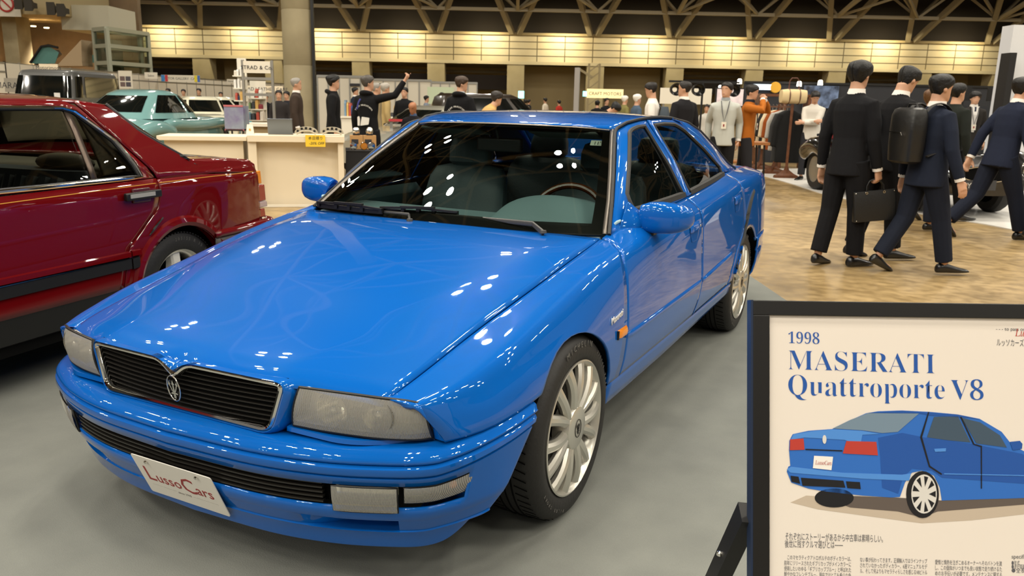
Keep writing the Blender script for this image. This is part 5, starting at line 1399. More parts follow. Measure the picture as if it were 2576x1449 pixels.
def headfn(a,t):
    """radius scale of the head at azimuth a (0 = face, + to the right) and height t (0 chin .. 1 crown), in head heights"""
    w=np.interp(t,[0,.06,.15,.3,.45,.6,.75,.88,.96,1],[.13,.20,.245,.285,.315,.335,.335,.285,.17,.02])
    f=np.interp(t,[0,.06,.15,.3,.45,.6,.75,.88,.96,1],[.34,.385,.39,.375,.365,.39,.385,.31,.18,.02])
    k=np.interp(t,[0,.06,.15,.3,.45,.6,.75,.88,.96,1],[-.02,.06,.14,.27,.37,.44,.46,.40,.24,.02])
    c,s=math.cos(a),math.sin(a)
    x=w*math.copysign(abs(s)**.9,s); y=(f if c>0 else k)*c
    # face relief
    g=math.exp(-(a/.16)**2)
    y+= .085*g*max(0,1-abs(t-.40)/.10)**1.2 if .28<t<.52 else 0
    y+= .02*math.exp(-(a/.3)**2)*max(0,1-abs(t-.22)/.05)
    y-= .035*(math.exp(-((abs(a)-.42)/.16)**2))*max(0,1-abs(t-.50)/.07)
    y+= .018*math.exp(-(a/.7)**2)*max(0,1-abs(t-.585)/.05)
    return x,y
def person(label,loc,th,H=1.72,legs=((8,6),(-8,10)),arms=None,lean=0.,head=(0,0),jacket='#14151a',trousers='#14151a',shoe='#0d0c0c',hair='#0d0b0a',hstyle='short',coat=.455,collar='#e8e4de',skin=None,vox=.014,group=None,dz=0.,fat=1.0,hood=False,shirt=None,twist=0.,name='person',tie=None,fine=False):
    P=thing(name,label,'person',(loc.x,loc.y,0),heading(th),group)
    sk=skin or M_SKIN
    ln=R(lean)
    def tor(x,y,z):      # torso frame (z in H above the hip line), leaning about the hips
        zz=z-.52; ct,st=math.cos(R(twist)),math.sin(R(twist))
        x2,y2=(x*ct-y*st,x*st+y*ct) if z>.6 else (x,y)
        return Vector((x2,y2*math.cos(ln)+zz*math.sin(ln),.52+zz*math.cos(ln)-y2*math.sin(ln)))
    J={}
    low=9
    for s,(a,k) in zip((1,-1),legs):
        hp_=Vector((s*.052,0,.515)); a,k=R(a),R(k)
        kn=hp_+.24*Vector((s*.02,math.sin(a),-math.cos(a))); an=kn+.235*Vector((s*.01,math.sin(a-k),-math.cos(a-k)))
        fp=max(0.,k-a-.12)*.9      # heel lifts when the shank trails
        toe=an+Vector((s*.018,.115*math.cos(fp),-.115*math.sin(fp)-.028*math.cos(fp)))
        J[s]=(hp_,kn,an,toe,fp); low=min(low,an.z-.045*math.cos(fp),toe.z-.012)
    sh=-low
    def W(v): return Vector((v.x*H,v.y*H,(v.z+sh)*H+dz))
    arms=arms or {}
    A={}
    for s in (1,-1):
        S=tor(s*.098,0,.792); w=arms.get(s,(s*.15,.02,.475)); hint=Vector(w[3:6]) if len(w)>3 else Vector((s*.4,-1,-.2))
        wv=Vector(w[:3]); d=wv-S; L1,L2=.165,.150; D=min(d.length,L1+L2-.003); d.normalize(); wv=S+d*D
        ca=(L1*L1+D*D-L2*L2)/(2*L1*D); ca=max(-1,min(1,ca)); hn=(hint-d*hint.dot(d)).normalized()
        E_=S+d*(L1*ca)+hn*(L1*math.sqrt(max(0,1-ca*ca))); A[s]=(S,E_,wv)
    # ---- body: one surface
    b=MB()
    def ring(c,rx,ry,n=16,ax=None,ay=None):
        ax=ax or Vector((1,0,0)); ay=ay or Vector((0,1,0))
        return [W(c+ax*(rx*math.cos(2*PI*k/n))+ay*(ry*math.sin(2*PI*k/n))) for k in range(n)]
    def tring(z,rx,ry,y0=0.): 
        n=20; return [W(tor(rx*math.copysign(abs(math.cos(2*PI*k/n))**.8,math.cos(2*PI*k/n)),y0+ry*math.sin(2*PI*k/n),z)) for k in range(n)]
    b.rings([tring(.47,.06,.045),tring(.52,.085*fat,.058*fat),tring(.60,.078*fat,.052*fat),tring(.70,.088*fat,.056*fat),tring(.775,.086,.054),tring(.805,.066,.045),tring(.84,.035,.035),tring(.875,.031,.034,.006),tring(.90,.030,.034,.008)])
    for s in (1,-1):
        S,E_,w=A[s]; b.tube([W(tor(s*.05,0,.795)),W(S),W(S.lerp(E_,.5)),W(E_),W(E_.lerp(w,.4)),W(w)],[r*H for r in (.028,.030,.026,.022,.021,.015)],10)
        h0,k0,a0,t0,fp=J[s]; b.tube([W(h0),W(h0.lerp(k0,.4)),W(k0),W(k0.lerp(a0,.35)),W(a0)],[r*H for r in (.045,.043,.030,.030,.019)],10)
        b.tube([W(a0-Vector((0,.012,.020))),W(a0.lerp(t0,.45)-Vector((0,0,.012))),W(a0.lerp(t0,.8)-Vector((0,0,.006)))],[.016*H,.012*H,.009*H],8)
        # hand: palm, four fingers, thumb
        d=(w-E_).normalized(); hs=arms.get('hand%d'%s,'relax'); cr=d.cross(Vector((0,1,0))); 
        if cr.length<.2: cr=d.cross(Vector((0,0,1)))
        side=cr.normalized() if s>0 else -cr.normalized()
        fl=d.cross(side)*(1 if s>0 else -1)
        flx=-side if False else Vector((-s,0,0)); flx=(flx-d*flx.dot(d)).normalized()   # palm faces the body
        spread=d.cross(flx).normalized(); 
        if spread.y<0: spread=-spread
        pr0=[W(w),W(w+d*.022),W(w+d*.050)]
        rr=[]
        for i,p in enumerate((w,w+d*.02,w+d*.05)):
            rx,ry=((.014,.012),(.022,.011),(.024,.011))[i]
            rr.append([W(p+spread*(rx*math.cos(2*PI*k/12))+flx*(ry*math.sin(2*PI*k/12))) for k in range(12)])
        b.rings(rr)
        curl={'relax':(.35,.5),'grip':(1.5,1.5),'point':(.1,.1)}.get(hs,(.35,.5))
        for fi,(o,ln_) in enumerate(((.018,.043),(.006,.048),(-.006,.045),(-.018,.036))):
            c1,c2=curl if not (hs=='point' and fi>0) else (1.4,1.4)
            p=w+d*.048+spread*o; pts=[p]; ang=0; rad=[.0072]
            for q,dc in ((.45,c1*.5),(.32,c2*.7),(.25,c2*.6)):
                ang+=dc; p=p+(d*math.cos(ang)+flx*math.sin(ang))*(ln_*q); pts.append(p); rad.append(.0062)
            b.tube([W(p) for p in pts],[r*H for r in rad],7)
        tp=w+d*.018+spread*.017; b.tube([W(tp),W(tp+(d*.6+spread*.6+flx*.4)*.024),W(tp+(d*.9+spread*.35+flx*.6)*.045)],[.0085*H,.0078*H,.0065*H],7)
    # head
    hh=.130; nk=tor(0,.008,.872); yw,pt=R(head[0]),R(head[1])
    Rm=Matrix.Rotation(-yw,3,'Z')@Matrix.Rotation(-pt-ln*.4,3,'X')
    def Hd(x,y,t): return W(nk+Rm@Vector((x*hh,y*hh,(t-.08)*hh)))
    rings=[]; na=30
    for t in (0,.03,.08,.15,.22,.28,.34,.38,.42,.46,.50,.54,.60,.68,.76,.84,.90,.95,.985,1.):
        rings.append([Hd(*headfn(2*PI*k/na if k<=na/2 else 2*PI*k/na-2*PI,t),t) for k in range(na)])
    b.rings(rings)
    for s in (1,-1): b.ball(Hd(s*.335,-.03,.44),(.022*hh*H*2,.05*hh*H*1.6,.085*hh*H*1.2),10,8)
    body=remesh('body',b,sk,P,vox if not fine else .0075,1)
    for s in (1,-1):
        e=MB().ball(Hd(s*.125,.315,.495),(.040*hh*H,.022*hh*H,.020*hh*H),10,6); e.build('eye',mat('eye_dark','#17110d',rough=.25),P)
        e=MB().tube([Hd(s*.06,.375,.565),Hd(s*.13,.362,.585),Hd(s*.20,.315,.57)],.010*hh*H,6); e.build('eyebrow',hairm(hair if hair!='#c9c4ba' else '#6a655c'),P)
    e=MB().tube([Hd(-.085,.368,.205),Hd(0,.402,.21),Hd(.085,.368,.205)],.014*hh*H,6); e.build('mouth',mat('lips','#8f4f42',rough=.5),P)
    # hair shell
    if hstyle!='bald':
        def hl(a):
            a=abs(a)
            if hstyle=='bowl': return np.interp(a,[0,.5,.9,1.3,1.7,2.2,PI],[.66,.60,.54,.46,.36,.20,.14])
            if hstyle=='thin': return np.interp(a,[0,.5,.9,1.3,1.7,2.2,PI],[.86,.80,.66,.50,.40,.26,.20])
            return np.interp(a,[0,.5,.9,1.3,1.7,2.2,PI],[.74,.70,.60,.48,.36,.20,.12])
        rows=[]; rnd=random.Random(sum(map(ord,label)))
        vol={'short':.055,'bowl':.085,'thin':.028,'curly':.10}.get(hstyle,.04)
        for k in range(na+1):
            a=-PI+2*PI*k/na; t0=hl(a); row=[]
            for i in range(9):
                q=i/8; t=t0+(1-t0)*q; x,y=headfn(a,min(t,.999)); ed=min(1,q*4+.25)
                v=vol*ed*(1+ .35*rnd.uniform(-1,1))
                L=math.hypot(x,y)+1e-6; row.append(Hd(x*(1+v/max(L,.12)),y*(1+v/max(L,.12)),t+vol*.9*q*(1+.25*rnd.uniform(-1,1))))
            rows.append(row)
        rows[-1]=rows[0]
        hb=MB().grid(rows); obj('hair',hb.V,hb.F,hairm(hair),P,solid=.006*H,sub=1)
    # ---- jacket / top
    b=MB(); jm=cloth(jacket)
    hem=coat; f=fat
    b.rings([tring(hem,.100*f,.074*f,-.004),tring(hem+.03,.100*f,.073*f,-.003),tring(.56,.094*f,.067*f),tring(.63,.088*f,.061*f),tring(.70,.098*f,.065*f),tring(.76,.101*f,.067),tring(.792,.098*f,.060),tring(.815,.074,.050),tring(.836,.045,.041,.002),tring(.848,.038,.039,.003)])
    for s in (1,-1):
        S,E_,w=A[s]; d=(w-E_); 
        b.tube([W(tor(s*.055,0,.796)),W(S+Vector((-s*.006,0,-.004))),W(S.lerp(E_,.45)),W(E_),W(E_.lerp(w,.5)),W(E_+d*.95)],[r*H for r in (.034,.039,.036,.032,.029,.0245)],12)
    if hood: b.tube([W(tor(.056*math.cos(a),-.006+.05*math.sin(a),.832+.012*math.sin(a)*-1)) for a in np.linspace(PI*.0,-PI*1.0,12)],[H*(.012+.010*math.sin(q)) for q in np.linspace(0,PI,12)],10)
    remesh('jacket' if not hood else 'hoodie',b,jm,P,vox*.8,2)
    if collar:
        b=MB().rings([tring(.838,.042,.042,.003),tring(.852,.037,.040,.005),tring(.864,.035,.038,.007),tring(.863,.032,.035,.007),tring(.848,.031,.034,.005)],False,False); b.build('shirt_collar',mat('shirt_white','#e4dfd8',rough=.7) if collar=='#e8e4de' else cloth(collar),P)
        for s in (1,-1):
            S,E_,w=A[s]; d=(w-E_).normalized(); b=MB().tube([W(w-d*.016),W(w+d*.004)],.0235*H,12); b.build('shirt_cuff',mat('shirt_white','#e4dfd8',rough=.7),P)
    if shirt:
        v=[(-.040,.842),(.040,.842),(.030,.76),(.022,.66),(.012,.58),(-.012,.58),(-.022,.66),(-.030,.76)]
        def fy(z): return np.interp(z,[.58,.63,.70,.76,.80,.842],[.068*f,.064*f,.068*f,.070,.064,.050])
        V=[W(tor(x,fy(z)+.003,z)) for x,z in v]; obj('shirt_front',V,[tuple(range(8))],cloth(shirt),P,smooth=False)
        if tie:
            v=[(-.010,.838),(.010,.838),(.007,.82),(.016,.64),(0,.61),(-.016,.64),(-.007,.82)]; V=[W(tor(x,fy(z)+.007,z)) for x,z in v]; obj('tie',V,[tuple(range(7))],cloth(tie),P,smooth=False)
    # ---- trousers
    b=MB()
    b.rings([tring(.455,.060,.05),tring(.475,.092*f,.064*f),tring(.52,.093*f,.064*f),tring(.57,.086*f,.060*f)])
    for s in (1,-1):
        h0,k0,a0,t0,fp=J[s]
        b.tube([W(h0+Vector((0,0,.01))),W(h0.lerp(k0,.3)),W(h0.lerp(k0,.7)),W(k0),W(k0.lerp(a0,.5)),W(k0.lerp(a0,.93))],[r*H for r in (.056,.057,.051,.046,.043,.041)],12)
    remesh('trousers',b,cloth(trousers),P,vox*.8,2)
    for s in (1,-1):
        h0,k0,a0,t0,fp=J[s]; fw=(t0-a0); fw.z+=.028*math.cos(fp); up=Vector((0,math.sin(fp),math.cos(fp)))
        fwd=Vector((fw.x,math.cos(fp)*.115,-math.sin(fp)*.115)).normalized()
        sd=Vector((1,0,0)); base=a0-up*.045
        rr=[]
        for y,w_,h_,zb in ((-.040,.012,.030,.003),(-.035,.020,.050,0),(-.01,.022,.058,0),(.03,.021,.045,0),(.07,.026,.030,0),(.105,.025,.024,0),(.128,.016,.018,.002),(.134,.006,.010,.004)):
            c=base+fwd*y; rr.append([W(c+sd*(w_*math.cos(q))+up*(zb+ (h_-zb)*(.5+.5*math.sin(q))*(1) )) for q in np.linspace(0,2*PI,14,endpoint=False)])
        bb=MB().rings(rr); obj('shoe',bb.V,bb.F,mat('shoe_'+shoe.strip('#'),shoe,rough=.28,coat=.3),P,sub=1)
    P['_h']=H
    return P,W,tor,A,Hd
def standing(px,row,H):
    d=ray(px,row); t=(H-CAMP[2])/d.z; return Vector(CAMP)+d*t
def atD(px,row,D): q=hp(px,row,D); return q
def pt(P,v):
    """world point of a person's local point"""
    Rz=Matrix.Rotation(P.rotation_euler.z,3,'Z'); return Rz@Vector(v)+P.location
# ---- the group of men in suits on the right
def feet(px,py): q=at(px,py); return q
def Hof(px,py,row):
    """stature of somebody whose feet stand at px,py and whose crown is seen at `row`"""
    q=at(px,py); D=(q-C0).dot(HH); 
    # same ground distance, head straight above
    t0,t1=0,3.
    from_=q
    for _ in range(40):
        m=(t0+t1)/2; v=Vector((q.x,q.y,m))-Vector(CAMP); r=724.5-FPX*v.dot(UP_)/v.dot(FW_)
        if r>row: t0=m
        else: t1=m
    return t0
f1=feet(2104,668); H1=Hof(2104,668,152)
P1,W1,T1,A1,Hd1=person('man in a black suit seen from behind, black briefcase in his right hand',f1,58,H1,legs=((8,4),(-5,9)),arms={1:(.135,.05,.462),-1:(-.15,.0,.48),'hand1':'grip'},head=(-4,4),jacket='#131316',trousers='#101013',hstyle='bowl',fine=True,vox=.011,coat=.45)
f2=feet(2195,650); H2=Hof(2195,650,160)
P2,W2,T2,A2,Hd2=person('man in a black suit looking down sideways, between the briefcase man and the backpack man',f2,75,H2,legs=((10,4),(-6,12)),arms={1:(.14,.06,.47),-1:(-.13,.05,.47)},head=(-5,26),lean=8,jacket='#111114',trousers='#0f0f12',hstyle='short',fine=True,vox=.011)
f3=feet(2298,688); H3=Hof(2298,688,183)
P3,W3,T3,A3,Hd3=person('man in a navy suit with a black leather backpack, walking away to the side',f3,78,H3,legs=((17,4),(-12,20)),arms={1:(.165,.06,.475),-1:(-.15,-.02,.48)},head=(6,6),jacket='#1b2130',trousers='#181d2a',hstyle='short',fine=True,vox=.011,fat=1.12,coat=.45)
f5=feet(2486,600); H5=Hof(2486,600,176)
P5,W5,T5,A5,Hd5=person('man in a navy suit striding past the black roadster at the edge',f5,80,H5,legs=((22,4),(-20,26)),arms={1:(.15,.10,.49),-1:(-.15,-.10,.48)},lean=10,head=(10,0),jacket='#1a2032',trousers='#151a28',hstyle='short',vox=.012,fat=1.06)
f4=feet(2300,578); 
person('brown-haired person mostly hidden behind the navy suit backpack man',f4,75,1.62,legs=((10,4),(-8,12)),hair='#5a3d22',hstyle='bowl',jacket='#24242a',trousers='#1a1f2c',vox=.014)
f6=feet(2362,556)
person('person in a dark green jacket walking in front of the black roadster',f6,70,1.74,legs=((18,4),(-14,22)),jacket='#1d211d',trousers='#101012',collar=None,head=(10,0),vox=.014)
f8=feet(2668,618)
person('person in black nearly all cut off by the right edge of the picture',f8,85,1.76,legs=((16,4),(-12,18)),jacket='#141416',trousers='#121216',vox=.014)
# briefcase in P1's hand
S,E_,w=A1[1]; hand=pt(P1,W1(w+ (w-E_).normalized()*.055)); 
rz1=P1.rotation_euler.z
bag=thing('briefcase','flat black leather briefcase with two handles, held by the man in the black suit','briefcase',(hand.x,hand.y,hand.z-.30),rz1+R(90-48))
bx=.36;bz=.262
M_LTH=mat('black_leather','#131313',rough=.42,bump=(60,.15)); M_BUCK=mat('buckle','#cfcac0',rough=.15,metal=1.)
bag.rotation_euler=(0,R(-7),heading(90)-R(90)+R(90)*0)
bag.rotation_euler=(0,R(-6),HANG)
bag.location=(hand.x,hand.y,hand.z-.345)
b=MB().rings([[(x*1,y*s_,z) for x,y in round_poly([(-bx/2,-.035),(bx/2,-.035),(bx/2,.035),(-bx/2,.035)],.012,3)] for z,s_ in ((0,1.),(.01,1.05),(.20,.8),(bz,.45))]); b.build('bag_body',M_LTH,bag)
for sy in (-1,1):
    b=MB().tube([(-.075,.018*sy,bz-.02),(-.073,.016*sy,bz+.045),(-.045,.006*sy,bz+.085),(0,.004*sy,bz+.098),(.045,.006*sy,bz+.085),(.073,.016*sy,bz+.045),(.075,.018*sy,bz-.02)],.0055,8); b.build('handle',M_LTH,bag)
for sx in (-.075,.075):
    b=MB().tube([(sx+.009*math.cos(q),-.024,bz-.015+.009*math.sin(q)) for q in np.linspace(0,2*PI,14)],.003,6); b.build('buckle',M_BUCK,bag)
for sx in (-.165,.165):
    for z in (.012,bz-.012):
        b=MB().ball((sx,-.034*(1 if z<.1 else .5),z),.006,8,6); b.build('stud',M_BUCK,bag)
# backpack on P3
c=pt(P3,W3(T3(-.02,-.125,.70)))
bpk=thing('backpack','boxy black leather backpack worn by the man in the navy suit','backpack',(c.x,c.y,c.z),P3.rotation_euler.z)
def sq(w_,d_,z,n=28,p=.45,y0=0): return [(w_/2*math.copysign(abs(math.cos(q))**p,math.cos(q)),y0+d_/2*math.copysign(abs(math.sin(q))**p,math.sin(q)),z) for q in np.linspace(0,2*PI,n,endpoint=False)]
b=MB().rings([sq(.22,.10,-.235),sq(.29,.155,-.215),sq(.305,.17,-.10),sq(.31,.175,.05),sq(.30,.17,.16),sq(.27,.14,.205),sq(.20,.09,.22)]); b.build('bag_body',mat('soft_black_leather','#191817',rough=.36,bump=(11,.5)),bpk)
b=MB().bar((-.11,-.092,.02),(.03,-.093,.02),.006,.006); z_=b.build('zip',M_BUCK,bpk); b=MB().bar((.035,-.095,.02),(.055,-.097,-.005),.008,.004); b.build('zip_pull',M_BUCK,bpk)
b=MB().bar((-.12,-.06,.185),(.12,-.06,.188),.008,.006); b.build('zip',M_BUCK,bpk)
b=MB().tube([(-.06,.02,.215),(-.045,.02,.25),(.045,.02,.25),(.06,.02,.215)],.009,8); b.build('handle',M_LTH,bpk)
for s in (1,-1):
    pts=[Vector((s*.10,.075,.19)),Vector((s*.115,.11,.235)),Vector((s*.125,.19,.255)),Vector((s*.135,.27,.20)),Vector((s*.15,.30,.05)),Vector((s*.17,.22,-.10)),Vector((s*.15,.09,-.17))]
    b=MB().tube(smooth(pts,20),.022,8,flat=.3,up=(1,0,0)); b.build('strap',mat('strap_black','#1d1b19',rough=.6),bpk)
# strap of a second bag across P2's shoulder
a_=pt(P2,W2(T2(-.075,-.075,.66))); 
b2=thing('shoulder_bag','dark bag on the back of the man looking down in black','bag',(a_.x,a_.y,a_.z),P2.rotation_euler.z)
b=MB().rings([sq(.24,.08,-.17),sq(.27,.11,-.15),sq(.27,.12,.05),sq(.22,.08,.13)]); b.build('bag_body',mat('dark_nylon','#16171b',rough=.7),b2)
b=MB().tube(smooth([(.05,.04,.12),(.055,.10,.24),(.06,.18,.25),(.07,.26,.14),(.06,.25,-.08)],14),.018,8,flat=.3,up=(1,0,0)); b.build('strap',mat('strap_black','#1d1b19',rough=.6),b2)
# ============================================================ cars further back
M_DG=mat('dark_glass','#0d100f',rough=.05,spec=.8); M_WTYRE=mat('white_wall','#d8d2c4',rough=.7)
def sup(a,p): return math.copysign(abs(a)**p,a)
def bgcar(name,label,loc,rz,paint,body,layers,wheels,wr=.32,roofm=None,p=.5,wins=(),group=None,rimm=None,ww=.19,extra=None):
    """body: rows (y, half width, z low, z shoulder, z crown); layers: cabin (z, y front, y rear, half width); wheels: (x, y)"""
    c=thing(name,label,'car',loc,rz,group)
    rows=[]
    Y=[r[0] for r in body]
    fs=[pchip(Y,[r[k] for r in body]) for k in range(1,5)]
    n=28
    yy=sorted(set(list(np.linspace(Y[0],Y[-1],26))+Y))
    for y in yy:
        hw_,zl,zs,zc=[f(y) for f in fs]; row=[]
        pts=[(0,zl),(hw_*.80,zl),(hw_*.95,zl+.03),(hw_,zl+(zs-zl)*.35),(hw_*1.0,zl+(zs-zl)*.7),(hw_*.96,zs),(hw_*.80,zs+(zc-zs)*.6),(hw_*.45,zc),(0,zc)]
        half=smooth([(a,0,b_) for a,b_ in pts],17)
        row=[(q[0],y,q[2]) for q in half]+[(-q[0],y,q[2]) for q in reversed(half[1:-1])]
        rows.append(row)
    b=MB().rings(rows); bd=b.build('body',paint,c,angle=60)
    # cabin
    rr=[]
    def lay(z):
        zs_=[l[0] for l in layers]; return [float(np.interp(z,zs_,[l[k] for l in layers])) for k in (1,2,3)]
    def cab(a,z,off=0.):
        y0,y1,hw_=lay(z); cy=(y0+y1)/2; hy=(y1-y0)/2
        return ((hw_+off)*sup(math.sin(a),p),cy-(hy+off)*sup(math.cos(a),p),z)
    n=36
    for l in layers: rr.append([cab(2*PI*k/n,l[0]) for k in range(n)])
    b=MB().rings(rr); cb=b.build('cabin',roofm or paint,c,angle=60)
    for a0,a1,z0,z1,nm in wins:
        for sg in ((1,-1) if nm=='side_window' else (1,)):
            if a0<0 and sg<0: continue
            rws=[[ (lambda q:(q[0]*sg,q[1],q[2]))(cab(a0+(a1-a0)*i/10,z0+(z1-z0)*j/3,.012)) for i in range(11)] for j in range(4)]
            b=MB().grid(rws); b.build(nm,M_DG,cb)
    for x,y in wheels:
        for sg in (1,-1):
            b=MB().lathe([(wr*.62,-ww),(wr*.9,-ww),(wr,-ww*.8),(wr,-ww*.2),(wr*.93,0),(wr*.64,0)],28,'x'); 
            V=[((v[0]+x)*sg,v[1]+y,v[2]+wr) for v in b.V]; w=obj('tyre',V,b.F,M_TYRE,c)
            b=MB().lathe([(0,.01),(wr*.25,.012),(wr*.5,-.01),(wr*.60,-.005),(wr*.66,-.002)],28,'x'); V=[((v[0]+x)*sg,v[1]+y,v[2]+wr) for v in b.V]; obj('rim',V,b.F,rimm or M_CHROME,w)
            b=MB().lathe([(wr*1.16,-.12),(wr*1.16,.006),(wr*1.20,.010)],28,'x',a0=0,a1=PI); V=[((v[0]+x)*sg,v[1]+y,v[2]+wr*.95) for v in b.V]; obj('wheel_arch',V,b.F,M_DARK,bd)
    if extra: extra(c,bd,cb,cab)
    return c
def uv(U,D): return hw(U,D)
# --- teal saloon seen from behind
M_TEAL=mat('teal_paint','#6f9796',rough=.25,coat=1.,spec=.1)
def teal_extra(c,bd,cb,cab):
    for sg in (1,-1):
        # swelling front and rear wings
        b=MB(); b.tube(smooth([(sg*.80,1.55,.62),(sg*.86,1.0,.80),(sg*.87,.2,.78),(sg*.86,-.6,.78),(sg*.83,-1.5,.80),(sg*.76,-2.15,.72)],26),[.05]+[.115]*24+[.07],14); b.build('wing_crown',M_TEAL,bd)
        b=MB().tube(smooth([(sg*.80,2.42,.55),(sg*.84,1.9,.70),(sg*.86,1.35,.74),(sg*.86,.8,.60)],18),[.08]+[.15]*15+[.10,.05],14); b.build('rear_wing',M_TEAL,bd)
        b=MB().ball((sg*.70,2.50,.80),(.05,.05,.14),10,10); b.build('tail_lamp',mat('tail_amber','#b5641f',rough=.15,coat=1.),bd)
        b=MB().ball((sg*.70,2.50,.66),(.05,.05,.07),10,10); b.build('tail_lamp',mat('tail_red','#8c1414',rough=.15,coat=1.),bd)
    b=MB().box((0,2.62,.74),(.36,.02,.13)); pl_=b.build('licence_plate',mat('plate_blue','#2b5fae',rough=.5),c)
    text('plate_lettering','EURO',frame_matrix((.13,2.632,.70),(-1,0,0),(0,0,1)),.085,M_WHITE,pl_)
    b=MB().tube(smooth([(-.84,2.35,.45),(-.6,2.70,.45),(0,2.78,.45),(.6,2.70,.45),(.84,2.35,.45)],24),.055,10); b.build('rear_bumper',M_CHROME,c)
    b=MB().tube([cab(a,1.0,.01) for a in np.linspace(.5,PI-.5,20)],.012,6); b.build('chrome_line',M_CHROME,cb)
tq=at(330,392); 
teal=bgcar('teal_saloon','pale teal rounded classic saloon seen from behind, beyond the maroon car',hw(hU(385,300,17.4),17.4),heading(4)+PI,M_TEAL,
    [(-2.45,.45,.35,.62,.78),(-2.2,.70,.28,.70,.90),(-1.4,.82,.24,.76,.95),(-.6,.86,.24,.78,.98),(.6,.87,.24,.80,.98),(1.6,.86,.24,.78,.96),(2.2,.78,.28,.70,.86),(2.62,.48,.38,.55,.66)],
    [(.92,-1.0,1.75,.80),(1.0,-.92,1.65,.76),(1.25,-.55,1.25,.66),(1.40,-.30,.95,.58),(1.47,-.05,.70,.47),(1.49,.2,.4,.2)],[(.80,-1.55),(.80,1.42)],wr=.345,p=.62,
    wins=[(.62,1.35,1.04,1.38,'side_window'),(1.45,2.12,1.04,1.38,'side_window'),(PI-.62,PI+.62,1.05,1.36,'rear_window'),(-.55,.55,1.05,1.38,'windscreen')],rimm=M_CHROME,extra=teal_extra)
b=MB()
# --- dark blue boxy off-roader
M_NAVY=mat('navy_paint','#1c2638',rough=.25,coat=1.,spec=.1)
def box_extra(c,bd,cb,cab):
    b=MB()
    for k in range(6): b.box((0,-2.10,.80+k*.045),(1.0,.04,.018))
    b.build('grille_bar',mat('grille_grey','#50545a',rough=.3,metal=.6),bd)
    b=MB().tube([(.09*math.cos(q),-2.14,.92+.09*math.sin(q)) for q in np.linspace(0,2*PI,24)],.010,6)
    for q in (PI/2,PI/2+2*PI/3,PI/2-2*PI/3): b.bar((0,-2.14,.92),(.088*math.cos(q),-2.14,.92+.088*math.sin(q)),.014)
    b.build('grille_emblem',M_CHROME,bd)
    for sg in (1,-1):
        b=MB().lathe([(.0,.02),(.11,.01),(.12,-.02)],20,'y'); V=[(v[0]+.62*sg,-v[1]-2.10,v[2]+.92) for v in b.V]; obj('headlamp',V,b.F,M_REFL,bd)
        b=MB().box((.66*sg,-1.75,1.13),(.14,.18,.07)); b.build('indicator',M_AMBER,bd)
    b=MB().box((.45,-1.18,1.30),(.14,.01,.17)); b.build('price_card',M_WHITE,c)
bgcar('off_roader','dark blue boxy off-roader facing forward, behind the maroon car roof',hw(hU(150,200,21.5),21.5),heading(176)+PI,M_NAVY,
    [(-2.12,.72,.45,.98,1.05),(-2.0,.80,.42,1.02,1.13),(-1.0,.84,.40,1.05,1.18),(.5,.85,.40,1.08,1.20),(2.05,.85,.40,1.08,1.20),(2.12,.80,.45,1.05,1.15)],
    [(1.15,-1.05,2.10,.78),(1.25,-1.02,2.10,.77),(1.85,-.80,2.06,.70),(1.93,-.72,2.0,.66),(1.96,-.5,1.8,.5)],[(.76,-1.4),(.76,1.4)],wr=.38,p=.22,
    wins=[(-.62,.62,1.27,1.80,'windscreen'),(.98,1.42,1.28,1.80,'side_window'),(1.50,1.85,1.28,1.80,'side_window'),(1.92,2.2,1.28,1.80,'side_window')],roofm=mat('faded_navy','#4a4a48',rough=.4,coat=.4),extra=box_extra)
# --- two-tone small classics by the left booths
M_CREAM=mat('cream_paint','#e2ddc4',rough=.3,coat=1.,spec=.1); M_AQUA=mat('aqua_paint','#5cb0bd',rough=.25,coat=1.,spec=.1)
SB=[(-1.85,.60,.30,.62,.72),(-1.5,.72,.25,.72,.86),(-.6,.76,.22,.76,.90),(.8,.76,.22,.76,.90),(1.5,.72,.25,.72,.84),(1.85,.58,.32,.60,.68)]
SL=[(.88,-.62,1.15,.66),(1.0,-.5,1.08,.62),(1.28,-.2,.85,.54),(1.37,0,.65,.40)]
for px,row,D,th,lb in ((508,258,24,150,'cream and aqua small classic car facing forward, beyond the teal saloon'),(580,255,27,95,'aqua and white classic car side-on by the product shelves')):
    bgcar('classic_car',lb,hw(hU(px,row,D),D),heading(th)+PI,M_AQUA if px>550 else M_CREAM,SB,SL,[(.68,-1.2),(.68,1.15)],wr=.29,roofm=M_CREAM,wins=[(-.5,.5,.95,1.27,'windscreen'),(.7,1.5,.95,1.27,'side_window'),(1.6,2.2,.95,1.27,'side_window')],group='small two-tone classics')
# --- silver coupe behind the roof of the blue car
M_SILV=mat('silver_paint','#a9a698',rough=.25,coat=1.,metal=.4)
bgcar('silver_coupe','low silver grey coupe behind the windscreen of the blue saloon',hw(hU(1062,320,16.4),16.4),heading(205)+PI,M_SILV,
    [(-2.1,.55,.25,.55,.66),(-1.6,.80,.20,.68,.82),(-.4,.86,.18,.76,.90),(.9,.87,.18,.80,.92),(1.7,.82,.22,.76,.90),(2.1,.62,.30,.66,.78)],
    [(.86,-.75,1.5,.74),(.95,-.55,1.35,.70),(1.2,.05,.9,.56),(1.28,.25,.65,.40)],[(.78,-1.35),(.78,1.3)],wr=.32,p=.6,wins=[(-.6,.6,.93,1.20,'windscreen'),(.8,1.6,.93,1.2,'side_window'),(1.75,2.4,.95,1.2,'side_window')])
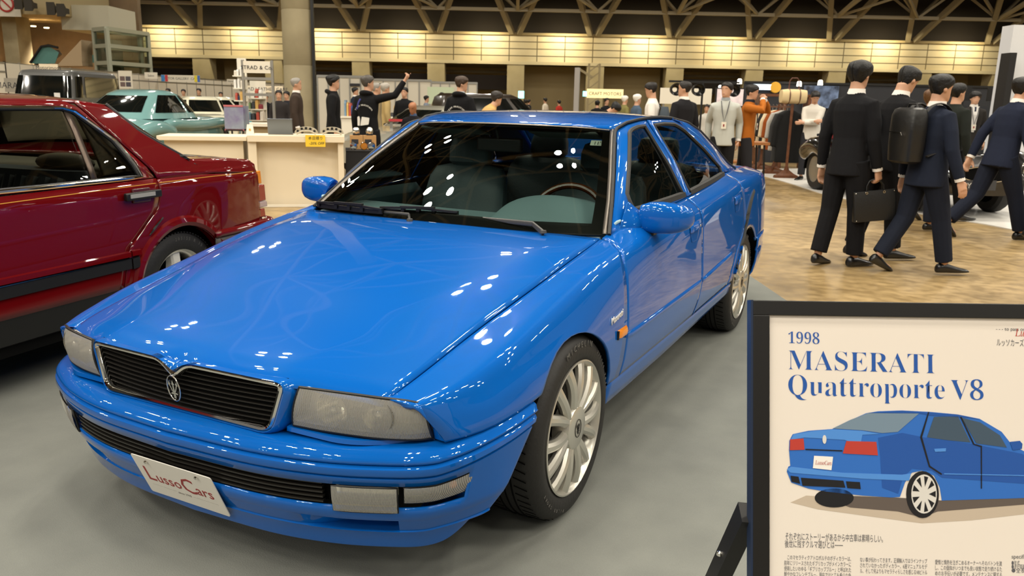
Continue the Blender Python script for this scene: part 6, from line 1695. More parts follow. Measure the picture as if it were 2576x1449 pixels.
# --- dark estate far back
bgcar('dark_estate','dark brown tall estate car far back, right of the man in the black hoodie',hw(hU(1265,270,24),24),heading(70)+PI,mat('brown_paint','#2c241c',rough=.3,coat=1.),
    [(-2.2,.6,.35,.75,.88),(-1.6,.82,.28,.85,.98),(0,.86,.25,.88,1.0),(1.8,.86,.25,.9,1.0),(2.2,.8,.3,.88,.98)],
    [(.96,-.95,2.12,.80),(1.05,-.85,2.1,.78),(1.5,-.35,1.95,.70),(1.6,-.1,1.8,.6)],[(.78,-1.4),(.78,1.35)],wr=.34,p=.3,wins=[(-.5,.5,1.06,1.48,'windscreen'),(.75,1.35,1.06,1.48,'side_window'),(1.45,1.85,1.06,1.48,'side_window'),(1.95,2.3,1.06,1.48,'side_window')])
# --- black open roadster with wire wheels
M_BLK=mat('black_paint','#0a0909',rough=.22,coat=1.)
fw=at(2052,479)
def road_extra(c,bd,cb,cab):
    for sg in (1,-1):
        b=MB().tube(smooth([(sg*.66,-2.25,.42),(sg*.72,-1.9,.66),(sg*.74,-1.45,.74),(sg*.74,-.9,.60),(sg*.74,-.4,.40)],22),[.06]+[.15]*17+[.12,.09,.07,.05],14); b.build('front_wing',M_BLK,bd)
        b=MB().tube(smooth([(sg*.72,.5,.42),(sg*.74,1.0,.70),(sg*.73,1.45,.74),(sg*.70,1.95,.55)],18),[.06]+[.16]*15+[.12,.06],14); b.build('rear_wing',M_BLK,bd)
    b=MB().box((-.12,-2.24,.44),(.50,.02,.13)); q=b.build('licence_plate',mat('plate_grey','#3a3a3c',rough=.5),c); text('plate_lettering','MYTH',frame_matrix((-.34,-2.252,.40),(1,0,0),(0,0,1)),.10,M_WHITE,q)
    b=MB().rings([[(.36*math.cos(a)*s_,y,.58+.10*math.sin(a)*s_) for a in np.linspace(0,2*PI,24,endpoint=False)] for y,s_ in ((-2.235,1.0),(-2.245,.96),(-2.20,.90))]); b.build('grille_mouth',M_DARK,bd)
    b=MB().tube([(.36*math.cos(a),-2.243,.58+.10*math.sin(a)) for a in np.linspace(0,2*PI,30)],.008,6); b.build('mouth_ring',M_CHROME,bd)
    for sg in (1,-1): b=MB().ball((.62*sg,-2.12,.66),(.10,.06,.10),14,10); b.build('headlamp',M_REFL,bd)
    b=MB().tube(smooth([(-.62,.5,.86),(-.60,1.0,.98),(0,1.15,1.0),(.60,1.0,.98),(.62,.5,.86)],18),.09,10); b.build('folded_hood',mat('wine_leather','#7a1424',rough=.5),c)
    b=MB().rings([[(x,y+.4,z) for x,y,_ in sq(.9,.40,z,20,.5,-.1)] for z in (.80,.98,1.02)]); b.build('seat_back',mat('wine_leather','#7a1424',rough=.5),c)
    for k in range(18):
        pass
bgcar('roadster','black open classic roadster with wire wheels on the white floor, behind the suited men',hw(6.0,12.7,.012),heading(177)+PI,M_BLK,
    [(-2.2,.35,.30,.50,.60),(-1.6,.55,.25,.64,.78),(-.4,.66,.22,.74,.86),(.6,.68,.22,.74,.84),(1.5,.62,.25,.70,.80),(2.2,.45,.32,.52,.62)],
    [(.80,-.35,.45,.52),(.86,-.3,.42,.50),(.90,-.2,.3,.4)],[(.74,-1.42),(.74,1.38)],wr=.345,p=.5,wins=[],rimm=mat('wire_wheel','#b8b4ac',rough=.3,metal=.8,bump=(40,1.)),extra=road_extra)
# ============================================================ booths and furniture
def onpx(b,p0,p1,D,dep,z0=None,z1=None):
    """box facing the viewer: pixel columns p0..p1 at depth D"""
    return hbox(b,hU(p0,250,D),hU(p1,250,D),D,D+dep,z0,z1)
def face(px,row,D,off=.0):
    """lettering frame: x right, y up, at a pixel on depth D"""
    p=hp(px,row,D-off); return frame_matrix(p,HR,(0,0,1))
M_WPAN=mat('white_panel','#e3dccb',rough=.6); M_ALU=mat('aluminium','#a8a6a0',rough=.35,metal=.8); M_CRM=mat('cream_laminate','#e6d8bd',rough=.45); M_CRM2=mat('cream_side','#d9c9aa',rough=.5)
M_INK=mat('dark_ink','#2b2b30',rough=.6); M_YEL=mat('yellow_card','#f0c832',rough=.6); M_BCL=mat('black_cloth','#131315',rough=.9); M_OAK=mat('oak','#a86f3c',rough=.5,noise=(14,.5,'#8c5629')); M_WAL=mat('walnut','#6e3f1e',rough=.45,noise=(16,.5,'#4e2a12'))
def boxthing(name,label,cat,boxes,mt,group=None,bevel=None):
    b=MB()
    for q in boxes: hbox(b,*q)
    o=b.build(name,mt,smooth=False,bevel=bevel); return tag(o,label,cat,group)
# ---- hall structures at the left
M_TANL=mat('tan_concrete','#c0a98c',rough=.8,noise=(.6,.5,'#84725a'))
DL=44.
struct(hbox(MB(),hU(-500,50,DL),hU(262,50,DL),DL+4,DL+4.4,2,16),'wall_left',M_TANL,smooth=False)
struct(hbox(MB(),hU(-500,50,DL),hU(-40,50,DL),DL-1,DL+4,0,16),'wall_left_near',M_TANL,smooth=False)
b=MB(); onpx(b,-500,176,DL-2,5,hz(80,36,DL-2),16); struct(b,'ceiling_gallery',mat('gallery_cream','#b8a67e',rough=.75),smooth=False)
b=MB(); onpx(b,174,292,DL-1,3,hz(230,76,DL-1),hz(230,13,DL-1)); struct(b,'wall_box',mat('pale_panel','#cbc6b0',rough=.7),smooth=False)
b=MB(); onpx(b,26,62,DL-1,1.2,0,hz(40,30,DL-1)); struct(b,'pillar_left',M_CONC,smooth=False)
for px,row in ((33,34),(103,41),(133,46),(158,47),(186,52),(84,66),(117,70)):
    p=hp(px,row,DL+1); b=MB().lathe([(0,-.02),(.12,-.02),(.13,.02)],14,'z',tuple(p)); o=b.build('downlight',mat('lamp_glow','#ffe2b0',emit=('#ffdca0',14))); tag(o,'recessed downlight under the gallery at upper left','light','downlights under the gallery')
    ld=bpy.data.lights.new('gallery_spot','SPOT'); ld.energy=700; ld.spot_size=R(95); ld.spot_blend=.6; ld.color=(1,.82,.6); lo=bpy.data.objects.new('gallery_spot',ld); COL.objects.link(lo); lo.location=p-Vector((0,0,.1)); 
sg_=thing('pictogram_sign','white pictogram sign with a red prohibition ring on the gallery front','sign',hp(20,10,DL-2.1))
b=MB(); V=[PMi]; 
b=MB().prism([(-1.6,-.6),(.62,-.6),(.62,.6),(-1.6,.6)],.05,Matrix.Rotation(HANG,4,'Z')@Matrix.Rotation(PI/2,4,'X')); b.build('sign_board',M_WPAN,sg_)
for k,x in enumerate((-1.45,-.45)):
    Mx=Matrix.Rotation(HANG,4,'Z')@Matrix.Translation((x+.4,-.08,0))@Matrix.Rotation(PI/2,4,'X')
    b=MB().tube([Mx@Vector((.36*math.cos(q),.36*math.sin(q),0)) for q in np.linspace(0,2*PI,20)],.05,6); b.bar(Mx@Vector((-.25,.25,0)),Mx@Vector((.25,-.25,0)),.06); b.build('prohibition_ring',mat('sign_red','#b5332e',rough=.5),sg_)
for px,row in ((59,10),(84,14),(140,24),(165,28)):
    p=hp(px,row,DL-2.6); b=MB().rings([[tuple(p+HR*x*s_+Vector((0,0,z*s_))-HH*d) for x,z in ((-.2,-.3),(.2,-.3),(.2,.3),(-.2,.3))] for s_,d in ((1.,.45),(.45,.1),(.4,-.2))]); tag(b.build('horn_speaker',mat('speaker_grey','#3a352c',rough=.7)),'dark horn speaker on the gallery front at upper left','speaker','horn speakers on the gallery')
# glass lift shaft
lf=thing('lift_shaft','glass and steel lift shaft at the upper left, beside the panelled wall','lift',hp(285,175,40)); lf.location.z=0
b=MB(); u0,u1=hU(238,100,40),hU(326,100,40); um=hU(296,100,40); zt_=hz(280,76,40)
def L_(u,d,z): return hw(u,d,z)-lf.location
b=MB()
for u,d in ((u0,40),(um,39),(u1,42),(u0+.8,43)): b.bar(L_(u,d,0),L_(u,d,zt_),.16)
for z in (zt_,hz(280,118,40),hz(280,160,40)):
    for (a,d0),(c_,d1) in (((u0,40),(um,39)),((um,39),(u1,42)),((u0,40),(u0+.8,43)),((u0+.8,43),(u1,42))): b.bar(L_(a,d0,z),L_(c_,d1,z),.18)
b.build('steel_frame',mat('lift_steel','#b7baa6',rough=.4,metal=.3),lf,smooth=False)
b=MB().grid([[L_(u0,40,0),L_(um,39,0),L_(u1,42,0)],[L_(u0,40,zt_),L_(um,39,zt_),L_(u1,42,zt_)]]); b.build('glass_pane',glass('lift_glass','#b8c8b8',trans=.7),lf,smooth=False)
b=MB(); onpx(b,256,290,41,1.2,0,zt_*.92); b.V=[tuple(Vector(v)-lf.location) for v in b.V]; b.build('lift_car',mat('lift_car','#7b7d6c',rough=.5),lf,smooth=False)
# escalator and its wedge wall
es=thing('escalator','escalator with teal glass sides climbing at the far upper left','escalator',hp(120,160,41)); es.location.z=0
def E_w(px,row,D): return hp(px,row,D)-es.location
for k,D in enumerate((40.5,41.8)):
    V=[E_w(78,160,D),E_w(138,160,D),E_w(148,132,D),E_w(122,116,D),E_w(104,118,D)]; b=MB().add(V,[(0,1,2,3,4)]); b.build('glass_side',mat('teal_glass','#5f8f88',rough=.1,coat=.5),es,smooth=False,solid=.03)
b=MB().bar(E_w(100,160,41),E_w(140,130,41),.9,.25); b.build('steps',mat('step_dark','#3b342b',rough=.5),es,smooth=False)
b=MB().tube([E_w(76,158,40.4),E_w(104,117,40.4),E_w(122,114,40.4),E_w(146,120,40.4)],.06,6); b.build('handrail',M_BLACK,es)
V=[hp(142,166,40),hp(208,166,40),hp(206,158,40),hp(204,100,40)]; b=MB().add(V+[v+HH*1. for v in V],[(0,1,2,3),(7,6,5,4),(0,4,5,1),(1,5,6,2),(2,6,7,3),(3,7,4,0)]); struct(b,'wall_stair',mat('wedge_tan','#b79f7e',rough=.8),smooth=False)
V=[hp(212,158,42.2),hp(240,158,42.2),hp(240,138,42.2),hp(212,138,42.2)]; tag(MB().add(V,[(0,1,2,3)]).build('balustrade',mat('teal_glass','#5f8f88',rough=.1,coat=.5),smooth=False,solid=.04),'teal glass balustrade between the stair wedge and the lift shaft','balustrade')
# ---- big concrete column
uc=hU(757,250,26); rc_=(hU(797,250,26)-hU(719,250,26))/2
cm=mat('column_concrete','#a39778',rough=.75,noise=(1.0,.55,'#857a5e'),bump=(5,.2))
b=MB().lathe([(rc_,0),(rc_,2.35),(rc_-.012,2.37),(rc_,2.39),(rc_,4.0),(rc_-.012,4.02),(rc_,4.04),(rc_,5.1),(rc_-.012,5.12),(rc_,5.14),(rc_,6.3),(rc_-.012,6.32),(rc_,6.34),(rc_,14)],40); b.V=[tuple(Vector(v)+hw(uc,26)) for v in b.V]; struct(b,'pillar_column',cm)
b=MB(); hbox(b,uc+rc_-.02,uc+rc_+.06,25.7,25.8,0,13); struct(b,'trim_pipe',M_BLACK,smooth=False)
# ---- row of white booth walls at the left
zbw=2.3
pts=[(-160,24.),(22,27.),(150,31.),(300,36.),(420,41.5),(560,48.),(725,56.)]
bl=['white booth wall at the far left edge','white booth wall behind the off-roader','white booth wall with a photo poster, right of the off-roader','white booth wall under the coloured banner','white booth wall right of the coloured banner','white booth wall behind the product shelves']
for (a,d0),(c_,d1),lb in zip(pts,pts[1:],bl):
    p0=hw(hU(a,240,d0),d0); p1=hw(hU(c_,240,d1),d1)
    bt=thing('booth_wall',lb,'booth wall',p0)
    d=p1-p0; L=d.length; d.normalize(); n_=max(2,int(L/1.0))
    b=MB().bar(Vector((0,0,zbw/2)),d*L+Vector((0,0,zbw/2)),.04,zbw); b.build('panel',M_WPAN,bt,smooth=False)
    for k in range(n_+1):
        q=d*(L*k/n_)-HH*.03; b=MB().bar(q,q+Vector((0,0,zbw+.05)),.05); b.build('upright',M_ALU,bt,smooth=False)
    for zz in (zbw,zbw-.28):
        b=MB().bar(Vector((0,0,zz))-HH*.04,d*L+Vector((0,0,zz))-HH*.04,.05,.06); b.build('rail',M_ALU,bt,smooth=False)
def sign(label,p0,p1,r0,r1,D,mt,txt=None,ts=None,tm=None,name='sign',tx=None,parts=None,cat='sign',depth=.03,post=False):
    """hanging flat board between pixel columns p0..p1 and rows r0..r1"""
    c=hp((p0+p1)/2,(r0+r1)/2,D); w_=hU(p1,r0,D)-hU(p0,r0,D); h_=hz(p0,r0,D)-hz(p0,r1,D)
    t=thing(name,label,cat,c,HANG)
    b=MB().box((0,0,0),(w_,depth,h_)); bd=b.build('board',mt,t,smooth=False)
    if post:
        for x in (-w_*.42,w_*.42): b=MB().bar((x,.03,h_*.3),(x,.03,-c.z),.05); b.build('post',M_ALU,t,smooth=False)
    if txt:
        s_=ts or h_*.5
        text('lettering',txt,Matrix.Translation((0,-depth/2-.002,-s_*.36))@Matrix.Rotation(PI/2,4,'X'),s_,tm or M_INK,t,depth=.001,align='CENTER')
    return t,w_,h_
sign('cream fascia sign lettered Motorimoda above the off-roader',99,146,161,179,26.5,M_CRM,'Motorimoda',.16)
sign('grey sign board with dark capitals behind the off-roader, at the left edge',12,88,197,232,23.5,mat('sign_grey','#8d887c',rough=.6),'MARANELLO',.24)
sign('small white fascia sign on the booth wall beside the coloured banner',364,396,182,198,38.5,M_WPAN,'Salon',.14)
t,w_,h_=sign('long white banner with blue, red and yellow ends on the booth wall',406,503,189,206,40.5,M_WPAN,'MOTOR GALLERY  CARS',.16)
for x0,x1,c_ in ((-.5,-.41,'#3f86c9'),(-.40,-.33,'#c43a44'),(.36,.43,'#e6d43a'),(.44,.5,'#4670c0')):
    b=MB().box(((x0+x1)/2*w_,-.018,0),((x1-x0)*w_,.02,h_*.95)); b.build('colour_block',mat('block'+c_.strip('#'),c_,rough=.6),t,smooth=False)
sign('small white sign on the booth wall left of the tall shop sign',571,590,199,210,44,M_WPAN,'Market',.10)
t,w_,h_=sign('photo poster on the booth wall right of the off-roader',299,333,178,222,33.5,M_WPAN,name='wall_poster',cat='poster')
for k,(x,z) in enumerate(((-.22,.05),(.2,.05),(-.22,-.28),(.2,-.28))): b=MB().box((x*w_,-.018,z*h_),(w_*.36,.01,h_*.26)); b.build('poster_photo',mat('photo%d'%(k%2),('#6d5a58','#4d4a52')[k%2],rough=.6),t,smooth=False)
# ---- shop stand with the tall framed sign
D1=15.5
ss=thing('shop_sign','tall framed sign reading STRAD & Co., behind the left counter','sign',hw(hU(648,300,D1),D1),HANG)
uL=hU(611,180,D1)-hU(648,300,D1); uR=hU(685,180,D1)-hU(648,300,D1); zT=hz(645,154,D1); zB=hz(645,184,D1)
for u in (uL,uR): b=MB().bar((u,0,0),(u,0,zT+.02),.045); b.build('post',M_ALU,ss,smooth=False)
for z in (hz(645,198,D1),hz(645,238,D1)): b=MB().bar((uL,0,z),(uR,0,z),.05); b.build('cross_rail',M_ALU,ss,smooth=False)
b=MB().box(((uL+uR)/2,-.02,(zT+zB)/2),(uR-uL-.05,.04,zT-zB)); b.build('sign_board',M_WPAN,ss,smooth=False)
text('lettering','STRAD & Co.',Matrix.Translation(((uL+uR)/2,-.045,(zT+zB)/2-.04))@Matrix.Rotation(PI/2,4,'X'),.098,M_INK,ss,depth=.002,align='CENTER',space=1.06)
ds=thing('sales_desk','white topped sales desk with a tan front below the tall shop sign','desk',hw(hU(660,320,16.6),16.6),HANG)
w_=hU(712,300,16.6)-hU(612,300,16.6); b=MB().box((0,.3,.40),(w_,.6,.80)); b.build('desk_front',mat('desk_tan','#a3906c',rough=.6),ds,smooth=False); b=MB().box((0,.28,.83),(w_+.08,.75,.06)); b.build('desk_top',M_WPAN,ds,smooth=False)
for sg in (1,): b=MB().box((w_/2-.05,-.01,.4),(.12,.04,.80)); b.build('desk_leg',M_WPAN,ds,smooth=False)
# product shelves behind the sign
rnd=random.Random(3)
GOODS=['#b04a3a','#2d4f8a','#d8cfc0','#3a3a3e','#c9a05a','#6f8aa0','#e4e0d8','#7a2230','#88a070','#1f2a44']
def shelfunit(label,px0,px1,D,zs,cols,n,group):
    w_=hU(px1,250,D)-hU(px0,250,D); t=thing('display_shelf',label,'shelf',hw((hU(px0,250,D)+hU(px1,250,D))/2,D),HANG)
    b=MB().box((0,.30,zs[-1]/2+.2),(w_,.03,zs[-1]+.4)); b.build('back_panel',M_WPAN,t,smooth=False)
    for z in zs: b=MB().box((0,.12,z),(w_,.34,.025)); b.build('shelf_board',M_WPAN,t,smooth=False)
    for z in zs:
        for k in range(n):
            x=-w_/2+w_*(k+.5)/n+rnd.uniform(-.02,.02); h_=rnd.uniform(.10,.22); c_=rnd.choice(cols)
            p=hw((hU(px0,250,D)+hU(px1,250,D))/2+x,D+.05,z+.013)
            o=MB(); o.rings([[(a*w_/n*.36*s_,b_*.07*s_,zz*h_) for a,b_ in ((-1,-1),(1,-1),(1,1),(-1,1))] for zz,s_ in ((0,1),(.75,1),(.9,.8),(1,.8))]); ob=o.build('boxed_product',mat('goods_'+c_.strip('#'),c_,rough=.6),smooth=False); ob.location=p; ob.rotation_euler=(0,0,HANG); tag(ob,group[0],'product',group[1])
shelfunit('white display shelves of small goods left of the tall shop sign',590,613,18.5,(.75,1.02,1.29,1.56,1.83),GOODS,3,('small boxed product on the white shelves left of the shop sign','goods on the left shelves'))
shelfunit('white display shelves of small goods seen through the tall shop sign',620,660,19.0,(.85,1.10,1.35),GOODS,4,('small boxed product on the shelves behind the shop sign','goods behind the shop sign'))
t,w_,h_=sign('cream panel with faint lettering behind the tall shop sign',616,712,216,232,19.3,M_CRM,'STRAD LEATHER CARE',.11)
cb_=thing('glass_cabinet','small glass showcase on black legs left of the sales desk','cabinet',hw(hU(597,320,14.6),14.6),HANG)
b=MB()
for x in (-.15,.15):
    for y in (-.15,.15): b.bar((x,y,0),(x,y,.80),.025)
for z in (.30,.62,.80): 
    for a,c_ in (((-.15,-.15),(.15,-.15)),((.15,-.15),(.15,.15)),((.15,.15),(-.15,.15)),((-.15,.15),(-.15,-.15))): b.bar((*a,z),(*c_,z),.025)
b.build('cabinet_frame',M_BLACK,cb_,smooth=False)
b=MB().box((0,0,1.02),(.34,.30,.40)); b.build('display_case',mat('holo_film','#9fb2b8',rough=.2,coat=.6,noise=(5,.5,'#7b6f9a')),cb_,smooth=False)
for z in (.80,1.22): b=MB().box((0,-.155,z),(.34,.01,.03)); b.build('case_edge',mat('case_pink','#c06a70',rough=.4),cb_,smooth=False)
# ---- cream counters
pA=at(690,521); pB=at(871,520); cd_=(pB-pA).normalized(); cn_=Vector((-cd_.y,cd_.x,0)); ca_=math.atan2(cd_.y,cd_.x)
q=at(700,521); 
cL=(pB-pA).length
u0=hU(637,350,(pA-C0).dot(HH))
pA2=pA-cd_*((at(700,521)-at(650,521)).length if 0 else .28)
def topz(px,row,p):   # height of a point above ground point p seen at row
    D=(p-C0).dot(HH); return hz(px,row,D)
zc=topz(760,341,(pA+pB)/2)
k1=thing('counter','cream counter with a yellow handwritten card, left of the windscreen','counter',pA2,ca_)
L1=(pB-pA2).length
b=MB().box((L1/2,.26,zc-.04),(L1,.70,.08)); b.build('counter_top',M_CRM,k1,smooth=False,bevel=.004)
for x in (.05,L1-.05): b=MB().box((x,.26,(zc-.08)/2),(.10 if x<1 else .07,.62,zc-.08)); b.build('end_panel',M_CRM,k1,smooth=False)
b=MB().box((L1/2,.10,(zc-.08)/2),(L1-.16,.03,zc-.08)); b.build('front_panel',M_CRM,k1,smooth=False); b=MB().box((L1/2,-.02,.02),(L1,.02,.03)); b.build('plinth',M_WPAN,k1,smooth=False)
k2=thing('counter','plain cream counter beyond the maroon car boot, left of the carded counter','counter',pA2-cd_*1.045+cn_*.10,ca_)
b=MB().box((.49,.30,zc-.05),(1.06,.74,.055)); b.build('counter_top',M_CRM,k2,smooth=False,bevel=.004); b=MB().box((.50,.32,(zc-.08)/2),(.94,.62,zc-.08)); b.build('counter_body',M_CRM,k2,smooth=False)
def onc(x,y,z=0): return pA2+cd_*x+cn_*y+Vector((0,0,zc+z))
def colx(px,row=341):   # distance along the counter front for a pixel column
    d=ray(px,row); t=(zc-CAMP[2])/d.z; q=Vector(CAMP)+d*t; return (q-pA2).dot(cd_),(q-pA2).dot(cn_)
x0=colx(765,345)[0]; x1=colx(817,345)[0]
yc=thing('price_card','yellow handwritten discount card hanging on the cream counter edge','card',onc((x0+x1)/2,-.105,-.06),ca_)
b=MB().box((0,0,0),(x1-x0,.004,.145)); b.build('card',M_YEL,yc,smooth=False)
text('card_lettering','本日限り',Matrix.Translation((-.09,-.004,.018))@Matrix.Rotation(PI/2,4,'X'),.046,M_INK,yc,depth=.0005,shear=.1); text('card_lettering','-20% OFF',Matrix.Translation((-.08,-.004,-.045))@Matrix.Rotation(PI/2,4,'X'),.046,M_INK,yc,depth=.0005,shear=.2)
x,y=colx(714,334); lp=thing('laptop','open silver laptop on the cream counter, screen facing away','laptop',onc(x,.22),ca_)
b=MB().box((0,.10,.008),(.31,.21,.014)); b.build('keyboard_base',mat('laptop_silver','#b9bbbd',rough=.3,metal=.7),lp,bevel=.004); b=MB().box((0,-.03,.105),(.31,.012,.205),Matrix.Rotation(R(16),3,'X')); b.build('screen_lid',mat('laptop_lid','#6f757c',rough=.3,metal=.7),lp,bevel=.004)
x,y=colx(640,334); cdn=thing('table_card','folded white card stand with a small picture on the cream counter','card',onc(x,.20),ca_)
b=MB().add([(-.05,-.03,0),(.05,-.03,0),(.035,0,.125),(-.035,0,.125),(-.05,.03,0),(.05,.03,0)],[(0,1,2,3),(3,2,5,4)]); b.build('card',M_WPAN,cdn,smooth=False,solid=.002); b=MB().box((0,-.021,.06),(.022,.003,.025),Matrix.Rotation(R(-13),3,'X')); b.build('picture',M_GOLD,cdn,smooth=False)
M_CAL=mat('cast_caliper','#b5ab96',rough=.55,metal=.3)
for i,(px,lb) in enumerate(((774,'cast grey brake caliper on the cream counter, beside the laptop'),(837,'cast grey brake caliper on the cream counter, above the yellow card'))):
    x,y=colx(px,337); cp=thing('brake_caliper',lb,'car part',onc(x,.14),ca_,'brake calipers on the counter')
    b=MB(); rr=[]
    for a in np.linspace(0,PI,17):
        rr.append([(.145*math.cos(a)*s_,yy,.02+.088*math.sin(a)**.8*s_*1.0) for s_,yy in ((1,-.05),(1,.05),(.62,.05),(.62,-.05))])
    b.rings(rr); b.build('caliper_body',M_CAL,cp,angle=40)
    for a in (.5,1.1,1.57,2.04,2.64):
        b=MB().lathe([(0,.006),(.016,.006),(.018,-.01)],12,'y'); b.V=[(v[0]+.118*math.cos(a),-.05-v[1],.02+.07*math.sin(a)+v[2]) for v in b.V]; b.build('caliper_bolt',M_BLACK,cp)
    b=MB().tube([(-.12,-.052,.02),(-.05,-.06,.055),(.05,-.06,.055),(.12,-.052,.02)],.012,8); b.build('caliper_bridge',M_CAL,cp)
# ---- black draped table with lamps and cards, seen past and through the windscreen
pT=pB+cd_*.02+cn_*.05; DT=(pT-C0).dot(HH); zt2=hz(875,381,DT)
bt=thing('draped_table','table under a black cloth right of the cream counter, behind the windscreen','table',pT,ca_)
b=MB().box((1.5,.35,zt2/2),(3.0,.70,zt2)); b.build('table_body',M_DARK,bt,smooth=False)
b=MB(); rws=[]
for k in range(90):
    t=k/89*4; 
    per=[(0,0),(3.0,0),(3.0,.7),(0,.7),(0,0)]; i=min(int(t),3); f_=t-i; x=per[i][0]+(per[i+1][0]-per[i][0])*f_; y=per[i][1]+(per[i+1][1]-per[i][1])*f_
    w2=.012*math.sin(k*1.9); rws.append([(x+(x-1.5)*.004,y+(y-.35)*.01,zt2+.004),(x+(w2 if i%2 else 0)+(x-1.5)*.01,y+(0 if i%2 else w2)+(y-.35)*.05,.01)])
b.grid(rws); b.box((1.5,.35,zt2+.006),(3.02,.72,.008)); b.build('table_cloth',M_BCL,bt)
for x,lb in ((.30,'yellow card with handwriting on the black table edge, nearer the pillar'),(.66,'yellow card with red print on the black table edge, nearer the seat')):
    pass
def onT(x,y,z=0): return pT+cd_*x+cn_*y+Vector((0,0,zt2+.012+z))
def colT(px,row):
    d=ray(px,row); t=(zt2+.012-CAMP[2])/d.z; q=Vector(CAMP)+d*t; return (q-pT).dot(cd_)
for px,lb,tx in ((1012,'yellow handwritten card on the black table, seen through the windscreen by the pillar','本日限り'),(1072,'yellow card with red print, seen through the windscreen beside the seat','SALE')):
    d=ray(px,403); fy=pT-cn_*.03; t=(fy-Vector(CAMP)).dot(cn_)/d.dot(cn_); q=Vector(CAMP)+d*t
    o=thing('price_card',lb,'card',q,ca_); b=MB().box((0,0,0),(.26,.004,.10)); b.build('card',M_YEL,o,smooth=False); text('card_lettering',tx,Matrix.Translation((-.10,-.004,-.02))@Matrix.Rotation(PI/2,4,'X'),.055,M_INK if tx!='SALE' else M_REDINK,o,depth=.0005)
M_KRAFT=mat('kraft_box','#b98d58',rough=.8); M_AMBG=mat('amber_glass','#b8741c',rough=.1,coat=1.)
for i,px in enumerate((898,932)):
    x=colT(px,378); o=thing('carton','open kraft carton of chrome lamps on the black table, %s one'%('left' if i==0 else 'right'),'box',onT(x,.40),ca_)
    b=MB().box((0,0,.09),(.17,.16,.18)); b.build('carton_body',M_KRAFT,o,smooth=False); b=MB().box((-.02,-.082,.10),(.09,.004,.06)); b.build('carton_label',M_INK,o,smooth=False)
    lm=thing('lamp_unit','chrome lamp standing on the %s kraft carton'%('left' if i==0 else 'right'),'car part',onT(x,.40,.18),ca_); b=MB().ball((0,0,.055),(.05,.05,.055),16,10); b.build('shell',M_CHROME,lm); b=MB().box((0,0,.012),(.09,.08,.024)); b.build('lamp_foot',M_BLACK,lm,bevel=.005)
for px,c_,lb in ((890,M_CHROME,'round chrome lamp on the black table, nearest the counter'),(917,M_AMBG,'amber round lamp on the black table before the cartons'),(936,M_CHROME,'round chrome lamp on the black table, next to the amber one'),(1150,M_CHROME,'chrome lamp on the black table behind the windscreen'),(1095,mat('lamp_red','#a5331f',rough=.15,coat=1.),'red lamp on the black table behind the windscreen'),(1040,M_CHROME,'pair of chrome trim rings on the black table behind the windscreen')):
    x=colT(px,380); o=thing('lamp_unit',lb,'car part',onT(x,.14),ca_)
    b=MB().lathe([(0,-.05),(.03,-.045),(.048,-.02),(.052,.01),(.045,.02),(0,.024)],20,'y'); b.V=[(v[0],-v[1],v[2]+.052) for v in b.V]; b.build('lamp_shell',c_,o); b=MB().lathe([(.045,-.024),(.052,-.012)],20,'y',(0,0,.052)); b.build('lamp_rim',M_CHROME,o)
# ---- booths in the middle distance
def stall(label,p0,p1,D,h,mt,top=None,dep=.7,name='stall',cat='stall',extra=()):
    w_=hU(p1,250,D)-hU(p0,250,D); t=thing(name,label,cat,hw((hU(p0,250,D)+hU(p1,250,D))/2,D),HANG)
    b=MB().box((0,dep/2,h/2),(w_,dep,h)); b.build('front',mt,t,smooth=False)
    b=MB().box((0,dep/2,h+.02),(w_+.06,dep+.06,.04)); b.build('top',top or M_WPAN,t,smooth=False)
    return t,w_
def goods(label,grp,p0,p1,D,z,n,hr=(.10,.30),cols=GOODS):
    for k in range(n):
        u=hU(p0+(p1-p0)*(k+.5)/n,250,D); h_=rnd.uniform(*hr); wd=(hU(p1,250,D)-hU(p0,250,D))/n*.8; c_=rnd.choice(cols)
        b=MB().rings([[(a*wd/2*s_,b_*.10*s_,zz*h_) for a,b_ in ((-1,-1),(1,-1),(1,1),(-1,1))] for zz,s_ in ((0,1),(.8,1),(.92,.85),(1,.85))]); ob=b.build('boxed_product',mat('goods_'+c_.strip('#'),c_,rough=.6),smooth=False); ob.location=hw(u,D+.3,z); ob.rotation_euler=(0,0,HANG); tag(ob,label,'product',grp)
for p0,p1,D,lb in ((800,935,34,'white booth wall behind the pointing man'),(935,1085,38,'white booth wall right of the pointing arm'),(1085,1200,41,'white booth wall behind the man in the black hoodie at the roof')):
    t=thing('booth_wall',lb,'booth wall',hw(hU(p0,240,D),D),HANG); w_=hU(p1,240,D)-hU(p0,240,D)
    b=MB().box((w_/2,0,1.15),(w_,.05,2.3)); b.build('panel',M_WPAN,t,smooth=False)
    for k in range(6): b=MB().box((w_*k/5,-.03,1.15),(.05,.05,2.34)); b.build('upright',M_ALU,t,smooth=False)
    b=MB().box((w_/2,-.04,2.28),(w_,.05,.10)); b.build('rail',M_ALU,t,smooth=False)
sign('dark fascia strip on the white booth behind the pointing man, left one',880,905,210,217,33.9,M_INK); sign('dark fascia strip on the white booth behind the pointing man, right one',945,967,210,217,33.9,M_INK)
sign('pale green framed stand front behind the man in the black hoodie',1075,1142,219,262,30,mat('pale_green','#c5d2b4',rough=.6),name='stand_front',cat='stand',post=True)
t,w_=stall('white stall of small goods between the hoodie youth and the pointing man',858,892,19,.95,M_WPAN); goods('small boxed product on the white stall behind the hoodie youth','goods on the white stall',860,890,19,.99,5,(.15,.45))
t,w_=stall('white stall of orange goods under the pointing arm',975,1030,22,.9,M_WPAN); goods('small boxed product on the stall under the pointing arm','goods under the pointing arm',978,1028,22,.94,6)
sign('red and white barrier strip behind the bald man',978,1050,300,306,15.3,mat('barrier_red','#b3343a',rough=.5),name='barrier',cat='barrier',post=True)
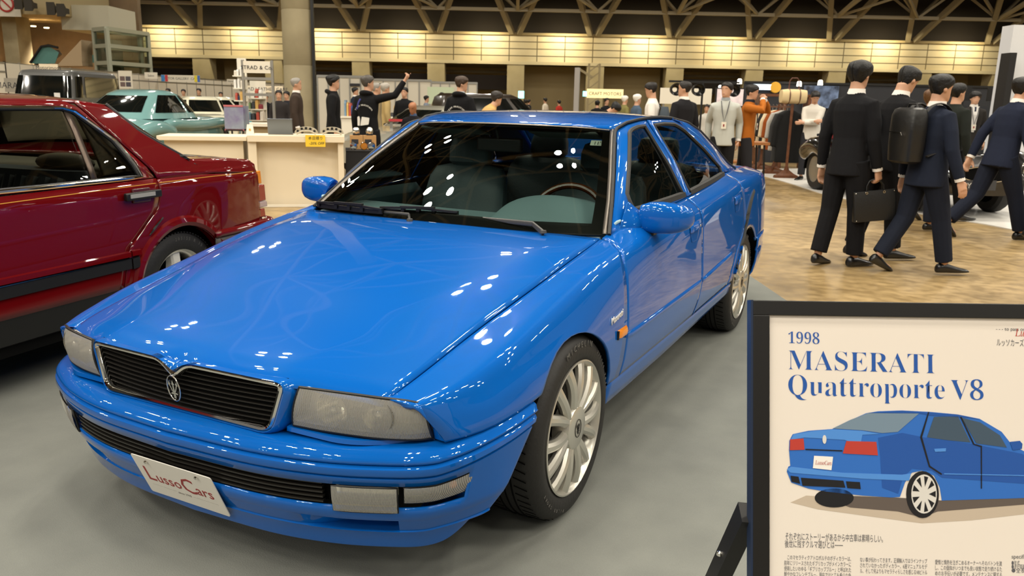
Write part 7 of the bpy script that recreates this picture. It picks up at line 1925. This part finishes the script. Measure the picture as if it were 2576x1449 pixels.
t,w_,h_=sign('cream lit fascia with faint writing beyond the roof of the blue car',1476,1568,224,247,30,mat('lit_cream','#f2e2b0',emit=('#f5dc9a',.7)),'CRAFT MOTORS',.16)
for px,row,lb in ((1311,238,'glowing green exit light left of the centre, far back'),(1471,236,'glowing green exit light beside the lit cream fascia')):
    c=hp(px,row,50); o=MB().box((0,0,0),(.35,.10,.42) if px<1400 else (.22,.1,.30)).build('exit_light',mat('exit_glow','#8fe6dc',emit=('#7fe9e0',3.5)),smooth=False); o.location=c; o.rotation_euler=(0,0,HANG); tag(o,lb,'light')
fl=thing('flag_banner','tall narrow grey banner pole far back beyond the car roof','banner',hw(hU(1449,250,40),40),HANG); z1=hz(1449,170,40); b=MB().box((0,0,z1/2),(.22,.04,z1)); b.build('banner_cloth',mat('banner_grey','#b9b4b0',rough=.7),fl,smooth=False); b=MB().bar((.13,0,0),(.13,0,z1),.04); b.build('pole',M_ALU,fl,smooth=False)
tw=thing('lattice_tower','pale lattice tower with a jib far back, right of the banner pole','tower',hw(hU(1492,250,44),44),HANG); z1=hz(1492,160,44); b=MB()
for x in (-.28,.28): b.bar((x,0,0),(x,0,z1),.10)
for k in range(8): b.bar((-.28,0,z1*k/8),(.28,0,z1*(k+1)/8),.06)
b.build('lattice',mat('tower_tan','#a99a76',rough=.6),tw,smooth=False); b=MB().bar((-.9,0,z1*.93),(-.1,0,z1*.80),.12); b.build('jib',mat('tower_tan','#a99a76',rough=.6),tw,smooth=False)
sign('white slanted awning of a camper beyond the white shirted man',1660,1790,222,262,22,M_WPAN,name='camper_side',cat='camper',post=True)
# ---- stage lighting, screen and black booth on the right
tr=thing('lighting_stand','black lighting stand with stage spotlights, beyond the man in the dark suit','lighting stand',hw(hU(1762,300,17),17),HANG); z1=hz(1762,206,17)
b=MB().bar((0,0,0),(0,0,z1),.035); b.bar((-.7,0,z1),(.75,0,z1),.04); b.build('stand_pole',M_BLACK,tr,smooth=False)
for x in (-.55,-.1,.62):
    b=MB().lathe([(.05,.12),(.11,.10),(.13,-.12),(.12,-.12),(.08,.05)],16,'y',(x,0,z1-.16)); b.build('spotlight',M_BLACK,tr)
tv=thing('screen','bright display screen with car pictures behind the grey jacketed man','screen',hw(hU(1835,250,19),19),HANG)
zc0,zc1=hz(1835,266,19),hz(1835,224,19); w_=hU(1866,250,19)-hU(1800,250,19); b=MB().box((0,0,(zc0+zc1)/2),(w_+.06,.05,zc1-zc0+.06)); b.build('screen_frame',M_BLACK,tv,smooth=False)
b=MB().box((0,-.03,(zc0+zc1)/2),(w_,.01,zc1-zc0)); b.build('screen_picture',mat('screen_glow','#c9b8b4',emit=('#cdb9b2',.9),noise=(4,.4,'#5a4a4a')),tv,smooth=False); b=MB().bar((0,0.03,0),(0,.03,zc0),.08); b.build('screen_stand',M_BLACK,tv,smooth=False)
DB=21.
for a,c_,lb in ((1868,2005,'black booth wall with a lit shop sign, behind the coat rack'),(2005,2160,'black booth wall with a blue lit photograph, left of the suited men'),(2160,2540,'black booth wall behind the suited men')):
    t=thing('booth_wall',lb,'booth wall',hw(hU(a,250,DB),DB),HANG); w_=hU(c_,250,DB)-hU(a,250,DB); zz=hz(2000,209,DB)
    b=MB().box((w_/2,0,zz/2),(w_,.06,zz)); b.build('panel',mat('charcoal_panel','#1e2026',rough=.7),t,smooth=False); b=MB().box((w_/2,-.03,zz),(w_,.06,.05)); b.build('rail',M_BLACK,t,smooth=False)
t,w_,h_=sign('glowing white shop sign on the black booth wall',1893,1943,212,226,DB-.1,mat('sign_glow','#dfeaf2',emit=('#cfe2f2',1.6)))
o=MB().lathe([(0,-.03),(.13,-.03),(.14,.02)],24,'y').build('round_badge',mat('gold_badge','#c9962e',rough=.4,emit=('#c9962e',.3))); o.location=hp(1951,220,DB-.1); o.rotation_euler=(0,0,HANG); tag(o,'round gold badge right of the glowing shop sign','badge')
t,w_,h_=sign('blue and white car photograph lit on the black booth wall, left of the suited men',2020,2108,216,272,DB-.1,mat('night_photo','#141a2a',rough=.4,noise=(3.2,.22,'#6f83a8')),name='wall_picture',cat='picture')
for px,row in ((1812,227),(1860,211),(2010,217),(2063,214)):
    p=hp(px,row,DB-.6); o=MB().lathe([(0,-.0),(.06,0),(.05,.10),(.03,.12)],12).build('spot_lamp',mat('spot_glow','#fff4e0',emit=('#fff2dc',9))); o.location=p-Vector((0,0,.0)); tag(o,'small bright spot lamp over the black booth','light','spot lamps over the black booth')
b=MB(); 
cab=thing('wooden_cabinet','dark wood glazed cabinet behind the coat rack','cabinet',hw(hU(1968,270,19.2),19.2),HANG); w_=hU(2040,270,19.2)-hU(1918,270,19.2); z1=hz(1968,240,19.2)
for x in (-w_/2,0,w_/2): b=MB().box((x,0,z1/2),(.07,.35,z1)); b.build('upright',M_WAL,cab,smooth=False)
for z in (.5,.95,z1): b=MB().box((0,0,z),(w_,.35,.06)); b.build('shelf_board',M_WAL,cab,smooth=False)
# platform and rack
b=MB(); P_=[at(1868,425),at(1880,432),at(2000,466),at(2070,489),at(2260,530),at(2480,566),at(2640,598),at(2800,540),at(2700,470),at(2300,440),at(2060,425)]; b.prism([(p.x,p.y) for p in P_],.012); tag(b.build('white_floor_mat',mat('white_mat','#d9d6d0',rough=.5,coat=.2),smooth=False),None,None,None,'structure')
rk=thing('coat_rack','dark wooden clothes rack of coats on the white floor, behind the blue boot','clothes rack',at(1950,440))
f_=[at(1912,427),at(1945,438),at(1976,449)]
hr_=hz(1976,262,(f_[2]-C0).dot(HH))
for p in f_:
    q=p-rk.location; b=MB().bar(q+Vector((0,0,.1)),q+Vector((0,0,hr_)),.05); b.rings([[tuple(q+HR*x*s_+HH*y*s_+Vector((0,0,z))) for x,y in ((-.24,-.05),(.24,-.05),(.24,.05),(-.24,.05))] for z,s_ in ((.012,1),(.06,.95),(.10,.6),(.17,.22),(.24,.12))]); b.build('post',M_WAL,rk,smooth=False)
for (p,q) in ((f_[0],f_[1]),(f_[1],f_[2])): b=MB().bar(p-rk.location+Vector((0,0,hr_-.05)),q-rk.location+Vector((0,0,hr_-.05)),.035); b.build('rail',M_WAL,rk,smooth=False); b=MB().bar(p-rk.location+Vector((0,0,.13)),q-rk.location+Vector((0,0,.13)),.03); b.build('foot_rail',M_WAL,rk,smooth=False)
ax_=(f_[2]-f_[0]); 
cols=[('#23262e','navy'),('#d8c3a0','beige'),('#2d2b2a','black'),('#e0cfae','cream'),('#9a4f22','rust'),('#b4b0a8','light grey'),('#3a3a3a','charcoal'),('#191919','black')]
for k,(c_,nm) in enumerate(cols):
    t=.02+.96*k/7; p=f_[0]+ax_*t; sd=ax_.normalized(); acr=Vector((-sd.y,sd.x,0)); L=(.82 if k<6 else 1.02); z1=hr_-.12
    co_=thing('coat','%s coat on the wooden rack, %s'%(nm,['at the far end','second from the far end','third from the far end','fourth from the far end','in the middle of the row','left of the long charcoal one','second from the near end','at the near end under the bag'][k]),'coat',(p.x,p.y,z1-L),math.atan2(acr.y,acr.x),'coats on the wooden rack')
    b=MB().rings([[(w2*sup(math.cos(q),.7),d2*sup(math.sin(q),.8),z) for q in np.linspace(0,2*PI,20,endpoint=False)] for z,w2,d2 in ((0,.25,.05),(L*.3,.24,.055),(L*.8,.23,.05),(L*.93,.21,.04),(L,.06,.03))])
    for sx in (1,-1): b.tube([(sx*.19,0,L*.93),(sx*.27,0,L*.7),(sx*.29,.01,L*.3)],.05,8)
    remesh('coat_body',b,cloth(c_),co_,.02,2)
    b=MB().tube([(0,0,L),(0,0,L+.06),(.02,0,L+.10),(0,0,L+.12)],.006,6); b.build('hanger_hook',M_CHROME,co_)
bg_=thing('duffel_bag','cream canvas duffel bag with brown straps on top of the coat rack','bag',f_[2]+Vector((0,0,hr_))-ax_.normalized()*.02,HANG)
b=MB().rings([[(x,.13*sup(math.cos(q),.7)*s_,.15+.14*sup(math.sin(q),.7)*s_) for q in np.linspace(0,2*PI,20,endpoint=False)] for x,s_ in ((-.25,.55),(-.24,.9),(-.12,1),(.12,1),(.24,.9),(.25,.55))]); b.build('bag_body',mat('canvas','#d3bd90',rough=.85),bg_)
for sx in (-.10,.10): b=MB().tube([(sx,.137*math.cos(q),.15+.147*math.sin(q)) for q in np.linspace(0,2*PI,20)],.012,6); b.build('strap',mat('brown_strap','#5a3324',rough=.6),bg_)
b=MB().tube([(-.10,0,.29),(-.09,0,.45),(-.05,0,.50),(.05,0,.50),(.09,0,.45),(.10,0,.29)],.012,8); b.build('handle',mat('brown_strap','#5a3324',rough=.6),bg_)
for px,D,lb in ((1770,14.5,'oak topped table with black legs, left of the grey jacketed man'),(1868,15.5,'oak topped table with black legs, behind the man in orange')):
    t=thing('table',lb,'table',hw(hU(px,330,D),D),HANG); b=MB().box((0,0,.72),(.9,.6,.05)); b.build('table_top',M_OAK,t,smooth=False)
    for x in (-.4,.4):
        for y in (-.25,.25): b=MB().bar((x,y,0),(x*.9,y,.70),.03); b.build('leg',M_BLACK,t,smooth=False)
for px,D,lb in ((1748,13.4,'low oak stool with black legs near the dark suited man'),(1862,14.2,'low oak stool with black legs between the grey and orange jackets'),(1792,16.7,'low oak stool with black legs behind the grey jacketed man')):
    t=thing('stool',lb,'stool',hw(hU(px,340,D),D),HANG); b=MB().box((0,0,.45),(.42,.36,.045)); b.build('seat',M_OAK,t,smooth=False,bevel=.01)
    for x in (-.17,.17):
        for y in (-.14,.14): b=MB().bar((x,y,0),(x*.85,y*.85,.43),.022); b.build('leg',M_BLACK,t,smooth=False)
# white tower and black pillar at the right edge
b=MB(); onpx(b,2522,2900,13.0,.3,0,hz(2540,62,13.0)); tag(b.build('booth_tower',mat('white_tower','#d2d4d8',rough=.5),smooth=False),'tall white booth panel at the right edge behind the striding man','booth wall')
b=MB(); onpx(b,2525,2541,12.7,.25,0,hz(2530,132,12.7)); tag(b.build('speaker_tower',mat('column_black','#121214',rough=.5),smooth=False),'slim black tower in front of the tall white booth panel','speaker')
b=MB(); onpx(b,2330,2540,15.5,.5,0,hz(2400,266,15.5)); tag(b.build('low_partition',mat('charcoal_panel','#1e2026',rough=.7),smooth=False),'low black partition behind the lanyard man in the dark suit','partition')
for px,lb in ((2438,'dark monitor on the low partition, nearer the navy striding man'),(2520,'dark monitor on the low partition by the black column')):
    c=hp(px,232,15.6); o=thing('monitor',lb,'monitor',(c.x,c.y,hz(2400,266,15.5)),HANG); b=MB().box((0,.2,.24),(.30,.04,.28)); b.build('monitor_panel',M_BLACK,o,smooth=False); b=MB().box((0,.22,.05),(.06,.05,.10)); b.build('monitor_foot',M_BLACK,o,smooth=False)
# ============================================================ people further back
def G_(px,D): return hw(hU(px,250,D),D)
def back(label,px,row,H,th,D=None,**k):
    q=standing(px,row,H) if D is None else G_(px,D)
    k.setdefault('vox',.016 if D is None or D<20 else .022)
    return person(label,Vector((q.x,q.y,0)),th,H,**k)
BB={'hair':'#141110'}
back('older grey-haired man in a brown blazer standing behind the cream counter',745,212,1.74,80,D=15.0,jacket='#3a2f28',trousers='#2a2624',hair='#8d8880',hstyle='thin',fat=1.08)
back('young man in a black hoodie in profile, left of the pointing man',838,205,1.76,80,D=13.6,jacket='#111113',trousers='#17171a',hair='#0e0c0c',hstyle='curly',collar=None,hood=True)
Pp,Wp,Tp,Ap,Hp=back('man in a printed black hoodie pointing up to the right',925,216,1.74,18,D=12.6,jacket='#121214',trousers='#17171a',hair='#4a4540',hstyle='short',collar=None,hood=True,arms={1:(.33,.06,.95,.2,-.3,-.9),-1:(-.14,.02,.48),'hand1':'point'},head=(48,0))
def backtext(P,W,T,s,z,size,m,nm='print_lettering'):
    o=W(T(0,-.080,z)); Ml=frame_matrix(o,(1,0,0),(0,.10,1)); 
    return text(nm,s,Ml@Matrix.Translation((0,0,.012)),size,m,P,depth=.002,align='CENTER')
M_PRINT=mat('white_print','#d8d4cc',rough=.7)
def hoodprint(P,W,T,H):
    # arched words over a plain block and plug drawing on the back of the hoodie
    s='TEAM MARUYAMA'; n=len(s)
    for i,ch in enumerate(s):
        if ch==' ': continue
        a=(i-(n-1)/2)*.16; o=W(T(.0,-.066,.67))+Vector((.155*math.sin(a),-.016-.02*(1-abs(a)),.155*math.cos(a)-.05)); Ml=frame_matrix(o,(math.cos(a),0,-math.sin(a)),(math.sin(a),.08,math.cos(a))); text('print_lettering',ch,Ml,.036,M_PRINT,P,depth=.002,align='CENTER')
    b=MB(); o=W(T(0,-.070,.60))+Vector((0,-.022,0))
    b.prism(round_poly([(-.055,-.07),(.085,-.05),(.10,.05),(-.03,.065)],.012,3),.004,frame_matrix(o,(1,0,0),(0,.05,1))); b.build('print_block',M_PRINT,P)
    b=MB().prism(round_poly([(-.10,-.07),(-.065,-.07),(-.06,.03),(-.075,.075),(-.105,.06)],.01,3),.004,frame_matrix(o,(1,0,0),(0,.05,1))); b.build('print_figure',M_PRINT,P)
hoodprint(Pp,Wp,Tp,1.74)
b=MB().tube([Wp(Tp(-.03,-.074,.79)),Wp(Tp(-.045,-.085,.76)),Wp(Tp(-.06,-.088,.70))],.012,6,flat=.4); b.build('lanyard',mat('lanyard_blue','#3c3f86',rough=.7),Pp)
Pq,Wq,Tq,Aq,Hq=back('man in a printed black hoodie looking right, just behind the blue car roof',1158,198,1.75,22,D=12.4,jacket='#121214',trousers='#17171a',hair='#3a2a1e',hstyle='short',collar='#b9c4cc',hood=True,head=(58,8))
hoodprint(Pq,Wq,Tq,1.75)
back('dark-haired person in a mustard top bending forward beside the printed hoodie',1196,228,1.66,75,D=13.5,jacket='#c9a165',trousers='#2a2a30',hair='#2c2622',hstyle='bowl',lean=34,collar=None)
back('bald man with sunglasses on his forehead crouching by the silver coupe',1040,274,1.36,185,D=12.5,jacket='#17161a',trousers='#17171a',hstyle='bald',collar='#4a5a78',head=(12,18),skin=M_SKIN2)
g=standing; Pb=[o for o in COL.objects if o.name.startswith('person') and o.get('label','').startswith('bald')][0]
back('man with grey hair behind the pointing man, facing right',945,222,1.70,70,D=16,jacket='#8a7a5c',trousers='#33302c',hair='#8f8a82',hstyle='thin',collar=None)
back('man in a pale cap and tan jacket under the pointing arm',968,221,1.72,65,D=17,jacket='#b39a68',trousers='#33302c',hair='#a8a196',hstyle='short',collar=None)
back('masked person in black with a white chest print, under the pointing hand',1018,233,1.66,190,D=18,jacket='#121214',trousers='#17171a',hair='#0c0b0b',collar=None)
back('man in a dark blue suit holding papers by the white stall',893,228,1.72,100,D=24,jacket='#1c2433',trousers='#1c2433')
back('man in a white shirt with a dark backpack strap, in profile facing left',1642,209,1.74,-75,D=13.2,jacket='#e3ded6',trousers='#2a2c33',hair='#1c1612',collar=None,head=(0,14))
back('man in a dark suit seen from behind, looking left beyond the blue roof',1722,207,1.74,-30,D=12.2,jacket='#1b1a1d',trousers='#1b1a1d',hair='#1d1815',hstyle='thin',head=(-38,0))
Pg,Wg,Tg,Ag,Hg=back('man in a pale grey jacket with a lanyard badge, facing the camera',1826,218,1.74,195,D=12.4,jacket='#b9bbb4',trousers='#1b1b1d',hair='#15110f',hstyle='short',collar='#9aa0a4',head=(25,-4),arms={1:(.13,-.06,.50),-1:(-.13,-.06,.50)})
def badge(P,W,T):
    b=MB().tube([W(T(-.035,.058,.835)),W(T(-.02,.078,.74)),W(T(0,.080,.66)),W(T(.02,.078,.74)),W(T(.035,.058,.835))],.006,6); b.build('lanyard',mat('lanyard_dark','#4b4a52',rough=.7),P)
    b=MB(); c=W(T(0,.084,.63)); b.box(c,(.07,.006,.10)); b.build('badge',M_WPAN,P); b=MB().box(c+Vector((0,.005,0)),(.02,.004,.035)); b.build('badge_print',M_REDINK,P)
badge(Pg,Wg,Tg)
Po,Wo,To,Ao,Ho=back('man in a rust orange jacket holding both hands to his face',1886,228,1.72,115,D=12.6,jacket='#a9601e',trousers='#242326',hair='#14110f',collar='#23262e',arms={1:(.05,.12,.86,.9,-.2,-.8),-1:(-.04,.12,.86,-.9,-.2,-.8)},head=(0,8))
badge(Po,Wo,To)
back('man in a white padded jacket with folded arms, right of the coat rack',2050,246,1.72,215,D=15.9,jacket='#d3cdc2',trousers='#26262a',hair='#15110f',head=(-25,28),collar=None,arms={1:(-.06,.13,.66,.8,-.2,-.6),-1:(.06,.14,.64,-.8,-.2,-.6)})
Pl,Wl,Tl,Al,Hl_=back('man in a dark suit with a tie and lanyard, facing the camera beyond the roadster',2452,228,1.74,190,D=15.0,jacket='#2b2826',trousers='#2a2726',hair='#120e0d',hstyle='bowl',shirt='#dcd8d2',tie='#20283c',arms={1:(.15,-.02,.48),-1:(-.15,-.02,.48)})
badge(Pl,Wl,Tl)
back('person in a black jacket bending forward just over the blue car roof',1478,246,1.66,95,D=15.5,jacket='#131315',trousers='#17171a',lean=48,hair='#0c0a0a',hstyle='bowl',collar=None,head=(0,35))
crowd=[('person in a white top far back, left of the banner pole',1372,246,1.70,-60,36,'#e0d6c2','#3a3630'),('person in a pale grey top far back, right of the white topped one',1322,250,1.68,-40,33,'#b5aea0','#3a3630'),('person in dark clothes far back beside the pale grey top',1330,250,1.70,60,38,'#2a2a2c','#26262a'),('person in a red top far back near the banner pole',1407,252,1.62,-50,36,'#b83a30','#33302e'),('person in black beyond the lit cream fascia, left one',1503,252,1.68,20,25,'#17171a','#17171a'),('person in black beyond the lit cream fascia, right one',1526,246,1.72,150,26,'#17171a','#17171a'),('person in an olive jacket, left of the white-haired one',1571,240,1.70,70,22,'#7d7748','#3a352c'),('white-haired person in a denim jacket facing the white shirt',1602,236,1.66,75,18,'#48586a','#2c3038'),('person in a light shirt seated near the lighting stand',1780,262,1.40,200,20,'#c8c4bc','#5a4a3c'),('person in a dark top behind the teal saloon roof, left one',425,222,1.70,190,30,'#2c2c2e','#2c2c2e'),('person with dark hair behind the teal saloon roof, middle one',463,224,1.70,170,29,'#b5aa96','#2c2c2e'),('person in a brown jacket behind the teal saloon roof, right one',502,222,1.74,180,29,'#3a3128','#2c2c2e'),('masked person behind the aqua classic car, beside the wooden trestle',556,231,1.64,160,31,'#2a2c30','#2c2c2e'),('person in black seen through the tall shop sign frame',668,233,1.68,175,20,'#141416','#17171a'),('person in a dark cap right of the tall shop sign frame',702,226,1.72,170,18.5,'#2e2a2a','#222226'),('person in a dark jacket at the left of the brown blazer man',722,229,1.70,190,21,'#25252a','#222226'),('person in dark clothes right of the silver coupe, far back',1112,232,1.70,200,28,'#1a1a1c','#1a1a1c'),('person with a light bag below the pointing hand, far back',1072,240,1.64,90,27,'#7f8794','#33302e')]
for lb,px,row,H,th,D,j,t in crowd:
    # keep the crown where it is seen: stature follows the distance
    Hh=max(1.25,min(1.86,hz(px,row,D))); back(lb,px,row,Hh,th,D=D,jacket=j,trousers=t,hair='#e6e2da' if 'white-haired' in lb else '#17120f',hstyle='short',collar=None,vox=.024,legs=((4,2),(-4,4)))
# a backpack on the white-shirted man
for o in list(COL.objects):
    if o.get('label','').startswith('man in a white shirt with'):
        q=pt(o,(0,-.20,1.14)); t=thing('backpack','dark backpack worn by the man in the white shirt','backpack',q,o.rotation_euler.z); b=MB().rings([sq(.24,.10,-.22),sq(.28,.15,-.18),sq(.28,.16,.10),sq(.20,.10,.22)]); b.build('bag_body',mat('slate_bag','#3c4650',rough=.7),t); b=MB().tube(smooth([(.09,.06,.2),(.10,.14,.27),(.11,.26,.2),(.12,.31,.0),(.13,.2,-.12)],14),.02,8,flat=.3,up=(1,0,0)); b.build('strap',mat('slate_bag','#3c4650',rough=.7),t)
    if o.get('label','').startswith('bald man'):
        for s in (1,-1):
            pass
